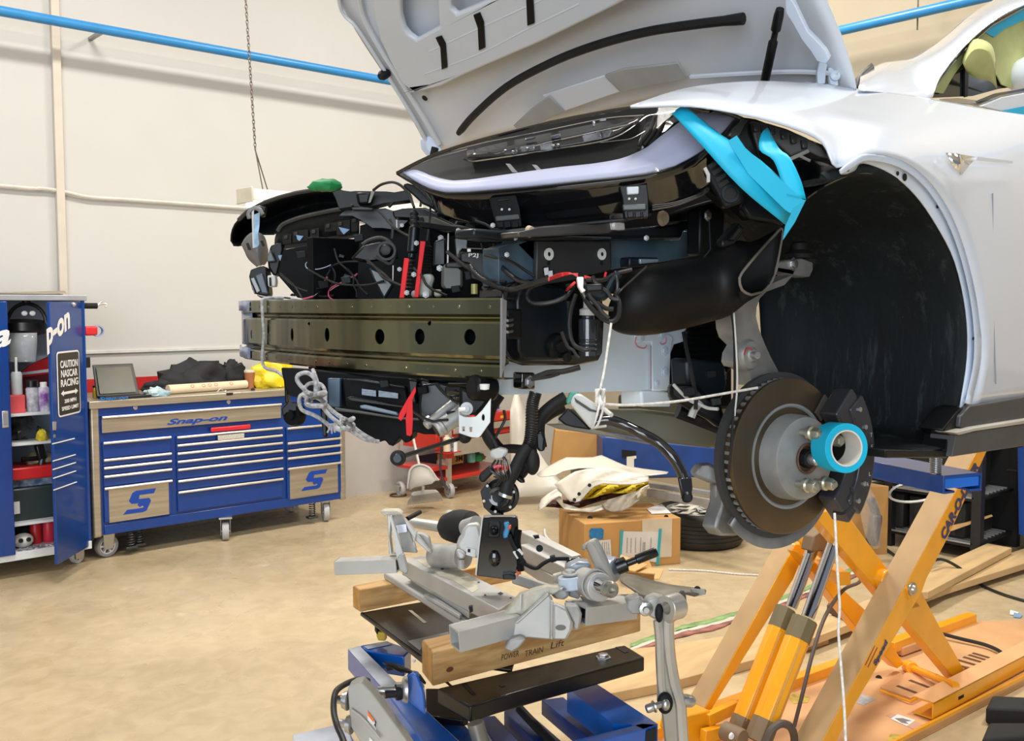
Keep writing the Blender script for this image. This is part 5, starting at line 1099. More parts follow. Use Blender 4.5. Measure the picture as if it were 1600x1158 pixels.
# bay middle: headlamp bucket arm, brackets
loopm = M().tube(smooth_path([pD(*g2(x, y), 2.35) for x, y in ((150,590),(220,550),(320,530),(400,570),(445,640),(430,730),(395,765),(330,730),(265,700))], 5), .0045, 8)
bk = build('lamp_arm', loopm, MATS['rim grey'], car)
build('arm_boss', M().lathe([(0,-.01),(.012,-.012),(.018,0),(.024,.0),(.024,.03),(0,.03)], pD(*g2(368,648), 2.34), FW, 16), m_satin, bk)
dslab('arm_web', [(40,720),(150,600),(330,560),(420,660),(350,720),(160,745)], 2.40, .03, m_satin, car, g2, .006)
dslab('deep_panel', [(210,800),(300,840),(430,960),(350,1090),(250,900)], 2.42, .02, mat('deep teal black', (.015,.03,.035), .3), car, g2, .004)
# front carrier bridge seen against the wall
dslab('front_bridge', [(-120,120),(-30,100),(40,110),(90,105),(240,108),(370,110),(440,118),(540,100),(585,120),(598,185),(560,190),(360,215),(270,240),(200,258),(110,250),(60,250),(-60,270),(-90,180)], 2.56, .05, m_satin, car, g2, .006)
dslab('bridge_plate', [(60,240),(250,262),(240,282),(60,278),(40,225),(70,225)], 2.52, .02, MATS['rim grey'], car, g2, .003)
dslab('bridge_post', [(85,115),(240,110),(215,230),(110,235)], 2.53, .03, m_satin, car, g2, .008)
dslab('bridge_scratch', [(232,108),(268,100),(225,210),(205,215)], 2.525, .004, mat('worn edge', (.2,.19,.15), .5), car, g2)
dslab('lower_bridge', [(-10,285),(60,280),(360,262),(470,300),(560,330),(560,380),(470,460),(400,450),(330,440),(240,440),(160,380),(60,330),(-60,330)], 2.60, .06, m_satb, car, g2, .01)
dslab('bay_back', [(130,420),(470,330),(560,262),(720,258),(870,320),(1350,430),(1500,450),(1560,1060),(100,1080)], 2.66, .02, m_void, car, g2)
dslab('cross_tube', [(420,285),(520,262),(720,260),(830,310),(870,350),(1000,410),(1350,440),(1350,475),(900,490),(760,440),(640,350),(430,340)], 2.32, .05, m_satin, car, g2, .008)
dslab('cross_tube_top', [(650,330),(800,340),(960,410),(1350,440),(1350,460),(900,480),(720,420)], 2.30, .012, mat('dusty dark plastic', (.05,.05,.04), .6), car, g2, .004)
dslab('prop_arm', [(520,45),(560,35),(640,60),(700,110),(760,160),(830,215),(890,320),(870,345),(840,300),(760,245),(690,215),(600,130),(530,70)], 2.15, .02, m_satin, car, g2, .003)
dslab('arm_plate', [(808,190),(880,200),(882,275),(810,270)], 2.14, .01, m_satb, car, g2, .003)
wire('loop_cable', [(*g2(250,100),2.5),(*g2(320,50),2.48),(*g2(410,28),2.45),(*g2(480,45),2.42),(*g2(545,100),2.4),(*g2(590,180),2.38),(*g2(620,255),2.36)], .006, m_wire, car)
wire('loop_cable', [(*g2(440,205),2.5),(*g2(390,255),2.5)], .007, m_wire, car)
wire('loop_cable', [(*g2(690,100),2.3),(*g2(690,160),2.3),(*g2(675,250),2.3)], .005, MATS['rim grey'], car)
wire('rod', [(*g2(768,230),2.16),(*g2(760,380),2.15),(*g2(738,560),2.14)], .004, m_wire, car)
wire('hose', [(*g2(400,360),2.4),(*g2(425,430),2.4),(*g2(420,540),2.4)], .006, m_wire, car)
# two dampers with red tape, actuator, bolts
for x0, y0, x1, y1, r in ((625,430,605,665,.012), (605,665,595,720,.008)):
    build('latch_tube', M().cyl(pD(*g2(x0, y0), 2.1), pD(*g2(x1, y1), 2.1), r, n=16), m_satb, car, bev=.003)
build('latch_boot', M().lathe([(.006,0),(.010,.008),(.007,.014),(.011,.02),(.008,.026),(.012,.032),(.009,.038),(.012,.05)], pD(*g2(618,290), 2.12), pD(*g2(625,430),2.1)-pD(*g2(618,290),2.12), 14), m_dk, car)
for l in ([(530,712),(575,718),(530,1074),(485,1074)], [(676,560),(722,562),(690,800),(660,1070),(618,1070),(655,760)]):
    dslab('red_strip', l, 2.04, .006, m_tag, car, g2, .001, label='bright red tape strip')
for cx, y0, y1, r in ((590,730,1070,.006), (735,600,860,.0085)):
    pr_ = []
    hh_ = (pD(*g2(cx, y0), 2.08)-pD(*g2(cx, y1), 2.08)).length; k_ = 10
    for i in range(k_): pr_ += [(r, hh_*i/k_), (r*1.45, hh_*(i+.5)/k_)]
    build('bellows', M().lathe(pr_, pD(*g2(cx, y0), 2.08), pD(*g2(cx-14, y1), 2.08)-pD(*g2(cx, y0), 2.08), 14), m_dk, car)
ac = dslab('actuator', [(700,855),(790,855),(800,900),(780,960),(775,1060),(590,1070),(590,1005),(660,1000),(680,900)], 2.06, .03, mat('actuator grey', (.33,.35,.31), .5), car, g2, .006)
for x, y, d in ((860,532,2.2),(850,805,2.1),(640,578,2.06),(617,862,2.03),(553,1027,2.03),(725,1045,2.03),(487,815,2.3)):
    build('bay_bolt', M().bolt(pD(*g2(x, y), d), -FW, .0048 if x > 700 else .0038, .004), mat('bay bolt', (.22,.22,.22), .4, .7), car)
dslab('cream_block', [(795,995),(865,995),(868,1060),(800,1062)], 2.05, .03, mat('cream plastic', (.45,.42,.32), .5), car, g2, .004)
build('sight_glass', M().cyl(pD(*g2(1165,950), 1.95), pD(*g2(1165,1040), 1.95), .007, n=12), mat('yellow green plastic', (.30,.28,.08), .3), car)
dslab('bright_rib', [(922,490),(934,490),(930,760),(916,760)], 2.12, .006, m_conn, car, g2)
dslab('bright_rib', [(425,780),(433,780),(430,940),(423,940)], 2.3, .006, m_conn, car, g2)
dslab('bright_rib', [(455,350),(466,348),(468,445),(458,445)], 2.4, .006, m_conn, car, g2)
dslab('upright_panel', [(985,540),(1000,530),(1105,530),(1095,690),(1000,705)], 2.12, .02, mat('teal dark panel', (.03,.05,.055), .3), car, g2, .004)
dslab('ribbed_panel', [(800,560),(905,530),(905,780),(790,790)], 2.18, .02, m_satb, car, g2, .004)
bx = dslab('relay_box', [(865,800),(900,760),(1060,780),(1060,960),(1040,990),(880,990),(862,960)], 2.0, .05, mat('relay green black', (.06,.065,.055), .5), car, g2, .006)
dslab('relay_lid', [(900,770),(930,750),(1100,745),(1100,800),(1055,800),(895,795)], 1.99, .06, m_satin, bx, g2, .004)
mo_ = build('pump_motor', M().cyl(pD(*g2(1040,740), 2.02), pD(*g2(1295,750), 2.0), .028, n=24), m_gloss, car, bev=.006)
dslab('pump_cap', [(1030,670),(1100,655),(1290,670),(1305,690),(1300,900),(1200,930),(1130,900),(1110,760),(1035,740)], 1.965, .04, m_satin, mo_, g2, .01)
words('marking', 'P2J', pD(*g2(1112,715), 1.96), RT, UP, .020, .010, m_conn, mo_, 0, .01, .0006)
dslab('cap_pin', [(1100,632),(1130,630),(1132,655),(1102,657)], 1.955, .012, m_conn, mo_, g2)
dslab('fuse_block', [(1340,760),(1500,750),(1500,890),(1420,890),(1345,880)], 1.93, .04, m_satb, car, g2, .005)
dslab('block_edge', [(1420,735),(1460,735),(1460,750),(1420,752)], 1.92, .03, m_conn, car, g2, .002)
def conduit(name, pts, r, parent, n=10):
    P = smooth_path([pD(*p[:2], p[2]) for p in pts], 14); rs = [r*.68*(1+.14*(i % 2)) for i in range(len(P))]
    return build(name, M().tube(P, rs, n), m_wire, parent)
conduit('corrugated_loom', [(*g2(1120,780),1.93),(*g2(1200,880),1.92),(*g2(1340,960),1.9),(*g2(1450,995),1.88),(*z6(130,345),1.84),(*z6(215,320),1.8),(*z6(300,295),1.78)], .0075, car)
conduit('corrugated_loom', [(*g2(1330,650),1.96),(*g2(1360,730),1.93),(*g2(1450,830),1.9),(*z6(150,300),1.84),(*z6(215,320),1.8)], .007, car)
wire('bay_wire', [(*g2(1335,560),1.98),(*g2(1340,620),1.97),(*g2(1345,690),1.95)], .003, m_wire, car)
wire('bay_wire', [(*g2(1225,580),1.98),(*g2(1250,650),1.97),(*g2(1330,690),1.95)], .003, m_wire, car)
# ---- loom, wires and hoses beside the coolant reservoir
conduit('corrugated_loom', [(*z6(420,325),1.870),(*z6(380,380),1.860),(*z6(300,410),1.860),(*z6(220,410),1.870),(*z6(195,375),1.880),(*z6(215,335),1.890),(*z6(280,310),1.900)], .006, car)
m_rw = mat('red wire', (.65,.03,.03), .4)
for k in range(4):
    wire('red_wire', [(*z6(300,302-k*4),1.735),(*z6(350,285-k*5),1.860),(*z6(400,272-k*2),1.860),(*z6(440,270+k*5),1.860)], .0022, m_rw, car)
    wire('red_wire', [(*z6(470,280+k*4),1.860),(*z6(510,290+k*3),1.860),(*z6(545,305),1.860)], .002, m_rw, car)
wire('red_wire', [(*z6(575,262),1.860),(*z6(570,285),1.860),(*z6(573,300),1.860)], .004, m_rw, car)
wire('red_wire', [(*z6(425,312),1.725),(*z6(405,330),1.725),(*z6(385,350),1.860)], .004, m_rw, car)
dslab('white_tape', [(435,285),(468,285),(466,340),(480,350),(460,362),(440,330)], 1.715, .02, m_w, car, z6, .002, label='white tape around the wire loom')
for pts, r in (([(480,300,1.850),(560,300,1.840),(620,270,1.830),(700,250,1.830)], .007), ([(430,370,1.850),(405,450,1.840),(400,540,1.830),(420,610,1.820),(470,635,1.810),(500,632,1.810)], .007), ([(455,345,1.850),(480,400,1.830),(530,460,1.820),(590,500,1.810),(630,480,1.810),(640,420,1.810),(625,370,1.820),(640,340,1.820)], .0085), ([(510,350,1.850),(530,400,1.830),(570,435,1.820),(610,440,1.820)], .0075), ([(620,260,1.830),(630,310,1.820),(628,360,1.820)], .006), ([(770,235,1.830),(700,300,1.820),(650,345,1.810),(620,380,1.820)], .0035), ([(480,365,1.830),(560,380,1.830),(610,300,1.830),(640,270,1.830)], .014)):
    wire('hose', [(*z6(x, y), d) for x, y, d in pts], r, m_wire if r < .012 else m_satb, car, n=8)
wire('hose', [(*z6(230,770),1.870),(*z6(300,745),1.860),(*z6(370,740),1.850),(*z6(450,720),1.850)], .009, m_wire, car, n=8)
wire('hose', [(*z6(215,778),1.870),(*z6(300,765),1.860),(*z6(350,750),1.850)], .006, m_wire, car, n=8)
for x, y in ((290,255),(310,270)): dslab('plug_clip', [(x-22,y-18),(x+14,y-24),(x+18,y+26),(x-16,y+30)], 1.880, .015, m_gloss, car, z6, .003)
dslab('plug_clip', [(470,320),(560,315),(565,355),(480,360)], 1.715, .03, m_satin, car, z6, .004)
# ================================================================ under the beam
u4 = zm(420, 560, 4.2105)
def U4(l): return [u4(*p) for p in l]
dslab('radiator_shroud', [(80,60),(300,75),(620,110),(900,130),(1110,140),(1230,150),(1240,330),(1120,500),(1020,500),(950,480),(940,540),(900,560),(860,520),(820,580),(790,570),(765,540),(700,560),(610,535),(560,470),(480,370),(345,330),(330,290),(120,240),(85,100)], 2.14, .12, m_void, car, u4, .006)
rf = dslab('radiator_face', [(385,130),(470,130),(470,320),(440,325),(390,310)], 2.10, .04, mat('duct blue', (.03,.07,.12), .4), car, u4, .006)
dslab('intake_opening', [(480,130),(900,190),(920,300),(850,400),(500,325)], 2.11, .03, m_void, car, u4, .003)
for l, mm in (([(500,262),(540,250),(900,310),(950,330),(940,345),(880,330),(540,285)], m_satin), ([(595,310),(640,305),(850,355),(855,380),(600,330)], mat('slat blue grey', (.10,.15,.20), .35)), ([(480,135),(640,135),(900,180),(900,200),(640,160)], m_satb), ([(430,325),(600,345),(860,385),(990,395),(990,410),(850,400),(590,362),(440,345)], mat('shroud lip', (.05,.06,.06), .5))):
    dslab('intake_slat', l, 2.07, .02, mm, car, u4, .003)
for l in ([(612,200),(705,212),(705,252),(612,240)], [(722,212),(850,230),(850,265),(722,252)]): dslab('core_patch', l, 2.09, .006, mat('fin blue grey', (.20,.26,.32), .4, scale=80, col2=(.1,.14,.18), stretch=(1,1,4)), car, u4)
for x in (910, 990): dslab('shroud_bracket', [(x,130),(x+75,140),(x+60,240),(x+70,300),(x+20,300),(x+8,220)], 2.06, .04, m_satin, car, u4, .005)
dslab('shroud_corner', [(1000,170),(1100,160),(1230,200),(1235,270),(1140,340),(1070,400),(1040,420),(990,400),(985,300)], 2.05, .05, mat('torn blue black', (.008,.012,.016), .3, spec=.3, bump=.3, bscale=20), car, u4, .006)
build('shroud_bolt', M().bolt(pD(*u4(1048,403), 2.03), -FW, .006, .004), m_steel, car)
cl_ = build('oil_cooler', M().cyl(pD(*u4(1100,475), 1.98), pD(*u4(1290,350), 2.0), .018, n=28), m_alu, car, bev=.004)
build('cooler_tube', M().cyl(pD(*u4(1030,445), 1.99), pD(*u4(1235,280), 2.02), .010, n=18), m_alu, car, bev=.003)
build('cooler_ring', M().lathe([(.0175,0),(.019,.002),(.019,.006),(.0175,.008),(.0175,0)], pD(*u4(1125,458), 1.98), pD(*u4(1290,350), 2.0)-pD(*u4(1100,475), 1.98), 28), m_alu, cl_)
build('cooler_hole', M().lathe([(0,-.001),(.014,-.001),(.014,.001),(0,.001)], pD(*u4(1100,475), 1.98), pD(*u4(1290,350), 2.0)-pD(*u4(1100,475), 1.98), 24), m_dk, cl_)
cp_ = build('compressor', M().cyl(pD(*u4(1185,205), 2.0), pD(*u4(1380,210), 1.95), .016, n=28), m_gloss, car, bev=.006)
build('compressor_end', M().cyl(pD(*u4(1330,190), 1.9), pD(*u4(1480,200), 1.93), .026, n=24), m_satin, cp_, bev=.008)
dslab('compressor_bracket', [(1300,200),(1500,150),(1510,200),(1440,300),(1380,370),(1300,380),(1250,300),(1250,180)], 1.92, .05, m_satin, cp_, u4, .01)
build('fill_port', M().lathe([(0,-.006),(.006,-.006),(.006,.0),(.012,.001),(.0125,.010),(0,.010)], pD(*u4(1300,332), 1.81), -FW*-1, 18), mat('port grey', (.35,.38,.42), .4), cp_)
build('port_stem', M().cyl(pD(*u4(1250,338), 1.80), pD(*u4(1290,335), 1.805), .004, n=10), m_w, cp_)
build('mount_bracket', M().prism([pD(*u4(x, y), 1.82) for x, y in ((1248,290),(1256,370),(1290,385),(1360,385),(1405,340),(1462,262),(1458,420),(1395,510),(1380,522),(1330,520),(1250,492))], FW*.004, [[pD(*u4(x, y), 1.82) for x, y in h] for h in ([(1275,450),(1288,450),(1288,478),(1275,478)], [(1323,452),(1336,452),(1336,484),(1323,484)], ovalp(1411, 390, 9, 22))]), mat('pale galvanised', (.52,.54,.54), .45, .2), car, bev=.001)
build('white_cap', M().lathe([(0,0),(.010,0),(.009,.010),(0,.012)], pD(*u4(1420,170), 1.86), V((0,0,-1)), 14), m_w, car)
# sway bar end link
ln = [pD(*u4(850,656), 1.9), pD(*u4(1290,515), 1.93)]
lk = build('end_link', M().tube([ln[0], ln[1]], .0048, 10), m_gloss, car)
build('link_joint', M().lathe([(0,-.010),(.007,-.010),(.010,-.007),(.0145,-.006),(.016,.0),(.015,.010),(.011,.013),(.012,.02),(.007,.024),(0,.024)], ln[0], FW, 20), m_dk, lk)
build('joint_cap', M().lathe([(0,-.0115),(.008,-.0115),(.0095,-.0095),(.0,-.0095)], ln[0], FW, 16), m_satb, lk)
build('link_joint', M().ball(ln[1], .014, 14, 8), m_dk, lk)
# red twist tag hanging under the beam
rt_ = thing('red_ribbon', pD(*u4(930,200), 1.95), 'bright red plastic ribbon tied under the steel beam', 'ribbon')
dslab('ribbon_tail', [(965,185),(968,215),(935,300),(880,400),(868,412),(850,395),(860,360),(910,270)], 1.95, .004, m_tag, rt_, u4, .0005)
dslab('ribbon_tail', [(915,270),(945,280),(948,400),(942,500),(930,512),(905,505),(900,400)], 1.945, .004, m_tag, rt_, u4, .0005)
# ---- black harness and hoses dropping below the rail, pump hanging on them
h6 = zm(740, 600, 3.8095)
wire('coolant_hose', [(*h6(150,60),2.0),(*h6(100,140),2.0),(*h6(80,230),2.0),(*h6(90,310),2.0),(*h6(130,370),2.0),(*h6(160,400),2.0)], .024, m_dk, car, n=14)
conduit('corrugated_hose', [(*h6(370,50),1.9),(*h6(350,130),1.9),(*h6(345,250),1.9),(*h6(335,340),1.9),(*h6(310,400),1.9)], .017, car, 14)
wire('coolant_hose', [(*h6(550,80),1.95),(*h6(470,130),1.95),(*h6(400,200),1.95),(*h6(385,290),1.95),(*h6(400,380),1.95)], .022, m_dk, car, n=12)
wire('coolant_hose', [(*h6(540,130),1.97),(*h6(460,170),1.97),(*h6(380,230),1.97)], .022, m_satin, car, n=12)
dslab('hose_joint', [(365,290),(410,280),(430,330),(425,400),(390,405),(370,380)], 1.92, .04, m_satb, car, h6, .006)
wire('wrapped_harness', [(*h6(320,380),1.88),(*h6(280,440),1.87),(*h6(240,520),1.86),(*h6(200,600),1.85),(*h6(185,670),1.85)], .021, m_dk, car, n=12)
wire('wrapped_harness', [(*h6(340,360),1.9),(*h6(350,430),1.9),(*h6(300,520),1.9),(*h6(260,560),1.9)], .016, m_satin, car, n=10)
build('rubber_boot', M().ball(pD(*h6(350,465), 1.88), (.015,.015,.026), 14, 10), m_dk, car)
dslab('boot_clip', [(260,540),(300,570),(310,590),(280,590),(250,570)], 1.87, .03, m_satin, car, h6, .004)
wire('coolant_hose', [(*h6(160,390),2.0),(*h6(220,385),1.98),(*h6(290,390),1.95)], .016, m_dk, car, n=10)
wp = build('hanging_pump', M().lathe([(a*.56,b*.6) for a, b in [(0,-.012),(.02,-.014),(.022,-.004),(.04,-.002),(.042,.006),(.05,.008),(.052,.022),(.06,.024),(.062,.04),(.03,.06),(0,.06)]], pD(*h6(150,670), 1.86), FW+V((.1,-.25,0)), 36), m_satin, car)
build('pump_flange', M().lathe([(.016,-.004),(.019,-.005),(.020,-.003)], pD(*h6(150,670), 1.86), FW+V((.1,-.25,0)), 30), m_gloss, wp)
for k in range(6):
    t = k*math.pi/3+.3; build('pump_bolt', M().ball(pD(*h6(150,670), 1.855)+RT*(.030*math.cos(t))+UP*(.030*math.sin(t)), .003, 8, 6), m_conn, wp)
dslab('pump_ear', [(40,640),(80,590),(120,640),(130,760),(180,780),(110,782),(60,735)], 1.86, .03, m_satin, wp, h6, .006)
build('hose_clamp', M().lathe([(.013,-.003),(.0145,-.003),(.0145,.003),(.013,.003),(.013,-.003)], pD(*h6(188,662), 1.85), V((.3,-.2,1)), 20), m_steel, wp)
dslab('pump_connector', [(30,545),(100,490),(130,520),(60,590),(35,580)], 1.86, .04, m_dk, wp, h6, .004)
dslab('grey_connector', [(95,400),(150,380),(210,395),(190,440),(120,452),(100,430)], 1.9, .04, m_conn, car, h6, .006)
for k in range(5): wire('thin_wire', [(*h6(130+k*18,455),1.86),(*h6(100+k*30,510+k*6),1.84),(*h6(160+k*14,560),1.84),(*h6(120+k*22,610),1.85)], .004, m_wire, car)
wire('pink_wire', [(*h6(120,500),1.84),(*h6(140,490),1.84),(*h6(165,488),1.84)], .004, m_pink, car)
wire('thin_wire', [(640+48,672,2.0),(690,700,2.0),(688,730,2.0),(694,755,2.0),(700,765,2.0)], .004, m_wire, car)
# sway bar with its clamp bracket
wire('sway_bar', [(*h6(700,230),1.72),(*h6(800,215),1.72),(*h6(900,245),1.72),(*h6(1000,295),1.71),(*h6(1100,350),1.71),(*h6(1180,430),1.70),(*h6(1235,520),1.70),(*h6(1265,600),1.70)], .0165, m_gloss, car, n=14)
build('bar_eye', M().prism([pD(*h6(x, y), 1.69) for x, y in ((1215,560),(1300,555),(1305,620),(1298,680),(1275,712),(1245,705),(1235,660))], FW*.012), m_gloss, car, bev=.003)
build('eye_bolt', M().lathe([(0,-.004),(.006,-.004),(.010,0),(.010,.01),(0,.01)], pD(*h6(1272,675), 1.69), FW, 14), m_satin, car)
build('bar_bracket', M().prism([pD(*h6(x, y), 1.66) for x, y in ((610,55),(640,60),(745,130),(740,175),(720,255),(700,270),(575,120),(590,80))], FW*.035), m_conn, car, bev=.004, label='pale grey sway bar clamp bracket')
dslab('bracket_rib', [(600,80),(612,92),(700,150),(735,160),(735,170),(690,162),(608,108)], 1.655, .006, MATS['rim grey'], car, h6)
dslab('bracket_green', [(575,50),(630,48),(600,95),(560,125),(552,105)], 1.665, .02, mat('teal green paint', (.04,.25,.20), .5), car, h6, .002)
dslab('clamp_plate', [(500,210),(540,170),(560,140),(620,190),(690,260),(700,275),(600,260),(545,245)], 1.70, .01, m_satin, car, h6, .003)
wire('bracket_hook', [(*h6(700,262),1.65),(*h6(730,258),1.65),(*h6(790,250),1.65)], .004, m_conn, car)
build('bracket_rod', M().cyl(pD(*h6(765,140), 1.63), pD(*h6(820,185), 1.60), .004, n=8), m_conn, car)
# lower crossmember seen under the rail
dslab('battery_pan', [(560,150),(1000,150),(1440,205),(1495,260),(1420,385),(1100,345),(760,280),(560,240)], 2.5, .04, MATS['subframe olive'], car, h6, .01)
dslab('pan_edge', [(430,240),(560,235),(760,285),(1060,350),(1050,362),(750,305),(500,268)], 2.45, .03, mat('rail dull grey', (.22,.20,.16), .5), car, h6, .004)
dslab('arm_casting', [(1170,0),(1330,0),(1480,140),(1510,240),(1470,270),(1400,215),(1280,150),(1170,80)], 2.2, .05, m_satin, car, h6, .012)
dslab('lower_arm_end', [(1305,535),(1340,485),(1420,480),(1480,510),(1500,560),(1480,590),(1400,590),(1330,560)], 2.1, .05, m_kn, car, h6, .012)
dslab('arm_end_ribs', [(1420,590),(1490,590),(1500,700),(1430,690)], 2.12, .04, m_kn, car, h6, .008)
dslab('knuckle_lower', [(1465,440),(1490,330),(1520,260),(1540,400),(1525,600),(1500,590),(1470,520)], 2.08, .04, MATS['rim grey'], car, h6, .01)
# ================================================================ ropes
def rope(name, pts, r, m, parent, sm=6): return build(name, M().tube(smooth_path([V(p) for p in pts], sm), r*.65, 8), m, parent)
def u4d(x, y, d): return pD(*u4(x, y), d)
wr = thing('white_rope', pD(938, 610, 1.68), 'white braided rope knotted to the sway bar bracket and tied back to the brake disc', 'rope')
rope('strand', [pD(955,505,1.68), pD(950,540,1.67), pD(944,580,1.66), pD(938,608,1.65)], .0035, m_ropew, wr)
rope('strand', [pD(942,632,1.64), pD(990,633,1.68), pD(1060,627,1.75), pD(1120,617,1.82), pD(1183,606,1.9)], .0038, m_ropew, wr)
rope('strand', [pD(938,625,1.63), pD(935,640,1.62), pD(931,655,1.62), pD(927,668,1.63), pD(934,664,1.62), pD(941,645,1.62), pD(944,630,1.62)], .003, m_ropew, wr)
kn_ = [pD(938+math.cos(t*1.7)*6, 622+math.sin(t*2.3)*13, 1.635+.008*math.cos(t*3)) for t in [i*.45 for i in range(26)]]
rope('knot', kn_, .0045, m_ropew, wr, 3)
wr2 = thing('white_rope', pD(1312, 1100, 1.8), 'white rope hanging straight down from the brake caliper past the orange lift', 'rope')
rope('strand', [pD(1304,802,1.9), pD(1306,840,1.88), pD(1309,900,1.86), pD(1312,950,1.85), pD(1310,985,1.84), pD(1314,1040,1.82), pD(1318,1090,1.8), pD(1321,1150,1.78), pD(1322,1230,1.76)], .004, m_ropew, wr2)
gr = thing('grey_rope', u4d(300,250,1.9), 'thick grey rope looped around the steel beam and knotted below it', 'rope')
b0 = beamX(*zf(200,120)); b1 = beamX(*zf(205,470))
rope('strand', [b0+V((.05,0,.012)), b0+V((-.004,0,.010)), b0+V((-.010,0,-.01)), b0.lerp(b1,.5)+V((-.006,0,0)), b1+V((-.010,0,0)), u4d(60,90,2.35), u4d(140,160,2.25), u4d(220,225,2.15), u4d(270,255,2.08)], .0065, m_rope, gr)
rope('strand', [u4d(290,75,2.1), u4d(310,130,2.08), u4d(325,190,2.06), u4d(330,250,2.05)], .007, m_rope, gr)
rope('strand', [u4d(340,300,2.03), u4d(400,375,2.02), u4d(480,440,2.02), u4d(560,490,2.02), u4d(640,535,2.02), u4d(725,548,2.03)], .007, m_rope, gr)
rope('strand', [u4d(370,300,2.0), u4d(430,355,2.0), u4d(500,405,2.0), u4d(540,440,2.0), u4d(620,500,2.01), u4d(700,545,2.02)], .007, m_rope, gr)
rope('loop', [u4d(300,260,2.02), u4d(230,200,2.0), u4d(190,150,2.0), u4d(195,110,2.0), u4d(250,95,2.0), u4d(300,130,2.0), u4d(310,200,2.0), u4d(300,260,2.0)], .0075, m_rope, gr)
rope('loop', [u4d(280,290,2.04), u4d(220,240,2.03), u4d(200,280,2.03), u4d(220,340,2.03), u4d(300,375,2.03), u4d(370,420,2.03), u4d(420,470,2.03)], .0065, m_rope, gr)
rope('loop', [u4d(230,200,2.04), u4d(270,165,2.05), u4d(340,170,2.05), u4d(370,220,2.04), u4d(370,290,2.02)], .0065, m_rope, gr)
for cx_, cy_, sx, sy, nn in ((310,270,62,44,34), (520,430,36,34,22)):
    rope('knot', [u4d(cx_+math.cos(t*1.9)*sx, cy_+math.sin(t*1.3+.4)*sy, 1.99+.03*math.cos(t*2.7)) for t in [i*.42 for i in range(nn)]], .0078, m_rope, gr, 3)
rope('frayed_end', [u4d(420,430,2.0), u4d(440,455,2.0), u4d(485,475,2.0)], .009, m_rope, gr)
for dx, dy in ((-30,60),(0,66),(22,58)): rope('frayed_end', [u4d(415,430,2.0), u4d(415+dx*.5,430+dy*.5,2.0), u4d(415+dx,430+dy,2.0)], .003, m_rope, gr)
# green glove lying on the far corner
tag(build('work_glove', M().ball(pD(*g1(870,55), 2.78), (.045,.03,.018), 16, 10, 5, .25, (RT, FW, UP)).ball(pD(*g1(780,75), 2.78), (.026,.02,.010), 12, 8, 6, .25, (RT, FW, UP)), mat('green cloth', (.02,.28,.08), .6)), 'bright green cloth bundle lying on the far front corner of the car', 'cloth')

hn = build('horn', M().lathe([(0,-.012),(.012,-.012),(.014,-.004),(.026,-.004),(.030,.002),(.030,.016),(.022,.02),(0,.02)], pD(*u4(155,370), 2.35), FW+RT*.5, 24), m_satin, car)
dslab('horn_bracket', [(80,330),(120,290),(210,290),(200,340),(120,360),(90,390)], 2.34, .02, m_satin, hn, u4, .004)
dslab('cooler_stay', [(90,60),(130,80),(120,230),(130,300),(105,310),(100,200)], 2.36, .03, m_satin, car, u4, .005)
dslab('cooler_stay', [(335,330),(375,345),(385,420),(385,520),(355,520),(345,420)], 2.25, .02, m_satin, car, u4, .004)
# ================================================================ orange scissor lift under the car
m_or = mat('lift orange', (.86,.36,.008), .32, var=.05, coat=.3)
m_ord = mat('dusty orange top', (.44,.28,.13), .65, var=.12, scale=5)
m_orp = mat('dusty base plate', (.72,.40,.19), .5, var=.12, scale=3, detail=8)
m_crs = mat('hard chrome', (.62,.62,.66), .08, 1.0, var=.02)
m_navy = mat('navy print', (.02,.03,.14), .4)
LO = V((3.95, 1.60, 0)); LU = V((.997, -.078, 0)); LV = V((.078, .997, 0))
def PL(px, py, off=0.0): return pP(px, py, LO+LV*off, LV)
lift = thing('scissor_lift', (3.6, 1.9, 0), 'orange scissor lift with a dusty base plate standing under the raised car', 'lift')
# base plate
A1_, A2_ = pZ(1437,1157,.0), pZ(1600,1072,.0); nd = (A2_-A1_).normalized()
B1_, B2_ = pZ(1100,1125,.03), pZ(1442,1000,.03); fd = (B2_-B1_).normalized()
n0, n1, f0, f1 = A1_-nd*1.3, A1_+nd*2.2, B1_-fd*.5, B1_+fd*2.0
for p in (n0, n1, f0, f1): p.z = .002
bp_ = build('base_plate', M().prism([n0, n1, f1, f0], (0,0,.032)), m_orp, lift, bev=.004)
up_o = V((0,0,.034))
nn_ = (n1-n0).normalized(); nq = V((-nn_.y, nn_.x, 0))
build('edge_rail', M().prism([n0, n1, n1+nq*.012, n0+nq*.012], (0,0,.045)), m_or, lift, bev=.002)
fn = (f1-f0).normalized(); fq = V((fn.y, -fn.x, 0))
build('edge_rail', M().bar(f0+V((0,0,.05)), f1+V((0,0,.05)), .05, .05, fq), m_or, lift, bev=.004)
c0, c1 = pZ(1458,1125,.04), pZ(1600,1048,.04); cd = (c1-c0).normalized(); c1 = c0+cd*1.6; cq = V((-cd.y, cd.x, 0))
ch = M().prism([c0, c1, c1+cq*.006, c0+cq*.006], (0,0,.068)).prism([c0+V((0,0,.062)), c1+V((0,0,.062)), c1+cq*.085+V((0,0,.062)), c0+cq*.085+V((0,0,.062))], (0,0,.006)).prism([c0, c1, c1+cq*.085, c0+cq*.085], (0,0,.005))
cr_ = build('roller_channel', ch, m_or, lift, bev=.001)
build('channel_top', M().prism([c0+V((0,0,.0685)), c1+V((0,0,.0685)), c1+cq*.084+V((0,0,.0685)), c0+cq*.084+V((0,0,.0685))], (0,0,.001)), m_orp, cr_)
sl0 = c0.lerp(c1, .14)
build('slot', M().obox(sl0+V((0,0,.033)), cd*.022, cq*.002, V((0,0,.006))), m_dk, cr_)
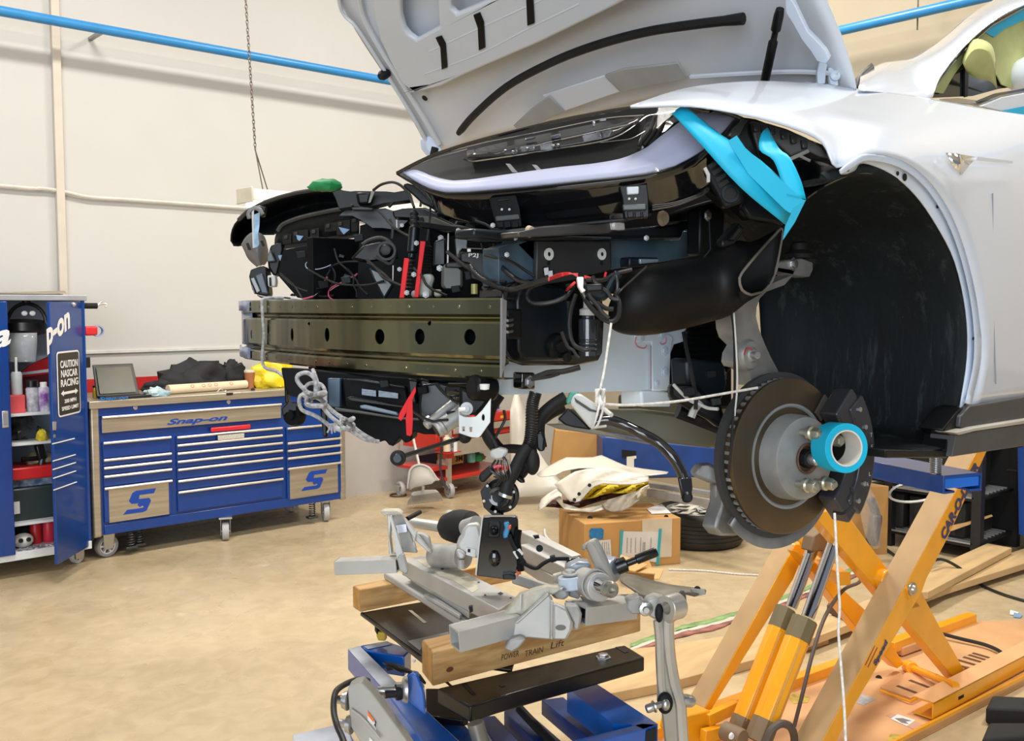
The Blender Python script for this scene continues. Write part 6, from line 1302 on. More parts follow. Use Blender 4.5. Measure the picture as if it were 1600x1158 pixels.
# hat strip with the two slotted pads
def padp(q, z, th, nm, m): return build(nm, M().prism([pZ(x, y, z) for x, y in q], (0,0,th)), m, lift, bev=.002)
z6b = zm(1300, 920, 4.867)
def Q6(l): return [z6b(*p) for p in l]
pad = padp(Q6([(365,765),(590,640),(870,725),(600,850)]), .036, .012, 'slotted_pad', m_orp)
build('pad_edge', M().tube([pZ(*z6b(365,772), .046), pZ(*z6b(595,858), .046), pZ(*z6b(870,730), .046)], .006, 6), m_or, pad)
for a, b in (((495,738),(640,792)), ((590,695),(735,750))): build('slot', M().bar(pZ(*z6b(*a), .0485), pZ(*z6b(*b), .0485), .02, .001, V((1,0,0))), mat('slot brown', (.12,.05,.02), .7), pad)
pad2 = padp(Q6([(870,420),(1070,455),(1270,540),(1150,610),(1000,620),(930,520)]), .036, .010, 'slotted_pad', m_orp)
for a, b in (((960,582),(1050,605)), ((955,540),(1100,582)), ((1000,518),(1145,560)), ((1040,502),(1185,545)), ((1070,488),(1215,530))): build('slot', M().bar(pZ(*z6b(*a), .0475), pZ(*z6b(*b), .0475), .02, .001, V((1,0,0))), MATS['slot brown'], pad2)
build('lower_beam', M().bar(pZ(*z6b(440,440), .09), pZ(*z6b(640,360), .09), .05, .05), m_or, lift, bev=.004)
build('lower_beam', M().bar(pZ(*z6b(500,470), .06), pZ(*z6b(700,400), .06), .05, .04), m_orp, lift, bev=.004)
def arm(px, o, th, m=m_or, top=None):
    a = build('scissor_arm', M().prism([PL(x, y, o) for x, y in px], LV*th), m, lift, bev=.004)
    if top:      # dusty upper face laid on the tube
        (x0, y0), (x1, y1) = top; p, q = PL(x0, y0, o), PL(x1, y1, o); d = (q-p).normalized(); n = LV.cross(d); n = n if n.z > 0 else -n
        build('arm_top', M().prism([p+LV*.002+n*.0005, q+LV*.002+n*.0005, q+LV*(th-.002)+n*.0005, p+LV*(th-.002)+n*.0005], n*.001), m_ord, a)
    return a
aA = arm([(1527,705),(1543,703),(1513,770),(1480,843),(1464,874),(1448,905),(1441,925),(1336,1101),(1296,1182),(1273,1182)], 0, .10, top=((1527,705),(1273,1182)))
arm([(1392,906),(1440,925),(1466,975),(1518,1067),(1503,1076),(1400,952)], .12, .05)
arm([(1268,800),(1320,798),(1393,898),(1440,948),(1400,960),(1381,935)], .12, .05)
arm([(1243,850),(1263,850),(1240,905),(1107,1117),(1085,1145),(1093,1122)], .40, .085, top=((1242,852),(1093,1122)))
arm([(1245,862),(1275,880),(1300,905),(1365,965),(1413,1037),(1403,1045),(1345,990)], .34, .05)
for (x, y, o, r, l) in ((1388,908,.09,.042,.07), (1272,846,.30,.03,.05)):
    build('pivot_boss', M().lathe([(0,-.0),(r,0),(r,l),(0,l)], PL(x, y, o), LV, 24), m_or, lift, bev=.004)
pb = build('pivot_bolt', M().lathe([(0,-.02),(.014,-.02),(.018,-.012),(.026,-.010),(.026,0),(0,0)], PL(1423, 920, -.0), LV, 16), m_nut, lift)
build('pin_keeper', M().prism([PL(x, y, -.004) for x, y in ((1416,921),(1424,918),(1426,934),(1420,938))], LV*.004), m_or, lift)
build('foot_shaft', M().cyl(PL(1421,1042,.33), PL(1494,1072,.02), .016, n=14), m_or, lift)
build('shaft_collar', M().cyl(PL(1418,1041,.345), PL(1426,1045,.30), .028, n=16), m_or, lift, bev=.003)
build('yoke', M().prism([PL(x, y, .24) for x, y in ((1272,838),(1290,826),(1308,834),(1298,862),(1268,862))], LV*.05), MATS['sooty orange'] if 'sooty orange' in MATS else mat('sooty orange', (.20,.13,.07), .6), lift, bev=.006)
build('cross_tube', M().bar(PL(1300,872,.16), PL(1282,860,.38), .04, .04), m_or, lift, bev=.004)
build('cross_tube', M().bar(PL(1320,905,.18), PL(1270,880,.42), .05, .05), m_or, lift, bev=.004)
# hydraulic cylinders
def cyl8(a, b, o, r, nm):
    p, q = PL(*a, o), PL(*b, o)
    c = build(nm, M().cyl(p, q, r, n=8), m_or, lift, bev=.003, flat=False, ang=20)
    d = (p-q).normalized(); build('end_cap', M().cyl(p-d*.075, p+d*.006, r*1.02, n=8), mat('worn cylinder head', (.16,.125,.06), .5), c, ang=20)
    build('base_block', M().cyl(q-d*.01, q+d*.07, r*1.04, n=8), mat('sooty orange', (.20,.13,.07), .6), c, ang=20)
    build('dusty_face', M().prism([q+d*.07-RT*r*.78-FW*r*.60, q+d*.07+RT*r*.05-FW*r*.99, p-d*.08+RT*r*.05-FW*r*.99, p-d*.08-RT*r*.78-FW*r*.60], -FW*.002), m_ord, c)
    return c
k1 = cyl8((1227,953), (1150,1150), .27, .038, 'hydraulic_cylinder'); k2 = cyl8((1257,970), (1185,1155), .16, .046, 'hydraulic_cylinder')
build('piston_rod', M().cyl(PL(1236,950,.27), PL(1277,838,.27), .022, n=20), m_crs, k1)
build('piston_rod', M().cyl(PL(1262,965,.16), PL(1305,842,.16), .024, n=20), m_crs, k2)
build('cylinder_foot', M().lathe([(0,-.03),(.03,-.03),(.034,-.02),(.034,.05),(0,.05)], PL(1150,1150,.2), LV, 16), MATS['sooty orange'], lift)
build('foot_pin', M().lathe([(0,-.008),(.010,-.006),(.012,0),(0,0)], PL(1142,1150,.16), LV, 12), m_w, lift)
hs_ = [PL(1195,1165,.10), PL(1205,1142,.09), PL(1220,1131,.08), PL(1235,1136,.08), PL(1241,1152,.09), PL(1240,1175,.10)]
build('hydraulic_hose', M().tube(smooth_path(hs_, 5), .014, 10), mat('hose grey brown', (.10,.075,.06), .6), lift)
build('arm_foot', M().prism([PL(x, y, .36) for x, y in ((1068,1120),(1110,1110),(1130,1158),(1080,1175),(1062,1150))], LV*.10), m_or, lift, bev=.006)
build('side_tube', M().bar(PL(1104,1125,.36), PL(1150,1103,.36), .03, .045), m_or, lift, bev=.003)
build('side_tube', M().bar(PL(1098,1150,.33), PL(1140,1140,.33), .03, .045), m_or, lift, bev=.003)
build('hose_coupling', M().bar(PL(1272,1130,.14), PL(1288,1105,.14), .03, .035).cyl(PL(1272,1128,.13), PL(1266,1150,.13), .014, n=10), mat('coupling grey', (.22,.24,.23), .5), lift, bev=.003)
# lettering down the arm
def on(px, py): return PL(px, py, -.0015)
q0, q1 = on(1462,849), on(1520,736); dd_ = q1-q0
pe = (on(1477,843)-on(1462,834)); 
def armtext(nm, tx, a, b, wpx, m, **k):
    p, q = on(*a), on(*b); d = (q-p); n = d.normalized().cross(LV); n = n if n.dot(LU) < 0 else -n
    w = d.length; return words(nm, tx, p, d, -n if False else n, w, wpx, m, aA, 0, .045, .001)
armtext('lettering', 'CAR-O-LINER', (1476,846), (1531,730), .050, m_navy)
armtext('lettering', 'Speed', (1369,1043), (1388,1006), .030, m_navy)
for k in (0, 1): build('stripe', M().bar(on(1352+k*4,1040+k*3), on(1367+k*4,1009+k*3), .003, .001, LV.cross(LU)), mat('maroon print', (.25,.02,.08), .5), aA)
# stickers on the plate
def stick(nm, q, m): return build(nm, M().prism([pZ(x, y, .0345) for x, y in q], (0,0,.0008)), m, bp_)
stick('grey_sticker', Q6([(185,870),(225,800),(335,840),(240,890)]), mat('grey sticker', (.5,.5,.5), .5, col2=(.35,.36,.4), scale=40))
st_ = stick('warning_sticker', Q6([(410,965),(450,945),(715,1040),(650,1085)]), mat('faded pink sticker', (.62,.36,.24), .5))
build('sticker_face', M().prism([pZ(*z6b(x, y), .0355) for x, y in ((445,990),(500,955),(635,1000),(570,1045))], (0,0,.0005)), m_w, st_)
build('sticker_print', M().prism([pZ(*z6b(x, y), .0362) for x, y in ((475,985),(540,985),(605,1005),(560,1010),(585,1030),(530,1020),(500,1000))], (0,0,.0004)), mat('sticker grey print', (.2,.19,.19), .5), st_)
stick('yellow_sticker', [(1232,1090),(1240,1083),(1266,1090),(1262,1098),(1240,1100)], mat('yellow sticker', (.60,.45,.08), .6, var=.2, scale=40))
stick('yellow_sticker', [(1385,1158),(1392,1146),(1412,1150),(1410,1165)], MATS['yellow sticker'])
for x, y in ((1373,1060),(1585,1033)): build('plate_hole', M().cyl(pZ(x, y, .034), pZ(x, y, .0345), .014, n=12), m_dk, bp_)
# ---- blue straightening bench arm that carries the car sill
m_bb = mat('bench blue', (.005,.06,.30), .3, coat=.3, var=.1)
e0, e1 = pY(1474, 757, 1.06), None
bb = thing('bench_beam', (e0.x, 2.0, 1.16), 'dark blue steel cross beam with a threaded jack screw under the car sill', 'beam')
zt0 = pY(1474, 744, 1.06).z; zb0_ = pY(1474, 772, 1.06).z; w_ = pY(1509, 745, 1.06).x-e0.x
bd = V((.335,.942,0)); bs = V((.942,-.335,0)); o_ = V((e0.x, 1.06, 0)); L_ = .46
def bbx(s0, s1, z0, z1, l0=0.0, l1=L_): return M().prism([o_+bs*s0+bd*l0+V((0,0,z0)), o_+bs*s1+bd*l0+V((0,0,z0)), o_+bs*s1+bd*l1+V((0,0,z0)), o_+bs*s0+bd*l1+V((0,0,z0))], (0,0,z1-z0))
bm_ = bbx(0, .006, zb0_, zt0).join(bbx(.006, w_-.006, zt0-.007, zt0)).join(bbx(w_-.006, w_, zb0_, zt0)).join(bbx(.006, w_*.3, zb0_, zb0_+.006)).join(bbx(w_*.7, w_-.006, zb0_, zb0_+.006))
build('channel', bm_, m_bb, bb, bev=.001)
build('end_plate', bbx(.007, w_-.007, zb0_+.012, zt0-.008, .002, .006), mat('bright blue paint', (.01,.16,.70), .35), bb, bev=.002)
sc_ = V((e0.x+.02, 1.09, zt0)); pr_ = []
sh_ = pY(1476, 716, 1.06).z-zt0
for i in range(8): pr_ += [(.0135, sh_*i/8), (.016, sh_*(i+.5)/8)]
build('jack_screw', M().lathe(pr_+[(.0135, sh_)], sc_, (0,0,1), 18), m_steel, bb)
build('cross_beam_far', M().bar(pX(1345,722,2.9), pX(1480,760,2.9), .03, .06), m_bb, bb) if False else None
# ================================================================ blue table lift, black plates, wood blocks
m_tl = mat('table lift blue', (.004,.095,.45), .22, coat=.4, var=.05)
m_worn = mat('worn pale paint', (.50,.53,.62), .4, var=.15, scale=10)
m_bp = mat('black steel plate', (.010,.009,.008), .3, .1, var=.3, scale=5, bump=.2)
def zs(nm, px, z, th, m, parent, **k): return build(nm, M().prism([pZ(x, y, z) for x, y in px], (0,0,th)), m, parent, **k)
tl = thing('lift_table', (1.95, 2.2, 0), 'blue hydraulic lift table with black top plates in front of the orange lift', 'lift table')
zq = zm(440, 920, 4.444); zr = zm(760, 940, 4.444)
def Qq(l): return [zq(*p) for p in l]
def Qr(l): return [zr(*p) for p in l]
PT = .60
plate = zs('top_plate', Qq([(545,165),(1000,85),(1700,200),(1600,560),(960,470)]), PT, -.012, m_bp, tl, bev=.003)
build('plate_flange', M().prism([pZ(*zq(548,165), PT), pZ(*zq(960,470), PT), pZ(*zq(1180,690), PT), pZ(*zq(1180,690), PT-.045), pZ(*zq(960,470), PT-.045), pZ(*zq(548,165), PT-.045)], (.01,0,0)), m_bp, tl, bev=.003)
zs('plate_slot', Qq([(880,150),(905,152),(1008,235),(988,242)]), PT+.0006, .001, mat('floor seen through slot', (.58,.50,.36), .6), plate)
zs('plate_worn_edge', Qq([(875,365),(1160,300),(1165,340),(990,375),(960,430)]), PT+.0006, .001, mat('worn steel patch', (.30,.31,.32), .35, .5), plate)
fp = zs('front_plate', Qq([(1080,690),(1640,560)])+Qr([(960,300),(1100,385),(40,680)])+Qq([(1310,820)]), PT, -.045, m_bp, tl, bev=.006, segs=3)
fp2 = build('plate_bolt', M().bolt(pZ(*zr(812,390), PT), (0,0,1), .016, .012), m_steel, fp)
for q in ([(895,318),(930,312),(985,350),(960,358)],): zs('plate_slot', Qr(q), PT+.0005, .0008, m_dk, fp)
zs('plate_slot', Qq([(1250,660),(1285,655),(1350,735),(1320,735)]), PT+.0005, .0008, m_dk, fp)
for x, y in ((110,585),): zs('plate_slot', Qr([(x-25,y-2),(x,y-10),(x+22,y),(x-5,y+10)]), PT+.0005, .0008, m_dk, fp)
build('flange_hole', M().cyl(pZ(*zq(923,498), PT-.01), pZ(*zq(923,498), PT-.01)-RT*.003-FW*.003, .006, n=10), m_w, plate)
# frame
m_worntop = m_worn  # worn pale paint for the upper faces of the frame beams
lb = build('frame_beam', M().prism([pZ(*zq(x, y), .50) for x, y in ((458,420),(545,395),(805,655),(1500,1300),(1240,1400),(700,690))], (0,0,-.07)), m_tl, tl, bev=.004)
zs('worn_top', Qq([(462,420),(542,398),(800,655),(740,712),(700,690)]), .5015, .001, m_worntop, lb)
build('frame_beam', M().prism([pZ(*zq(x, y), .50) for x, y in ((545,395),(730,362),(900,420),(850,470),(590,430))], (0,0,-.07)), m_tl, tl, bev=.004)
zs('worn_top', Qq([(570,402),(735,365),(770,385),(600,420)]), .5015, .001, m_worntop, lb)
zs('foot_stop', Qq([(660,340),(690,320),(735,345),(720,365),(670,362)]), .52, .03, mat('yellow pad', (.62,.42,.04), .5), tl, bev=.004)
zs('foot_knob', Qq([(645,295),(670,285),(690,310),(660,322)]), .54, .02, m_dk, tl, bev=.004)
build('lower_deck', M().prism([pZ(*zq(x, y), .44) for x, y in ((830,760),(1000,880),(1180,850),(1480,1160),(1100,1250),(900,900))], (0,0,-.03)), m_tl, tl, bev=.004)
zs('side_deck', Qq([(1000,690),(1090,690),(1300,900),(1250,910),(1000,880)]), .47, -.02, m_bp, tl, bev=.004)
lug = build('pivot_lug', M().prism([pD(*zq(x, y), 2.42) for x, y in ((865,610),(905,590),(945,600),(985,700),(1000,880),(900,800),(860,740))], FW*.03), m_tl, tl, bev=.004)
pc = pD(*zq(875,700), 2.40)
ax_ = (FW*.45-RT*.9).normalized()
build('pivot_nut', M().lathe([(0,.075),(.011,.075),(.012,.05),(.012,.03),(.019,.028),(.019,.015),(.028,.012),(.032,.006),(.032,0),(0,0)], pc, -RT*.95-FW*.15, 16), m_steel, lug)
build('pivot_shaft', M().cyl(pD(*zq(715,732), 2.38), pD(*zq(790,725), 2.39), .011, n=12), mat('dark shaft', (.05,.05,.06), .3, .7), lug)
build('nut_ring', M().cyl(pD(*zq(790,722), 2.39), pD(*zq(830,715), 2.395), .020, n=14), m_dk, lug, bev=.003)
build('spring_bracket', M().sheet([[pD(*zq(700,515), 2.5), pD(*zq(780,520), 2.48), pD(*zq(870,560), 2.46), pD(*zq(960,600), 2.45)], [pD(*zq(820,580), 2.45), pD(*zq(880,582), 2.44), pD(*zq(930,600), 2.43), pD(*zq(1000,660), 2.42)]], 3, 3), m_satin, lug, solid=.006)
build('bracket_pin', M().cyl(pD(*zq(730,545), 2.5), pD(*zq(775,535), 2.5), .010, n=12), m_dk, lug)
gb = build('cylinder_cover', M().prism([pD(*zq(x, y), 2.30) for x, y in ((458,690),(500,662),(555,650),(620,715),(860,1040),(960,1200),(640,1200),(560,1090),(480,960),(465,800))], FW*.05), mat('powder grey cover', (.42,.41,.38), .4, var=.05), tl, bev=.012, segs=3)
for q, b in (([(595,845),(660,940),(655,990),(598,915)], 0), ([(610,1030),(640,1060),(650,1075),(605,1075)], 0)):
    lb_ = build('sticker', M().prism([pD(*zq(x, y), 2.297) for x, y in q], FW*.001), m_w, gb)
build('sticker_mark', M().prism([pD(*zq(x, y), 2.295) for x, y in ((596,848),(640,905),(638,930),(598,880))], FW*.001), mat('orange mark', (.85,.16,.02), .5), gb)
build('sticker_mark', M().prism([pD(*zq(x, y), 2.294) for x, y in ((640,905),(655,925),(654,968),(642,945),(650,935))], FW*.001), m_dk, gb)
for x, y in ((440,775),(465,940)):
    build('cover_bolt', M().lathe([(0,-.034),(.009,-.034),(.010,-.024),(.011,-.014),(.020,-.013),(.020,-.006),(.024,-.005),(.024,0),(0,0)], pD(*zq(x+26, y), 2.31), RT*.9-FW*.2, 16), m_steel, gb)
build('pressed_line', M().tube(smooth_path([pD(*zq(480,840), 2.29), pD(*zq(560,900), 2.29), pD(*zq(680,1040), 2.28)], 4), .004, 6), gb.data.materials[0], gb)
build('air_hose', M().tube(smooth_path([pD(*zq(600,640), 2.5), pD(*zq(540,630), 2.46), pD(*zq(470,650), 2.4), pD(*zq(400,690), 2.34), pD(*zq(368,740), 2.3), pD(*zq(362,850), 2.26), pD(*zq(385,950), 2.22), pD(*zq(420,1030), 2.2), pD(*zq(450,1120), 2.18)], 5), .0075, 10), m_wire, tl)
zs('base_flange', Qq([(78,1015),(435,930),(470,1000),(500,1090),(80,1120)]), .30, -.01, m_worn, tl, bev=.002)
zs('base_beam', Qq([(80,1030),(470,990),(530,1100),(600,1200),(80,1200)]), .285, -.06, m_tl, tl, bev=.003)
# right side of the frame
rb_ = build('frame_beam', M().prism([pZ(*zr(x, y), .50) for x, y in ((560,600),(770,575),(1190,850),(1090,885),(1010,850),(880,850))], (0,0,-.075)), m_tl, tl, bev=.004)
build('frame_beam', M().prism([pZ(*zr(x, y), .50) for x, y in ((1090,885),(1190,850),(1130,1100),(700,1180),(600,965))], (0,0,-.02)), m_tl, tl, bev=.004) if False else None
build('front_beam', M().prism([pZ(*zr(x, y), .50) for x, y in ((570,970),(1080,845),(1190,852),(1095,885),(640,1010))], (0,0,-.075)), m_tl, tl, bev=.003)
build('beam_mouth', M().prism([pD(*zr(x, y), pZ(*zr(1140,880), .5).dot(FW)*0+ (pZ(*zr(1140,868), .5)-EYE).dot(FW)-.012) for x, y in ((1105,900),(1180,880),(1180,965),(1105,980))], FW*.006), m_dk, rb_)
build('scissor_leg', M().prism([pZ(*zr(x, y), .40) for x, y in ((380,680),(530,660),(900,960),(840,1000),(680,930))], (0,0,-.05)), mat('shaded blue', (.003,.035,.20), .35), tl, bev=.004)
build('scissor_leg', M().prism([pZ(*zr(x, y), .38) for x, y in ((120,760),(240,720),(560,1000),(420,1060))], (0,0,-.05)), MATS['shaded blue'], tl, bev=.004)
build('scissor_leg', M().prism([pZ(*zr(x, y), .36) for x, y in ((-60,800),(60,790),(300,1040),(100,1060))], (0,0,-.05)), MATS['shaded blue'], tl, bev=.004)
build('guide_rod', M().cyl(pZ(*zr(230,745), .42), pZ(*zr(470,1000), .38), .014, n=12), m_dk, tl)
build('pump_can', M().cyl(pD(*zq(1345,930), 2.5), pD(*zq(1400,1120), 2.5), .022, n=20), mat('can grey', (.25,.24,.2), .35, .5), tl)
# wood blocks
def wood():
    m = D.materials.new('pine timber'); m.use_nodes = True; nt = m.node_tree; b = nt.nodes['Principled BSDF']; L = nt.links
    tc = nt.nodes.new('ShaderNodeTexCoord'); mp = nt.nodes.new('ShaderNodeMapping'); mp.inputs['Scale'].default_value = (1.2, 14, 14); L.new(tc.outputs['Object'], mp.inputs[0])
    n = nt.nodes.new('ShaderNodeTexNoise'); n.inputs['Scale'].default_value = 3; n.inputs['Detail'].default_value = 6; n.inputs['Distortion'].default_value = .6; L.new(mp.outputs[0], n.inputs[0])
    r = nt.nodes.new('ShaderNodeValToRGB'); L.new(n.outputs[0], r.inputs[0]); r.color_ramp.elements[0].position = .3; r.color_ramp.elements[1].position = .7
    r.color_ramp.elements[0].color = (.40,.20,.06,1); r.color_ramp.elements[1].color = (.66,.42,.18,1); L.new(r.outputs[0], b.inputs['Base Color']); b.inputs['Roughness'].default_value = .6
    MATS['pine timber'] = m; return m
m_wood = wood(); m_knot = mat('wood knot', (.13,.05,.02), .6); m_end = mat('wood end grain', (.60,.32,.08), .6, var=.2, scale=20)
def block(name, nl, l, r, z, h, label):
    a, b, c = pZ(*nl, z), pZ(*l, z), pZ(*r, z); d = b+(c-a)
    t = thing(name, (a+d)/2, label, 'wood block')
    build('timber', M().prism([a, c, d, b], (0,0,h)), m_wood, t, bev=.004)
    e = (a-c).normalized()*.0006
    build('end_grain', M().prism([a+e+V((0,0,.004)), b+e+V((0,0,.004)), b+e+V((0,0,h-.004)), a+e+V((0,0,h-.004))], -e*.9), m_end, t)
    return t, a, b, c, d
w1, a1, b1, c1_, d1 = block('timber_block', (676,1073), (660,1052), (1001,987), PT+.001, .098, 'thick pine block marked POWER TRAIN LIFT on the near black plate')
w2, a2, b2, c2_, d2 = block('timber_block', (563,957), (552,950), (815,905), PT+.001, .080, 'orange stained pine block on the far end of the black plate, plain sides')
tdir = (c1_-a1).normalized(); tn = tdir.cross(V((0,0,1))); tn = tn if tn.dot(FW) < 0 else -tn
def wtxt(tx, px, py, w, h):
    p = pP(px, py, a1, tn); words('handwriting', tx, p+tn*.0008, tdir, (0,0,1), w, h, mat('marker ink', (.06,.035,.02), .6), w1, .15, -.005, .0005)
wtxt('POWER', 783, 1032, .062, .017); wtxt('TRAIN', 820, 1026, .068, .017); wtxt('Lift', 860, 1014, .052, .020)
kp = pP(*zq(1168,560), a1, tn); build('knot', M().prism([kp+tdir*(.012*math.cos(t))+V((0,0,1))*(.0075*math.sin(t)) for t in [k*.63 for k in range(10)]], tn*.0008), m_knot, w1)
# ================================================================ aluminium subframe with steering rack
z3 = zm(500, 780, 5); z4 = zm(800, 800, 5)
m_sf = mat('aluminium extrusion', (.56,.56,.54), .5, .45, var=.08, scale=5)
m_sfc = mat('rough cast aluminium', (.47,.47,.45), .6, .35, var=.15, scale=14, bump=.5, bscale=70)
m_crust = mat('salty aluminium', (.62,.58,.48), .6, .3, var=.12, scale=40, bump=.5)
sf = thing('subframe', (2.1, 2.4, PT+.10), 'grey aluminium front subframe lying on the two pine blocks', 'subframe')
def ds(nm, l, d, th, m, par, f=z3, **k): return build(nm, M().prism([pD(*f(*p), d) for p in l], FW*th), m, par, **k)
def quad(nm, l, z, th, m, par, f=z3, **k): return build(nm, M().prism([pZ(*f(*p), z) for p in l], (0,0,-th)), m, par, **k)
T1 = PT+.19
ra_ = quad('main_rail', [(640,470),(860,428),(1545,772),(1395,862)], T1, .055, m_sf, sf, bev=.003)
quad('salt_patch', [(760,480),(850,440),(1010,500),(1200,610),(1240,700),(1190,730),(1050,640),(940,600)], T1+.001, .0005, m_crust, ra_)
for x, y, s in ((885,505,20),(955,545,14),(1240,648,10),(1290,748,10),(1410,735,22),(1490,770,10)):
    quad('rail_hole', [(x-s,y),(x,y-s*.5),(x+s,y),(x,y+s*.5)], T1+.0018, .0006, MATS['rim grey'], ra_)
quad('rail_ledge', [(680,575),(720,560),(1190,845),(1165,885)], T1-.055, .02, m_sf, sf, bev=.003)
quad('rail_foot', [(495,572),(620,575),(850,700),(1310,930),(1150,985),(800,760)], T1-.085, .025, m_sf, sf, bev=.006)
quad('rail_step', [(810,740),(860,730),(1110,895),(1090,910)], T1-.070, .012, m_sf, sf, bev=.003)
for p in ((1170,865),): ds('ledge_end', [(1160,845),(1190,838),(1195,880),(1172,888)], 2.72, .02, m_satin, sf)
def openbox(nm, p0, p1, w, h, par, m=m_sf, t=.005):
    p0, p1 = V(p0), V(p1); u = (p1-p0).normalized(); s = V((0,0,1)).cross(u).normalized(); k = u.cross(s)
    mb = M()
    for sg in (-1, 1): mb.obox((p0+p1)/2+s*sg*(w/2-t/2), (p1-p0)/2, s*t/2, k*h/2); mb.obox((p0+p1)/2+k*sg*(h/2-t/2), (p1-p0)/2, s*(w/2-t), k*t/2)
    o = build(nm, mb, m, par, bev=.001); build('tube_inside', M().obox((p0+u*.03+p1)/2, (p1-p0)/2-u*.016, s*(w/2-t), k*(h/2-t)), m_dk, o); return o
openbox('mount_tube', pD(*z3(135,525), 3.14), pD(*z3(615,505), 3.10), .058, .044, sf)
openbox('mount_tube', pD(*z3(1050,1090), 2.62), pD(*z3(1530,960), 2.70), .070, .058, sf)
build('tube_bolt', M().lathe([(0,.006),(.010,.006),(.016,.002),(.018,0),(0,0)], pD(*z3(1110,1035), 2.61), (0,0,1), 14), m_crust, sf)
# tower bracket
tw = ds('tower_bracket', [(525,120),(560,125),(545,300),(560,425),(640,440),(540,432),(532,280)], 3.12, .05, m_sf, sf, bev=.002)
ds('tower_web', [(560,125),(640,118),(668,170),(720,310),(760,420),(650,415),(610,260),(580,200)], 3.14, .02, m_sfc, tw, bev=.002)
ds('tower_inlay', [(592,205),(672,195),(680,255),(612,268)], 3.12, .012, mat('pale alloy patch', (.58,.60,.68), .3, .5), tw)
ds('tower_fin', [(545,130),(560,128),(650,420),(668,560),(690,580),(660,590),(630,560),(600,470)], 3.05, .012, m_sf, tw, bev=.002)
ds('tower_fin', [(655,150),(670,165),(860,410),(850,418),(740,320),(690,240)], 3.12, .03, m_sf, tw, bev=.002)
ds('tower_fin', [(745,245),(755,250),(735,335),(750,390),(728,350)], 3.10, .02, m_sf, tw)
ds('tower_flange', [(470,98),(490,92),(600,92),(625,105),(640,118),(545,128),(525,122),(500,135)], 3.08, .06, m_crust, tw, bev=.002)
ds('tower_cast', [(750,265),(800,270),(850,300),(862,350),(870,400),(900,400),(960,420),(955,470),(880,450),(840,420)], 3.16, .04, m_sfc, tw, bev=.008)
ds('base_casting', [(600,460),(650,430),(690,560),(670,590),(620,560)], 3.02, .03, m_sfc, sf, bev=.004)
# handle, tie rod, boot, rack housing
build('dark_pin', M().cyl(pD(*z3(680,155), 3.2), pD(*z3(780,102), 3.3), .008, n=10), m_dk, sf)
rk = build('rack_housing', M().cyl(pD(*z3(900,440), 3.2), pD(*z3(1120,450), 3.1), .040, n=20), m_sfc, sf)
tr_ = build('tie_rod', M().lathe([(0,0),(.016,0),(.018,.02),(.020,.18),(.016,.19),(.018,.20),(.008,.205),(.008,.26),(0,.26)], pD(*z3(700,180), 3.4), pD(*z3(930,215), 3.35)-pD(*z3(700,180), 3.4), 16), m_sf, sf)
build('rack_boot', M().sheet([[pD(*z3(x, y), 3.3)+FW*q for x, y, q in r] for r in ([(945,210,0)]*9, )], 1, 1) if False else M().lathe([(.008,-.01),(.022,0),(.046,.03),(.056,.07),(.058,.10),(.050,.15),(.03,.17),(0,.17)], pD(*z3(950,218), 3.32), pD(*z3(1230,210), 3.2)-pD(*z3(950,218), 3.32), 22), mat('matte black rubber', (.008,.008,.009), .8), tr_)
build('boot_drip', M().ball(pD(*z3(1000,290), 3.3), .016, 10, 8), m_dk, tr_)
gh = ds('gear_housing', [(1110,250),(1160,190),(1240,190),(1280,330),(1240,470),(1160,450),(1070,400),(1060,350),(1100,300)], 3.05, .10, m_sf, sf, bev=.02, segs=3)
ds('housing_label', [(1145,378),(1215,395),(1212,455),(1140,435)], 3.045, .003, m_w, gh)
ds('label_code', [(1155,388),(1175,392),(1173,418),(1153,414)], 3.043, .001, m_dk, gh)
ds('housing_ear', [(1060,400),(1100,395),(1140,430),(1120,470),(1080,465),(1065,430)], 3.03, .03, m_sf, gh, bev=.006)
build('housing_cap', M().cyl(pD(*z3(1140,230), 3.12), pD(*z3(1230,200), 3.08), .030, n=18), m_sfc, gh)
build('housing_tube', M().cyl(pD(*z3(1105,470), 3.05), pD(*z3(1105,540), 3.05), .012, n=10), m_sfc, gh)
build('steel_dome', M().ball(pD(*z3(1015,130), 3.5), .022, 12, 8), m_sfc, sf)
# rear beams of the frame
for l, z, th in (([(60,150),(150,140),(540,330),(480,350)], T1+.03, .05), ([(60,255),(140,240),(430,380),(410,430)], T1+.0, .05), ([(60,340),(110,330),(400,480),(380,540)], T1-.05, .05)):
    quad('rear_beam', l, z, th, m_sf, sf, z4, bev=.004)
ds('beam_notch', [(165,190),(210,185),(215,205),(180,212)], 2.98, .02, m_dk, sf, z4)
build('beam_hole', M().cyl(pD(*z4(215,285), 2.95), pD(*z4(215,285), 2.955), .011, n=12), m_dk, sf)
ds('beam_bracket', [(320,500),(390,480),(400,590),(380,600),(320,585)], 2.86, .03, m_crust, sf, z4, bev=.003)
ds('inner_casting', [(0,480),(330,590),(150,610),(0,560)], 2.95, .03, m_sfc, sf, z4, bev=.004)
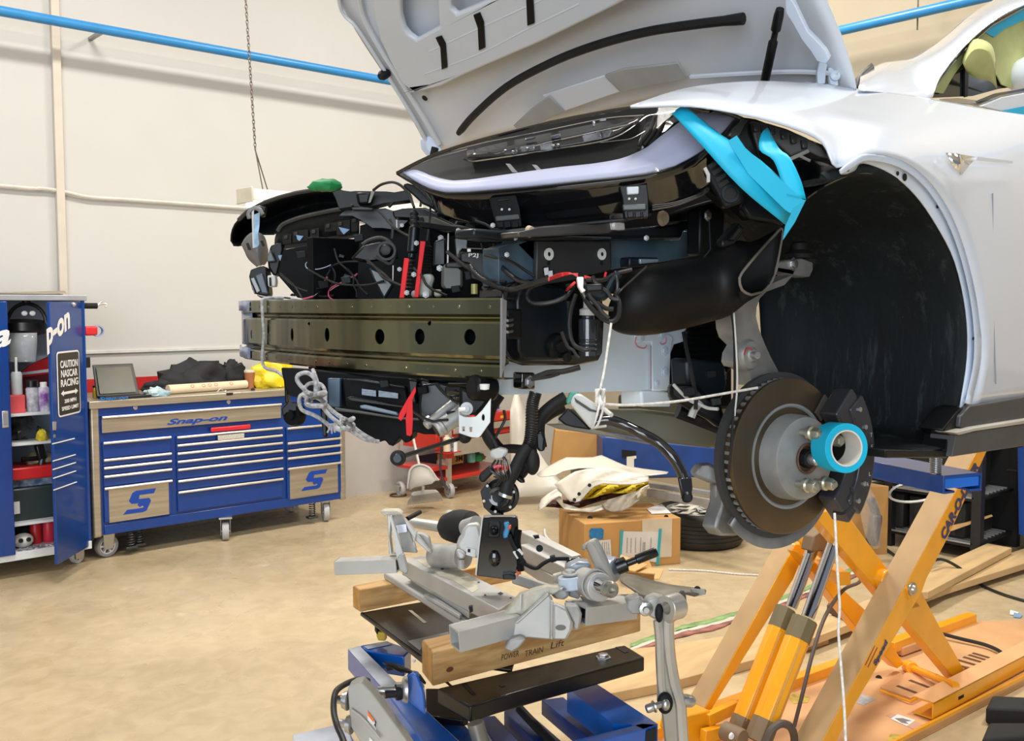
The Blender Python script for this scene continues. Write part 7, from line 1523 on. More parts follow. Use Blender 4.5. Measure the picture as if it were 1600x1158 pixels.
# large gusset, box tube, clevis
gs = ds('gusset', [(-60,930),(30,860),(280,640),(320,690),(300,1000),(130,985),(20,1000),(-60,1015)], 2.66, .03, m_sf, sf, z4, bev=.004)
ds('gusset_top', [(-60,800),(60,650),(180,610),(275,585),(400,600),(320,650),(280,645),(30,862),(-60,925)], 2.69, .04, m_crust, gs, z4, bev=.004)
ds('gusset_ridge', [(20,868),(278,640),(290,655),(40,880)], 2.65, .02, m_sf, gs, z4, bev=.003)
ds('gusset_fin', [(60,650),(75,645),(70,760),(55,770)], 2.67, .02, m_sf, gs, z4)
ds('gusset_rib', [(300,700),(325,700),(320,1000),(298,1000)], 2.62, .02, m_sf, gs, z4, bev=.003)
ds('gusset_face', [(320,715),(420,750),(480,880),(475,920),(430,1003),(310,1000)], 2.60, .03, m_sf, gs, z4, bev=.008)
build('oval_hole', M().prism([pD(*z4(380+42*math.cos(t), 905+22*math.sin(t)), 2.598) for t in [k*.45 for k in range(14)]], FW*.004), mat('hole shadow grey', (.16,.16,.15), .5), gs)
ds('gusset_casting', [(410,735),(520,740),(548,800),(540,860),(520,930),(480,920),(480,870),(440,800)], 2.62, .05, m_sfc, gs, z4, bev=.006)
ds('gusset_tab', [(-10,1000),(60,985),(110,1000),(60,1060),(0,1100),(-60,1070)], 2.62, .05, m_sfc, gs, z4, bev=.008)
ds('upper_casting', [(270,600),(330,580),(430,600),(450,660),(410,690),(330,680)], 2.72, .05, m_sfc, gs, z4, bev=.01)
build('casting_bolt', M().bolt(pD(*z4(385,605), 2.70), (0,0,1), .010, .006), m_steel, gs)
openbox('box_tube', pD(*z4(520,795), 2.66), pD(*z4(920,745), 2.76), .07, .050, sf)
quad('box_top', [(415,690),(560,668),(900,665),(925,700),(540,740)], T1-.005, .006, m_sfc, sf, z4, bev=.002)
quad('rack_tray', [(530,655),(700,640),(960,640),(1000,680),(900,690),(560,690)], T1+.012, .006, m_sfc, sf, z4, bev=.003)
build('top_hole', M().prism([pZ(*z4(x, y), T1-.004) for x, y in ((475,712),(505,706),(520,722),(490,728))], (0,0,.001)), m_dk, sf)
ds('clevis_casting', [(900,690),(1000,660),(1010,690),(1050,700),(1010,800),(930,800),(900,760)], 2.70, .06, m_sfc, sf, z4, bev=.008)
cv = ds('clevis', [(1045,690),(1120,655),(1210,680),(1205,710),(1200,800),(1180,850),(1110,840),(1060,810)], 2.66, .05, m_sf, sf, z4, bev=.008)
build('clevis_bolt', M().lathe([(0,-.016),(.008,-.016),(.010,-.006),(.018,-.004),(.020,0),(0,0)], pD(*z4(1045,760), 2.65), FW, 14), m_steel, cv)
# bent steel flange plate
fl = build('flange_plate', M().sheet([[pD(*z4(x, y), d) for x, y, d in r] for r in ([(840,480,2.95),(960,500,2.92),(1110,545,2.9),(1250,575,2.88),(1400,595,2.86),(1510,612,2.85)], [(850,540,2.86),(950,570,2.84),(1060,610,2.82),(1200,620,2.82),(1380,618,2.82),(1512,626,2.82)], [(900,575,2.80),(960,620,2.78),(1030,670,2.76),(1170,690,2.76),(1330,640,2.78),(1430,658,2.79)])], 3, 3), mat('weathered steel plate', (.24,.22,.18), .5, .5, var=.2, scale=12), sf, solid=.006, ang=50)
build('flange_hole', M().cyl(pD(*z4(1448,605), 2.81), pD(*z4(1448,605), 2.82), .010, n=12), m_dk, fl)
ds('flange_lip', [(1400,600),(1512,612),(1516,645),(1435,662),(1405,640)], 2.80, .012, m_sfc, fl, z4, bev=.002)
# pinion housing and rack end
ph = build('pinion_housing', M().cyl(pD(*z4(465,600), 2.74), pD(*z4(455,500), 2.74), .036, n=20), m_edge, sf, bev=.004)
build('pinion_cap', M().lathe([(0,.012),(.014,.012),(.016,.006),(.024,.004),(.026,0),(0,0)], pD(*z4(453,485), 2.74), (0,0,1), 14), m_sfc, ph)
ds('pinion_body', [(430,430),(520,390),(620,400),(620,560),(540,640),(530,690),(430,660),(420,520)], 2.78, .07, mat('bluish alloy', (.42,.46,.54), .35, .5), ph, z4, bev=.016, segs=3)
build('rack_tube', M().cyl(pD(*z4(560,540), 2.76), pD(*z4(690,590), 2.66), .040, n=24), m_sf, sf, bev=.003)
build('tube_ring', M().lathe([(.040,0),(.044,0),(.044,.012),(.040,.012),(.040,0)], pD(*z4(640,565), 2.69), pD(*z4(690,590), 2.66)-pD(*z4(560,540), 2.76), 24), m_sf, sf)
rd_ = build('rack_bar', M().cyl(pD(*z4(640,560), 2.68), pD(*z4(745,600), 2.61), .022, n=18), m_crs, sf)
build('rack_thread', M().lathe([(.016,0),(.022,.004),(.022,.016),(.018,.020),(.022,.024),(.023,.036),(.016,.044),(.010,.044),(.008,.03),(0,.03)], pD(*z4(735,596), 2.62), pD(*z4(800,615), 2.56)-pD(*z4(735,596), 2.62), 18), m_nut, rd_)
sp_ = [(600,235,625,290),(640,222,668,268),(665,260,690,230),(720,400,690,280),(760,520,735,380)]
strap = build('rack_strap', M().sheet([[pD(*z4(x, y), 2.72) for x, y in ((556,300),(562,262),(590,290),(640,400),(690,495),(755,565))], [pD(*z4(x, y), 2.70) for x, y in ((575,262),(600,238),(640,270),(690,370),(730,460),(780,560))], [pD(*z4(x, y), 2.72) for x, y in ((610,235),(655,215),(690,265),(730,350),(765,440),(805,545))]], 4, 3), m_sf, sf, solid=.008, ang=50)
build('strap_edge', M().tube(smooth_path([pD(*z4(x, y), 2.71) for x, y in ((655,215),(690,265),(730,350),(765,440),(805,545))], 4), .004, 6), m_alu, strap)
build('strap_body', M().cyl(pD(*z4(730,440), 2.76), pD(*z4(815,450), 2.74), .036, n=20), MATS['bluish alloy'], sf, bev=.004)
pin = build('input_shaft', M().lathe([(.022,0),(.022,.03),(.010,.034),(.010,.06),(.014,.062),(.014,.12),(.012,.125),(0,.125)], pD(*z4(815,435), 2.74), pD(*z4(985,368), 2.74)-pD(*z4(815,435), 2.74), 16), mat('black bare steel', (.05,.05,.05), .25, .8), sf)
build('dark_connector', M().prism([pD(*z4(x, y), 2.84) for x, y in ((420,390),(450,370),(540,355),(560,380),(520,400),(440,425))], FW*.04), m_gloss, sf, bev=.006)
# black control unit on the frame
cu = ds('control_module', [(1275,148),(1290,140),(1530,140),(1548,160),(1552,330),(1560,560),(1500,600),(1440,628),(1225,600),(1245,380)], 2.86, .05, m_gloss, sf, z3, bev=.008, segs=3, label='glossy black control module with a blue plug')
ds('module_edge', [(1262,150),(1272,148),(1222,598),(1212,590)], 2.865, .05, m_sf, cu, z3)
ds('module_recess', [(1320,175),(1400,172),(1412,200),(1400,300),(1310,300)], 2.856, .006, m_satin, cu, z3, bev=.002)
build('module_lug', M().ball(pD(*z3(1360,245), 2.85), .014, 12, 8), m_satin, cu)
build('module_dome', M().ball(pD(*z3(1365,460), 2.865), (.020,.012,.028), 14, 10, ax=(RT, FW, UP)), m_gloss, cu)
ds('blue_plug', [(1435,190),(1475,180),(1485,230),(1470,300),(1435,310),(1430,270),(1445,230)], 2.84, .02, mat('bright blue plug', (.02,.30,.62), .35), cu, z3, bev=.003)
ds('orange_clip', [(1465,210),(1495,205),(1492,235),(1468,240)], 2.835, .02, mat('orange clip', (.75,.12,.02), .4), cu, z3, bev=.002)
ds('orange_clip', [(1535,560),(1560,555),(1562,585),(1540,610),(1533,590)], 2.82, .02, MATS['orange clip'], cu, z3, bev=.002)
ds('plug_block', [(1425,590),(1490,585),(1530,600),(1530,630),(1430,630)], 2.83, .03, m_satb, cu, z3, bev=.003)
wire('module_cable', [(*z3(1480,280),2.83),(*z3(1505,350),2.82),(*z3(1550,430),2.8),(*z3(1600,500),2.8),(*z4(70,390),2.8),(*z4(180,440),2.8),(*z4(250,400),2.8),(*z4(320,370),2.8),(*z4(440,365),2.82)], .010, m_dk, sf, n=8)
wire('module_cable', [(*z3(1550,240),2.84),(*z3(1540,340),2.83),(*z3(1560,450),2.82),(*z3(1570,560),2.82)], .018, m_satin, sf, n=8)
wire('module_cable', [(*z4(300,370),2.79),(*z4(340,360),2.79)], .018, m_dk, sf, n=8)
ds('cable_tag', [(1505,415),(1560,390),(1590,430),(1540,470)], 2.80, .012, m_w, cu, z3, bev=.001)
# lower control arm hanging from the clevis
ca = thing('control_arm', pD(1040, 1160, 2.62), 'long pale forged control arm hanging down from the corner of the subframe', 'control arm')
m_ca = mat('forged alloy', (.60,.59,.55), .32, .6, var=.06)
def Rr(l): return [zr(*p) for p in l]
armo = build('arm_body', M().prism([pD(*zr(x, y), 2.63) for x, y in ((1240,0),(1330,10),(1345,50),(1300,130),(1290,200),(1300,400),(1325,560),(1365,700),(1375,820),(1400,1050),(1250,1050),(1225,800),(1190,700),(1195,600),(1185,400),(1178,160),(1210,120))], FW*.025), mat('arm web grey', (.38,.36,.30), .45, .5), ca, bev=.004)
build('arm_rib', M().tube(smooth_path([pD(*zr(x, y), 2.635) for x, y in ((1190,130),(1202,250),(1208,420),(1215,560),(1225,640))], 4), [.013]*17, 8), m_ca, ca)
build('arm_rib', M().tube(smooth_path([pD(*zr(x, y), 2.63) for x, y in ((1270,90),(1262,180),(1275,380),(1305,560),(1345,700),(1355,820),(1370,1060))], 4), .016, 8), m_ca, ca)
build('arm_eye', M().lathe([(.016,-.02),(.034,-.02),(.036,.0),(.036,.03),(.016,.03),(.016,-.02)], pD(*z4(1240,745), 2.60), RT*.75+FW*.6, 24), m_ca, ca, bev=.002)
build('eye_plate', M().sheet([[pD(*z4(x, y), 2.64) for x, y in ((1215,660),(1260,650),(1300,680),(1310,740))], [pD(*z4(x, y), 2.62) for x, y in ((1190,840),(1215,870),(1260,860),(1300,800))]], 3, 2), m_ca, ca, solid=.02)
build('eye_bush', M().ball(pD(*z4(1150,790), 2.60), (.012,.010,.026), 14, 10, ax=(RT, FW, UP)), m_dk, ca)
bu = build('bushing', M().ball(pD(*zr(1240,705), 2.62), (.022,.014,.030), 18, 12, ax=(RT, FW, UP)), m_dk, ca)
build('bush_bolt', M().lathe([(0,.055),(.010,.055),(.012,.052),(.012,.036),(.016,.034),(.017,.03),(.009,.029),(.009,0),(0,0)], pD(*zr(1240,705), 2.61), -RT-UP*.25-FW*.2, 12), m_steel, bu)
build('bush_nut', M().lathe([(0,.06),(.009,.06),(.016,.052),(.018,.04),(.018,.02),(0,.02)], pD(*zr(1300,680), 2.64), RT-UP*.1, 12), m_steel, bu)
build('bush_sleeve', M().ball(pD(*zr(1245,718), 2.60), (.012,.010,.016), 12, 8, ax=(RT, FW, UP)), m_steel, bu)
build('bracket_eye', M().ball(pD(*z4(1330,690), 2.72), (.012,.02,.03), 12, 8, ax=(RT, FW, UP)), mat('eye dark grey', (.12,.12,.13), .4), ca)
# ================================================================ things on the floor behind
m_card = mat('cardboard', (.50,.27,.085), .75, var=.08, scale=4)
m_card2 = mat('cardboard flap', (.62,.38,.16), .75, var=.06)
def floorp(px, py): return pZ(px, py, 0)
def boxq(nm, l, r, back, h, m, par, **k):      # box from floor corners: left, right, depth vector
    return build(nm, M().prism([l, r, r+back, l+back], (0,0,h)), m, par, **k)
bl_, br_ = floorp(913, 893), floorp(1063, 881); bx_ = (br_-bl_); bk_ = V((-bx_.y, bx_.x, 0)).normalized()
bh = pP(1063, 809, br_, bk_).z
cbx = thing('cardboard_box', (bl_+br_)/2+bk_*.2, 'large closed brown cardboard box with white shipping label under the broken white panels', 'box')
boxq('carton', bl_, br_, bk_*.50, bh, m_card, cbx, bev=.004)
bu_ = bx_.normalized(); bn = -bk_
def bq(x, y, off=.002): return pP(x, y, bl_, bk_)-bk_*off
def bp3(nm, l, m, par, off=.002, th=.001): return build(nm, M().prism([bq(x, y, off) for x, y in l], bn*th), m, par)
def B4(l): return [z4(*p) for p in l]
bp3('clear_tape', B4([(1015,60),(1250,50),(1245,350),(1100,360),(1020,300)]), mat('packing tape', (.60,.52,.40), .25), cbx, .002)
lbl = bp3('shipping_label', B4([(860,150),(1160,155),(1140,395),(845,350)]), mat('label white', (.62,.60,.57), .6), cbx, .004)
for x in (895, 925, 960, 1000, 1080): bp3('label_text', B4([(x,200),(x+8,200),(x+4,320),(x-4,320)]), mat('label print', (.12,.12,.12), .6, col2=(.5,.5,.48), scale=300), lbl, .0055, .0005)
bp3('label_code', B4([(1018,235),(1042,235),(1038,310),(1014,310)]), MATS['label print'], lbl, .0055, .0005)
m_teal = mat('teal tape', (.02,.36,.42), .5)
bp3('label_tape', B4([(845,140),(868,140),(852,355),(836,350)]), m_teal, lbl, .0055); bp3('label_tape', B4([(1145,130),(1168,130),(1145,415),(1122,412)]), m_teal, lbl, .0055)
bp3('blue_sticker', B4([(605,140),(620,128),(700,126),(715,140),(712,205),(700,212),(615,208),(603,195)]), mat('blue sticker', (.01,.20,.45), .5, col2=(.01,.12,.3), scale=60), cbx, .003)
bp3('small_label', B4([(640,225),(768,215),(778,370),(740,390),(640,330)]), MATS['label white'], cbx, .003)
for k in range(4): bp3('label_text', B4([(700+k*16,235),(706+k*16,235),(712+k*16,330),(706+k*16,330)]), MATS['label print'], cbx, .0045, .0005)
build('hand_hole', M().cyl(pZ(*z4(610,50), bh+.001), pZ(*z4(610,50), bh+.002), .018, n=12), m_dk, cbx)
build('hand_hole', M().cyl(pZ(*z4(1205,38), bh+.001), pZ(*z4(1205,38), bh+.002), .014, n=12), m_dk, cbx)
of = thing('open_carton', floorp(1000, 905), 'small open cardboard flap lying in front of the large cardboard box', 'box')
build('carton_flap', M().prism([pZ(*z4(x, y), .10) for x, y in ((850,340),(1060,420),(960,470),(860,450),(830,400))], (0,0,.006)), m_card2, of)
build('carton_flap', M().prism([pZ(*z4(x, y), .08) for x, y in ((1060,440),(1185,455),(1150,530),(1110,530),(1120,490),(900,470))], (0,0,.006)), m_card2, of)
build('carton_base', M().prism([pZ(*z4(x, y), .002) for x, y in ((870,400),(1060,440),(1110,560),(900,540))], (0,0,.07)), m_card, of)
# broken white panels on the box
m_pan = mat('cream white panel', (.66,.62,.53), .35, var=.02)
m_pand = mat('panel underside', (.36,.31,.24), .6, var=.2)
m_foam = mat('yellow foam', (.28,.25,.13), .9, var=.4, scale=14, bump=.6)
def hpts(l, d): return [pD(*h6(x, y), d) for x, y in l]
bp1 = thing('body_panel', pD(930,750,6.3), 'large torn cream white car panel lying on top of the cardboard box', 'car panel')
def patch(nm, up_, lo, d0, d1, m, par, amp=.03, n=16, mrow=4, th=.006):
    U, Lw = along(up_, n), along(lo, n); rows = []
    for j in range(mrow+1):
        t = j/mrow; rows.append([pD(*h6(a[0]+(b[0]-a[0])*t, a[1]+(b[1]-a[1])*t), d0+(d1-d0)*t+amp*math.sin(i*1.1+j*1.7)) for i, (a, b) in enumerate(zip(U, Lw))])
    return build(nm, M().sheet(rows, 1, 2), m, par, solid=th, ang=40)
patch('torn_skin', [(375,540),(430,500),(545,438),(700,440),(762,425),(860,470),(905,488),(1000,505),(1160,525)], [(395,552),(480,548),(530,520),(620,502),(745,500),(880,520),(960,545),(1045,545),(1150,534)], 6.6, 6.35, m_pan, bp1, .01)
patch('curved_skin', [(480,598),(540,560),(600,522),(680,505),(760,500),(860,515),(960,530),(1040,545)], [(575,700),(610,700),(650,640),(700,595),(760,580),(880,592),(960,590),(1042,572)], 6.2, 6.15, m_pan, bp1, .01)
patch('skin_flange', [(575,690),(610,690),(650,636),(700,590),(760,575),(880,585),(960,582),(1040,566)], [(605,706),(640,696),(680,645),(720,610),(770,594),(880,600),(960,598),(1042,580)], 6.12, 6.10, mat('flange grey', (.45,.43,.38), .5), bp1, .0)
for x, y in ((690,603),(628,655),(600,690)): build('flange_hole', M().cyl(pD(*h6(x, y), 6.08), pD(*h6(x, y), 6.085), .012, n=10), m_dk, bp1)
build('panel_tab', M().prism(hpts([(912,435),(940,432),(968,428),(970,442),(955,448),(955,500),(912,490)], 6.4), FW*.01), m_pan, bp1)
bp2_ = thing('body_panel', pD(900,780,6.2), 'crumpled lower panel with yellow foam and dark gaps, squeezed under the large torn one', 'car panel')
patch('foam_layer', [(640,650),(720,600),(800,600),(900,600),(1040,580)], [(640,690),(700,680),(800,650),(930,650),(1045,615)], 6.3, 6.25, m_foam, bp2_, .05)
patch('dark_gap', [(420,700),(500,690),(600,690),(700,640),(830,610),(960,620)], [(430,730),(540,740),(640,735),(740,700),(860,670),(960,650)], 6.32, 6.3, mat('maroon dark', (.05,.012,.01), .6), bp2_, .02)
patch('crumpled_edge', [(385,740),(400,690),(450,650),(500,620),(520,640),(480,690),(560,720),(640,745),(780,715)], [(385,756),(420,735),(470,690),(520,660),(530,700),(540,745),(620,755),(700,765),(790,745)], 6.2, 6.15, m_pan, bp2_, .02, 20, 2)
patch('bowl_skin', [(760,720),(800,690),(880,665),(960,640),(1000,640)], [(790,750),(820,762),(880,760),(940,730),(985,690)], 6.15, 6.1, m_pand, bp2_, .01)
patch('ragged_strip', [(960,660),(1000,620),(1044,600)], [(975,685),(1010,640),(1046,618)], 6.1, 6.1, m_pan, bp2_, .02, 6, 2)
# tyre lying flat with rim full of scraps
tc0 = pZ(1090, 793, .24); tR = .32
ty = thing('tyre', V((tc0.x, tc0.y, 0)), 'black car tyre lying flat behind the cardboard box, its rim full of white scraps', 'tyre')
to = V((tc0.x, tc0.y, 0)); pr_ = [(tR*.66,.02),(tR*.72,.005),(tR*.9,.0),(tR*.97,.02)]
for i in range(6): z0_ = .035+i*.028; pr_ += [(tR,z0_),(tR,z0_+.020),(tR*.985,z0_+.022),(tR*.985,z0_+.026)]
pr_ += [(tR*.97,.215),(tR*.9,.235),(tR*.72,.23),(tR*.66,.21),(tR*.66,.02)]
build('tyre_body', M().lathe(pr_, to, (0,0,1), 48), mat('tyre rubber', (.02,.018,.015), .6, bump=.2), ty)
build('rim', M().lathe([(tR*.70,.22),(tR*.68,.235),(tR*.64,.225),(tR*.60,.12),(.06,.14),(0,.15)], to, (0,0,1), 40), mat('rim alloy', (.42,.40,.36), .35, .6), ty)
rn = random.Random(12)
for k in range(22):
    a_ = rn.uniform(0, 6.28); r_ = rn.uniform(.02,.20); c_ = to+V((math.cos(a_)*r_, math.sin(a_)*r_, .225+rn.uniform(0,.03))); b_ = rn.uniform(0,3.14)
    u_ = V((math.cos(b_), math.sin(b_), rn.uniform(-.2,.3))).normalized(); w_2 = V((-u_.y, u_.x, rn.uniform(-.2,.2))).normalized()
    tag(build('scrap_piece', M().obox(c_, u_*rn.uniform(.04,.09), w_2*rn.uniform(.015,.04), u_.cross(w_2)*.002), m_pan if k % 3 else m_conn), 'white plastic scrap lying in the rim of the flat tyre', 'scrap', 'scraps in the tyre rim')
tag(build('metal_strip', M().bar(pZ(*h6(1360,720), .262), pZ(*h6(1480,780), .262), .03, .012), m_alu), 'grey metal strip lying across the tyre rim', 'strip')
tag(build('paper_sheet', M().prism([pZ(*h6(x, y), bh+.004) for x, y in ((1030,745),(1120,715),(1175,770),(1060,775))], (0,0,.003)), m_w), 'white sheet of paper at the corner of the large cardboard box', 'paper')
# red tool cart
kx0, kx1 = floorp(668, 775), floorp(800, 758)
kd = (kx1-kx0).normalized(); kk = V((-kd.y, kd.x, 0))
z8 = zm(630, 600, 5.79)
m_rc = mat('cart red', (.60,.025,.015), .28, coat=.4, var=.05)
f0_ = floorp(703, 778)
kd = V((.99,.12,0)).normalized(); kk = V((-kd.y, kd.x, 0))
def kp_(x, y, off=0.0): return pP(*z8(x, y), f0_+kk*off, kk)
cart = thing('tool_cart', f0_+kd*.4+kk*.25, 'red rolling tool cart with drawers standing by the white wall', 'tool cart')
def kbox(nm, x0, y0, x1, y1, o0, o1, m, par=None, **k):
    a, b = kp_(x0, y1), kp_(x1, y0); w__ = (b-a).dot(kd); base = a+kk*o0
    return build(nm, M().prism([base, base+kd*w__, base+kd*w__+kk*(o1-o0), base+kk*(o1-o0)], (0,0,b.z-a.z)), m, par or cart, **k)
kbox('cart_box', 300, 240, 975, 600, 0, .42, m_rc, bev=.006)
for y0, y1 in ((250,385),(402,508),(520,570)):
    d_ = kbox('drawer', 440, y0, 968, y1, -.012, 0, m_rc, bev=.003); kbox('handle', 440, y1-8, 968, y1+8, -.03, -.012, m_al, d_, bev=.002)
kbox('corner_post', 965, 240, 980, 600, -.016, .0, mat('bare corner', (.35,.22,.14), .4, .5))
kbox('yellow_label', 870, 280, 922, 310, -.0135, -.012, mat('amber label', (.85,.45,.02), .5))
kbox('lower_tray', 395, 770, 975, 845, 0, .42, m_rc, bev=.006); kbox('left_tray', 240, 740, 400, 800, .0, .42, m_rc, bev=.004)
kbox('cart_panel', 420, 600, 975, 940, .40, .41, mat('cart slate', (.045,.05,.075), .5))
for x in (400, ): kbox('post', x, 420, x+30, 930, -.01, .02, m_al)
kbox('post', 232, 460, 246, 760, .38, .40, m_al)
for cx_, o_ in ((420, 0), (880, .0), (250, .38)):
    c_ = kp_(cx_, 1000, 0); caster(cart, c_.x+kk.x*o_, c_.y+kk.y*o_, kp_(400, 930).z, .065, .05, 1.4)
# goods on the tray
tz_ = kp_(400, 770).z
def kt(x, o): p = kp_(x, 800); p = p+kk*o; p.z = tz_+.001; return p
b_ = kt(560, .12)
gb_ = thing('abrasive_box', b_, 'orange brown 3M box on the lower tray of the red cart', 'box')
def kblk(nm, p, w, dpt, h, m, par, **k): return build(nm, M().prism([p-kd*w/2, p+kd*w/2, p+kd*w/2+kk*dpt, p-kd*w/2+kk*dpt], (0,0,h)), m, par, **k)
kblk('carton', b_, .21, .12, .095, mat('ochre card', (.55,.30,.07), .6), gb_, bev=.003)
words('lettering', '3M', b_+kd*.0-kk*.001+V((0,0,.022)), kd, (0,0,1), .09, .05, m_dk, gb_, 0, .03)
g_ = thing('plastic_jar', kt(690,.1), 'pale green plastic jar beside the orange box on the red cart', 'jar')
build('jar_body', M().lathe([(0,0),(.036,0),(.038,.01),(.038,.07),(.03,.085),(0,.085)], kt(690,.1), (0,0,1), 20), mat('sea green', (.15,.42,.35), .4), g_); build('lid', M().lathe([(.031,.085),(.031,.1),(0,.1)], kt(690,.1), (0,0,1), 16), m_w, g_)
tag(lump('rag_ball', kt(750,.1), (.045,.04,.05), 41, mat('green cloth', (.02,.28,.08), .6)), 'small green rag on the lower tray of the red cart', 'rag')
tag(lump('paper_wad', kt(470,.16), (.05,.05,.05), 42, m_cream), 'small cream paper wad at the left end of the cart tray', 'paper')
tag(lump('tape_bundle', kt(800,.14), (.05,.04,.04), 43, mat('brown rag', (.30,.18,.10), .8)), 'brown cloth wad at the right end of the cart tray', 'rag')
bz = kp_(900, 240).z
pp = kp_(900,240)+kk*.1
bbx_ = tag(kblk('blue_box', V((pp.x, pp.y, bz+.001)), .14, .15, .05, mat('box blue', (.02,.08,.35), .4), cart, bev=.003), None)
bbx_.parent = None; bbx_.location = WL[cart.name]; tag(bbx_, 'small blue box with a wire handle on top of the red cart', 'box')
build('wire_handle', M().tube(smooth_path([V((pp.x-.06,pp.y+.05,bz+.052)), V((pp.x-.06,pp.y+.05,bz+.12)), V((pp.x+.06,pp.y+.05,bz+.12)), V((pp.x+.07,pp.y+.05,bz+.052))], 5), .006, 6), m_conn, bbx_)
for k, (x, mm) in enumerate(((320, m_cream), (350, MATS['mixed metal bits']), (385, m_w))):
    p = kp_(x, 600)-kk*.10; hgt = kp_(x, 455+k*12).z-kp_(x, 600).z
    tag(build('tall_can', M().lathe([(0,0),(.030,0),(.030,hgt*.8),(.018,hgt*.9),(.018,hgt),(0,hgt)], V((p.x, p.y, p.z+.001)), (0,0,1), 14), mm), ('cream spray tube', 'grey spray tube', 'white spray tube')[k]+' in the side tray of the red cart', 'tube')
kbox('side_shelf', 290, 600, 420, 612, -.14, 0, m_rc)
kbox('side_bin', 365, 605, 412, 670, -.06, .0, m_rc)
# broom and dustpan
fb_ = floorp(677, 796)
br = thing('broom', fb_, 'grey push broom head standing on the floor by the wall', 'broom')
def zP(x, y, d): return pD(*z8(x, y), d)
dB = fb_.dot(FW)-EYE.dot(FW)
build('broom_head', M().prism([zP(x, y, dB) for x, y in ((68,1000),(80,985),(180,965),(290,962),(320,985),(180,1010),(90,1020))], FW*.05), m_conn, br, bev=.004)
mb_ = M()
for k in range(30):
    t = k/29; a = zP(85+230*t, 1015-34*t, dB); b = zP(36+320*t, 1098-40*t, dB-.02); mb_.tube([a, a.lerp(b, .5)+RT*(-.01+.02*t), b], [.005,.0045,.003], 5)
o_b = build('bristles', mb_, mat('bristle grey', (.30,.26,.21), .8), br); o_b['kind'] = 'stuff'
build('broom_socket', M().cyl(zP(180,970,dB), zP(180,925,dB), .012, n=10), m_conn, br)
dpn = thing('dustpan', zP(190, 930, dB+.1), 'grey lobby dustpan with a long handle leaning over the broom', 'dustpan')
patch_pts = [(42,945),(50,850),(60,790),(90,750),(150,730),(220,750),(260,790),(300,850),(325,872)]
build('pan', M().sheet([[zP(x, y, dB-.12) for x, y in patch_pts], [zP(60,960,dB-.22)]+[zP(60+k*33, 945-k*7, dB-.22) for k in range(1,7)]+[zP(290,875,dB-.2), zP(325,875,dB-.15)]], 2, 2), mat('dustpan grey', (.44,.41,.36), .5), dpn, solid=.006)
build('pan_rim', M().tube(smooth_path([zP(x, y, dB-.13) for x, y in patch_pts], 4), .009, 6), m_conn, dpn)
build('handle', M().cyl(zP(145,735,dB-.12), zP(80,440,dB+.05), .011, n=10), mat('handle cream', (.55,.50,.42), .4), dpn)
c_ = floorp(622, 775); tag(build('rubber_ring', M().lathe([(.065,0),(.075,0),(.075,.012),(.065,.012),(.065,0)], c_+V((0,0,.001)), (0,0,1), 28), mat('rust ring', (.10,.045,.02), .6)), 'dark rubber ring lying on the floor beside the broom', 'ring')
# white fender leaning on the wall
fnp = thing('spare_fender', floorp(830, 768), 'cream white fender panel standing upright right of the red cart', 'car panel')
FD = 8.2
build('fender_skin', M().sheet([[pD(x, y, FD+o) for x, y, o in ((797,640,0),(797,680,0),(797,720,0),(797,779,-.15))], [pD(x, y, FD+o-.05) for x, y, o in ((806,612,.1),(812,660,0),(812,710,0),(812,777,-.15))], [pD(x, y, FD+o) for x, y, o in ((815,628,.1),(823,660,.05),(838,720,0),(850,774,-.15))], [pD(x, y, FD+o) for x, y, o in ((818,650,.1),(836,700,.05),(862,735,0),(890,768,-.15))]], 4, 4), m_pan, fnp, solid=.01, ang=50)
# brown carton and blue bin behind
bcz = floorp(890, 748)
tag(build('brown_carton', M().prism([pD(x, y, 7.4) for x, y in ((861,728),(868,672),(938,678),(940,735))], FW*.25), m_card, bev=.004), 'brown cardboard carton beside the blue bin behind the car', 'box')
bin_ = thing('blue_bin', pD(1030, 745, 6.9), 'long dark blue steel bin beneath the car, behind the cardboard box', 'bin')
build('bin_body', M().prism([pD(x, y, 6.9) for x, y in ((942,684),(948,682),(1120,700),(1122,745),(942,745))], FW*.5), mat('bin blue', (.006,.05,.24), .4, var=.15), bin_, bev=.01)
build('bin_opening', M().prism([pD(x, y, 6.89) for x, y in ((972,703),(994,705),(994,716),(972,715))], FW*.01), m_dk, bin_)
tag(build('steel_ramp', M().bar(pD(1015,770,6.6), pD(1190,800,5.9), .06, .05, FW).bar(pD(1015,758,6.7), pD(1190,782,6.1), .06, .03, FW), m_alu), 'long grey metal rail lying on the floor behind the tyre', 'rail')
tag(build('grey_trolley', M().prism([pD(x, y, 7.9) for x, y in ((895,740),(900,700),(940,672),(1000,680),(1130,705),(1130,745),(895,750))], FW*.3), mat('murky grey', (.12,.11,.09), .7), bev=.01), 'dull grey low trolley behind the blue bin', 'trolley')
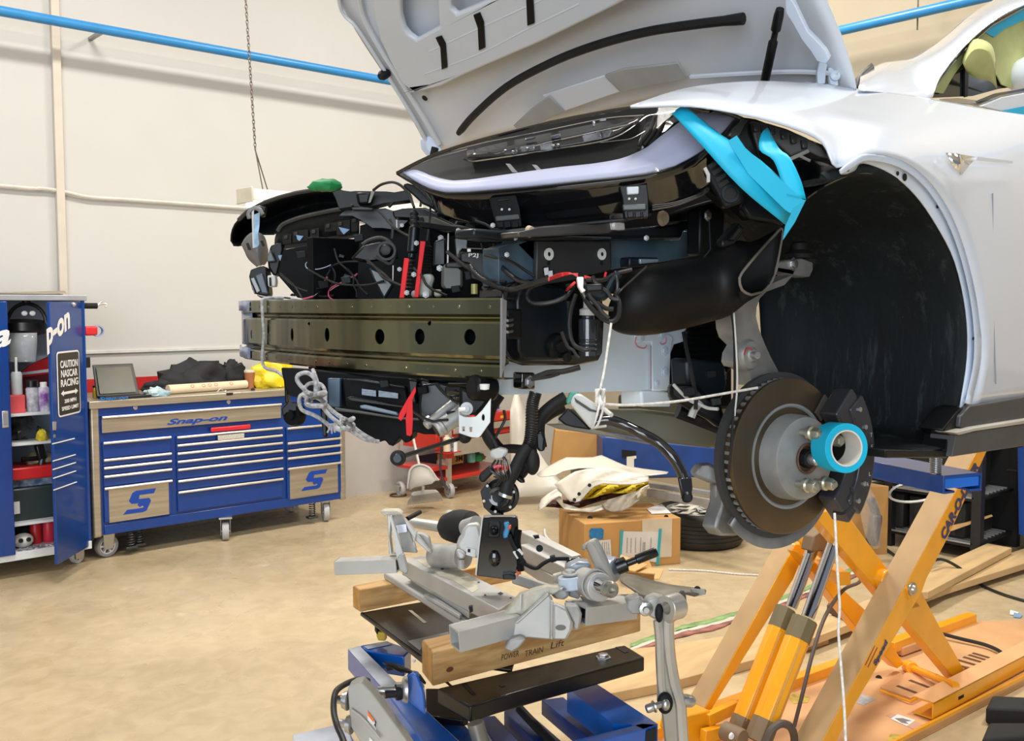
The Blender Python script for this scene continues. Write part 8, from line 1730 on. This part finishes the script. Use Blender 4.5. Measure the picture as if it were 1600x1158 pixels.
# open carton with bubble wrapped part right of the brake disc
oc = thing('cardboard_box', floorp(1365, 872), 'open brown cardboard carton right of the brake disc holding a wrapped part', 'box')
oa, ob = floorp(1330, 868), floorp(1385, 866); ok = V((0.05,.45,0)); oh = pP(1385, 760, ob, V((ob-oa)).cross(V((0,0,1)))).z
def wall_(nm, p, q, h, m): n_ = (q-p).normalized().cross(V((0,0,1)))*.006; return build(nm, M().prism([p, q, q+n_, p+n_], (0,0,h)), m, oc)
of_ = V(ok); wall_('carton_side', oa, ob, oh, m_card); wall_('carton_side', ob, ob+of_, oh, m_card2); wall_('carton_side', oa+of_, ob+of_, oh, m_card); wall_('carton_side', oa, oa+of_, oh, m_card)
build('carton_base', M().prism([oa, ob, ob+of_, oa+of_], (0,0,.006)), m_card, oc)
z9 = zm(1340, 600, 4.454)
wp_ = thing('wrapped_part', pD(1362, 860, 6.2), 'dark curved part in clear bubble wrap leaning out of the open carton', 'wrapped part')
m_film = mat('bubble wrap', (.72,.68,.64), .2, alpha=.38, bump=1.0, bscale=60)
build('dark_trim', M().tube(smooth_path([pD(*z9(x, y), 6.25) for x, y in ((90,800),(120,880),(125,950),(110,1040),(95,1120))], 5), [.03]*8+[.042]*13, 8), mat('part slate', (.05,.055,.08), .35), wp_)
build('wrap', M().sheet([[pD(*z9(x, y), 6.18) for x, y in ((10,700),(15,850),(30,960),(60,1070),(110,1150))], [pD(*z9(x, y), 6.08) for x, y in ((50,690),(80,800),(110,900),(120,1000),(140,1145))], [pD(*z9(x, y), 6.18) for x, y in ((75,710),(125,790),(160,900),(165,1000),(165,1130))]], 4, 4), m_film, wp_)
# dark storage rack against the back wall, right
rkx = pZ(1385, 880, 0); rt = thing('storage_rack', V((6.6, 3.3, 0)), 'dark steel storage rack with wire shelves behind the orange lift', 'rack')
RX = 6.35
def rX(x, y): return pX(x, y, RX)
m_rack = mat('rack black', (.012,.012,.013), .5)
ya, yb_ = rX(1390, 800).y, rX(1528, 800).y
zt_r = rX(1500, 690).z
for y in (ya, yb_): build('upright', M().box((RX-.03, y-.03, 0), (RX+.03, y+.03, 1.25)), m_rack, rt); build('upright', M().box((6.93, y-.03, 0), (6.99, y+.03, 1.25)), m_rack, rt)
for zz_ in (.12, .42, .9, 1.2):
    build('shelf_frame', M().box((RX-.02, yb_, zz_-.03), (6.99, ya, zz_-.01)), m_rack, rt)
    mbw = M()
    for k in range(10): mbw.box((RX-.03+k*.06, yb_+.02, zz_-.01), (RX-.022+k*.06, ya-.02, zz_))
    build('shelf_wire', mbw, m_alu, rt)
build('rack_back', M().box((6.94, yb_, .0), (6.95, ya, 1.25)), m_rack, rt)
build('shelf_board', M().prism([rX(*z9(x, y)) for x, y in ((640,990),(800,955),(810,968),(650,1025))], (.3,0,0)), m_card2, rt)
for k, y0 in enumerate((.35, .75)):
    tag(build('black_bin', M().box((RX+.05, yb_+.12+k*.40, .422), (6.85, yb_+.47+k*.40, .80)), m_rack, bev=.02), ('black plastic bin on the right half of the dark rack shelf', 'black plastic bin on the left half of the dark rack shelf')[k], 'bin')
    tag(build('dark_crate', M().box((RX+.05, yb_+.10+k*.42, .122), (6.85, yb_+.48+k*.42, .36)), mat('crate charcoal', (.02,.02,.02), .7), bev=.01), ('charcoal crate low on the right half of the dark rack', 'charcoal crate low on the left half of the dark rack')[k], 'crate')
tag(build('wire_coil', M().lathe([(.17,.0),(.18,.01),(.17,.02),(.16,.01),(.17,0)], pX(1432, 770, RX-.16), V((-.3,.1,1)), 28), m_alu), 'coil of silver cable hung in the dark rack', 'cable')
tag(build('wall_pipe', M().cyl(pX(1530, 815, XB-.05), pX(1680, 822, XB-.05), .018, n=10), m_conn), 'thin grey pipe along the foot of the brown back wall', 'pipe')
tag(build('blue_cabinet', M().prism([pX(x, y, XB-.4) for x, y in ((1590,700),(1592,835),(1680,850),(1680,690))], (.35,0,0)), mat('side blue', (.006,.06,.30), .4)), 'blue steel cabinet at the right picture edge', 'cabinet')
tag(build('black_bracket', M().cyl(pX(1574,735,XB-.38), pX(1600,737,XB-.38), .012, n=8).cyl(pX(1587,722,XB-.38), pX(1600,722,XB-.38), .008, n=8), m_dk), 'black rod hooked on the blue cabinet at the right edge', 'rod')
struct('trim_4', M().box((XB-.012, -1.5, 0), (XB-.001, 3.4, .95)), mat('brown lower wall', (.30,.23,.14), .7, var=.12, scale=3))
struct('baseboard_left', M().box((3.98, YW-.012, 0), (XB-.02, YW-.001, 1.05)), mat('grey lower wall', (.52,.50,.47), .6, var=.02))
# ---- timber boards on the floor
def board(nm, pts, z, h, label, m=None):
    return tag(build(nm, M().prism([pZ(x, y, z) for x, y in pts], (0,0,-h)), m or MATS['board pine'], bev=.003), label, 'board')
m_bd = mat('board pine', (.58,.40,.20), .65, var=.12, scale=2, stretch=(1,7,1), detail=6)
board('plank', [(930,1088),(1060,1062),(1180,1030),(1295,993),(1262,962),(1158,990),(1040,1008),(980,1015)], .045, .044, 'wide pine board on the floor between the table lift and the orange lift')
board('plank', [(1262,1000),(1376,957),(1480,918),(1640,868),(1640,850),(1596,858),(1440,912),(1352,938),(1240,985)], .075, .040, 'long pine plank running under the orange arms to the right edge')
board('plank', [(1430,925),(1450,925),(1581,856),(1543,849),(1440,895),(1410,915)], .12, .040, 'short pine plank lying behind the long one at the right')
board('plank', [(1292,945),(1330,962),(1335,950),(1297,938)], .12, .04, 'stub of dark timber lying across the long plank', mat('dark timber', (.13,.07,.04), .7))
# green, white and pink painted foam strip
strip_pts = [(985,1012),(1040,992),(1068,983),(1110,974),(1150,962),(1180,951),(1230,935),(1262,922),(1300,905),(1345,888)]
rn = random.Random(8)
fs_ = thing('floor_strip', pZ(1150, 965, 0), 'ragged green, white and pink strip lying across the concrete floor', 'strip')
def ribbon(nm, o0, o1, m, wob):
    mbr = M(); P = along(strip_pts, 40); a = [pZ(x, y+o0*(1 if i % 2 else .8)+rn.uniform(-wob, wob), .004) for i, (x, y) in enumerate(P)]; b = [pZ(x, y+o1+rn.uniform(-wob, wob), .004) for x, y in P]
    return build(nm, M().sheet([a, b], 1, 1), m, fs_, solid=.008)
ribbon('green_band', -6, 1, mat('strip green', (.26,.42,.16), .8, var=.2, scale=10), 1.2); ribbon('white_band', 1, 6, mat('strip white', (.60,.56,.46), .8), 1.0); ribbon('pink_band', 6, 11, mat('strip pink', (.42,.17,.14), .8, var=.3, scale=12), 1.5)
# cables and strings
def floorwire(nm, pts, r, m, label, cat='cable'):
    return tag(build(nm, M().tube(smooth_path([pZ(x, y, z) for x, y, z in pts], 6), r, 7), m), label, cat)
floorwire('floor_cable', [(1375,850,.02),(1405,872,.02),(1440,882,.15),(1470,874,.17),(1500,888,.12),(1530,912,.02),(1570,930,.008),(1640,950,.008)], .009, m_wire, 'black cable arching over the planks towards the right edge')
floorwire('floor_cable', [(1470,990,.06),(1500,998,.055),(1540,1008,.052),(1565,1020,.052),(1571,1034,.052),(1555,1048,.052),(1520,1052,.052),(1500,1050,.052)], .009, m_wire, 'thin black cable looped around the slotted pad of the lift plate')
floorwire('rope_length', [(1045,890,.006),(1100,892,.006),(1150,897,.006),(1192,899,.006)], .006, m_ropew, 'short white cord on the floor in front of the tyre', 'cord')
floorwire('paper_curl', [(851,828,.01),(853,838,.01),(860,846,.01)], .010, m_w, 'small curled white paper left of the cardboard box', 'paper')
tag(build('thin_cable', M().tube(smooth_path([PL(1346,880,.30), PL(1344,908,.28), PL(1318,922,.2), PL(1290,962,.1), PL(1270,1020,.05), PL(1255,1080,.03), PL(1241,1135,.06)], 6), .007, 8), mat('grey brown cable', (.09,.06,.05), .6)), 'thin grey brown cable hanging from the orange cross tube to the hose', 'cable')
for k, (q, lb) in enumerate(((((1540,1093),(1550,1090),(1640,1096),(1640,1130),(1548,1126)), 'black rubber block at the lower right corner, the farther of the two'), (((1534,1142),(1545,1132),(1640,1134),(1640,1180),(1534,1180)), 'black rubber block at the lower right corner, the nearer of the two'))):
    z_ = .075
    tag(build('rubber_block', M().prism([pZ(x, y, z_) for x, y in ((q[1][0], q[1][1]-4), (1640, q[2][1]-6), (1640, q[2][1]+14), (q[0][0], q[0][1]+12))], (0,0,-.072)), mat('block rubber', (.012,.012,.012), .75, bump=.5), bev=.012), lb, 'rubber block')
for x, y, lb in ((1594,966,'tiny pale blue paper scrap on the floor at the right edge'), (1588,962,'tiny white paper scrap beside the pale blue one')):
    c_ = pZ(x, y, .003); tag(build('paper_scrap', M().prism([c_, c_+V((.06,.01,0)), c_+V((.05,.05,.006)), c_+V((-.01,.03,0))], (0,0,.003)), m_pb if 'blue' in lb.split()[2] else m_w), lb, 'scrap')
# ---- more loom, clips and fasteners in the open bay
rn = random.Random(21)
def span(nm, a, b, da, db, sag, r, m, k=5):
    P = []
    for i in range(k+1):
        t = i/k; P.append(pD(a[0]+(b[0]-a[0])*t+rn.uniform(-3,3), a[1]+(b[1]-a[1])*t+sag*4*t*(1-t)+rn.uniform(-2,2), da+(db-da)*t))
    return build(nm, M().tube(smooth_path(P, 4), r, 6), m, car)
for a, b, da, db, sag, r, mm in (((575,405),(640,450),2.3,2.2,10,.0035,m_wire), ((590,330),(650,372),2.3,2.15,8,.003,m_wire), ((646,420),(700,462),2.05,2.0,6,.003,m_wire), ((700,395),(790,440),1.98,1.9,12,.004,m_wire), ((745,345),(800,360),1.95,1.93,5,.003,m_satb), ((760,400),(835,432),1.92,1.86,-8,.003,m_wire), ((440,430),(520,462),2.66,2.6,10,.003,m_wire), ((480,420),(600,440),2.6,2.4,14,.003,m_wire), ((520,390),(575,462),2.58,2.5,4,.0025,m_wire), ((545,420),(560,466),2.5,2.45,-4,.0025,m_satb), ((905,432),(950,500),1.82,1.8,6,.0045,m_wire), ((925,430),(965,470),1.82,1.8,4,.004,m_wire), ((880,520),(905,560),1.82,1.82,5,.0035,m_wire), ((1070,520),(1090,640),2.2,2.15,4,.005,m_wire), ((1055,600),(1120,640),2.2,2.12,10,.004,m_conn), ((740,645),(790,720),1.95,1.9,-6,.0035,m_wire), ((790,640),(770,700),1.95,1.92,6,.003,m_wire), ((830,640),(838,720),1.92,1.9,3,.004,m_wire), ((640,640),(700,655),2.0,1.96,8,.003,m_wire), ((680,600),(740,640),2.02,1.95,6,.0035,m_wire)):
    span('bay_wire', a, b, da, db, sag, r, mm)
for x, y, d, s in ((612,398,2.35,9), (655,345,2.2,8), (690,330,2.15,10), (712,452,1.99,8), (735,430,1.97,10), (770,372,1.93,9), (826,300,1.95,0), (560,372,2.5,8), (470,398,2.64,8), (505,445,2.56,9), (540,438,2.52,8), (890,448,1.82,7), (1078,612,2.14,10), (1112,585,2.12,9), (1120,628,2.12,8), (705,648,1.98,8), (660,610,2.02,9), (600,600,2.06,8)):
    if s: dslab('bay_clip', [(x-s,y-s*.6),(x+s*.8,y-s*.8),(x+s,y+s*.5),(x-s*.7,y+s*.8)], d, .02, m_void if s % 2 else m_liner, car, bev=.002)
for x, y, d in ((805,372,1.87), (1010,372,1.75), (770,352,1.93), (960,352,1.85), (628,352,2.25), (716,360,2.0), (792,398,1.88)):
    build('bay_screw', M().bolt(pD(x, y, d-.02), -FW, .0034, .003), MATS['bay bolt'], car)
# edge highlights where black pressings turn over
for pts in ([(842,372,1.90),(900,370,1.86),(955,372,1.84)], [(1108,345,1.82),(1110,390,1.82),(1100,402,1.82)], [(600,470,2.2),(690,468,2.0),(780,464,1.88)]):
    build('panel_edge', M().tube([pD(*p) for p in pts], .0016, 6), m_satb, car)
# duct ribs
for px, y0, y1 in ((1005,440,522),(1040,425,520),(1075,412,512)):
    c, h = (pY(px, y0, 1.27)+pY(px, y1, 1.27))/2, (pY(px, y0, 1.27).z-pY(px, y1, 1.27).z)/2
# strap on the liner: two push clips and the lower seam
build('liner_seam', M().tube(smooth_path([pY(1384,714,1.1), pY(1440,712,1.06), pY(1470,700,1.02), pY(1480,680,.995), pY(1492,640,.985)], 4), .003, 6), m_satb, lin)
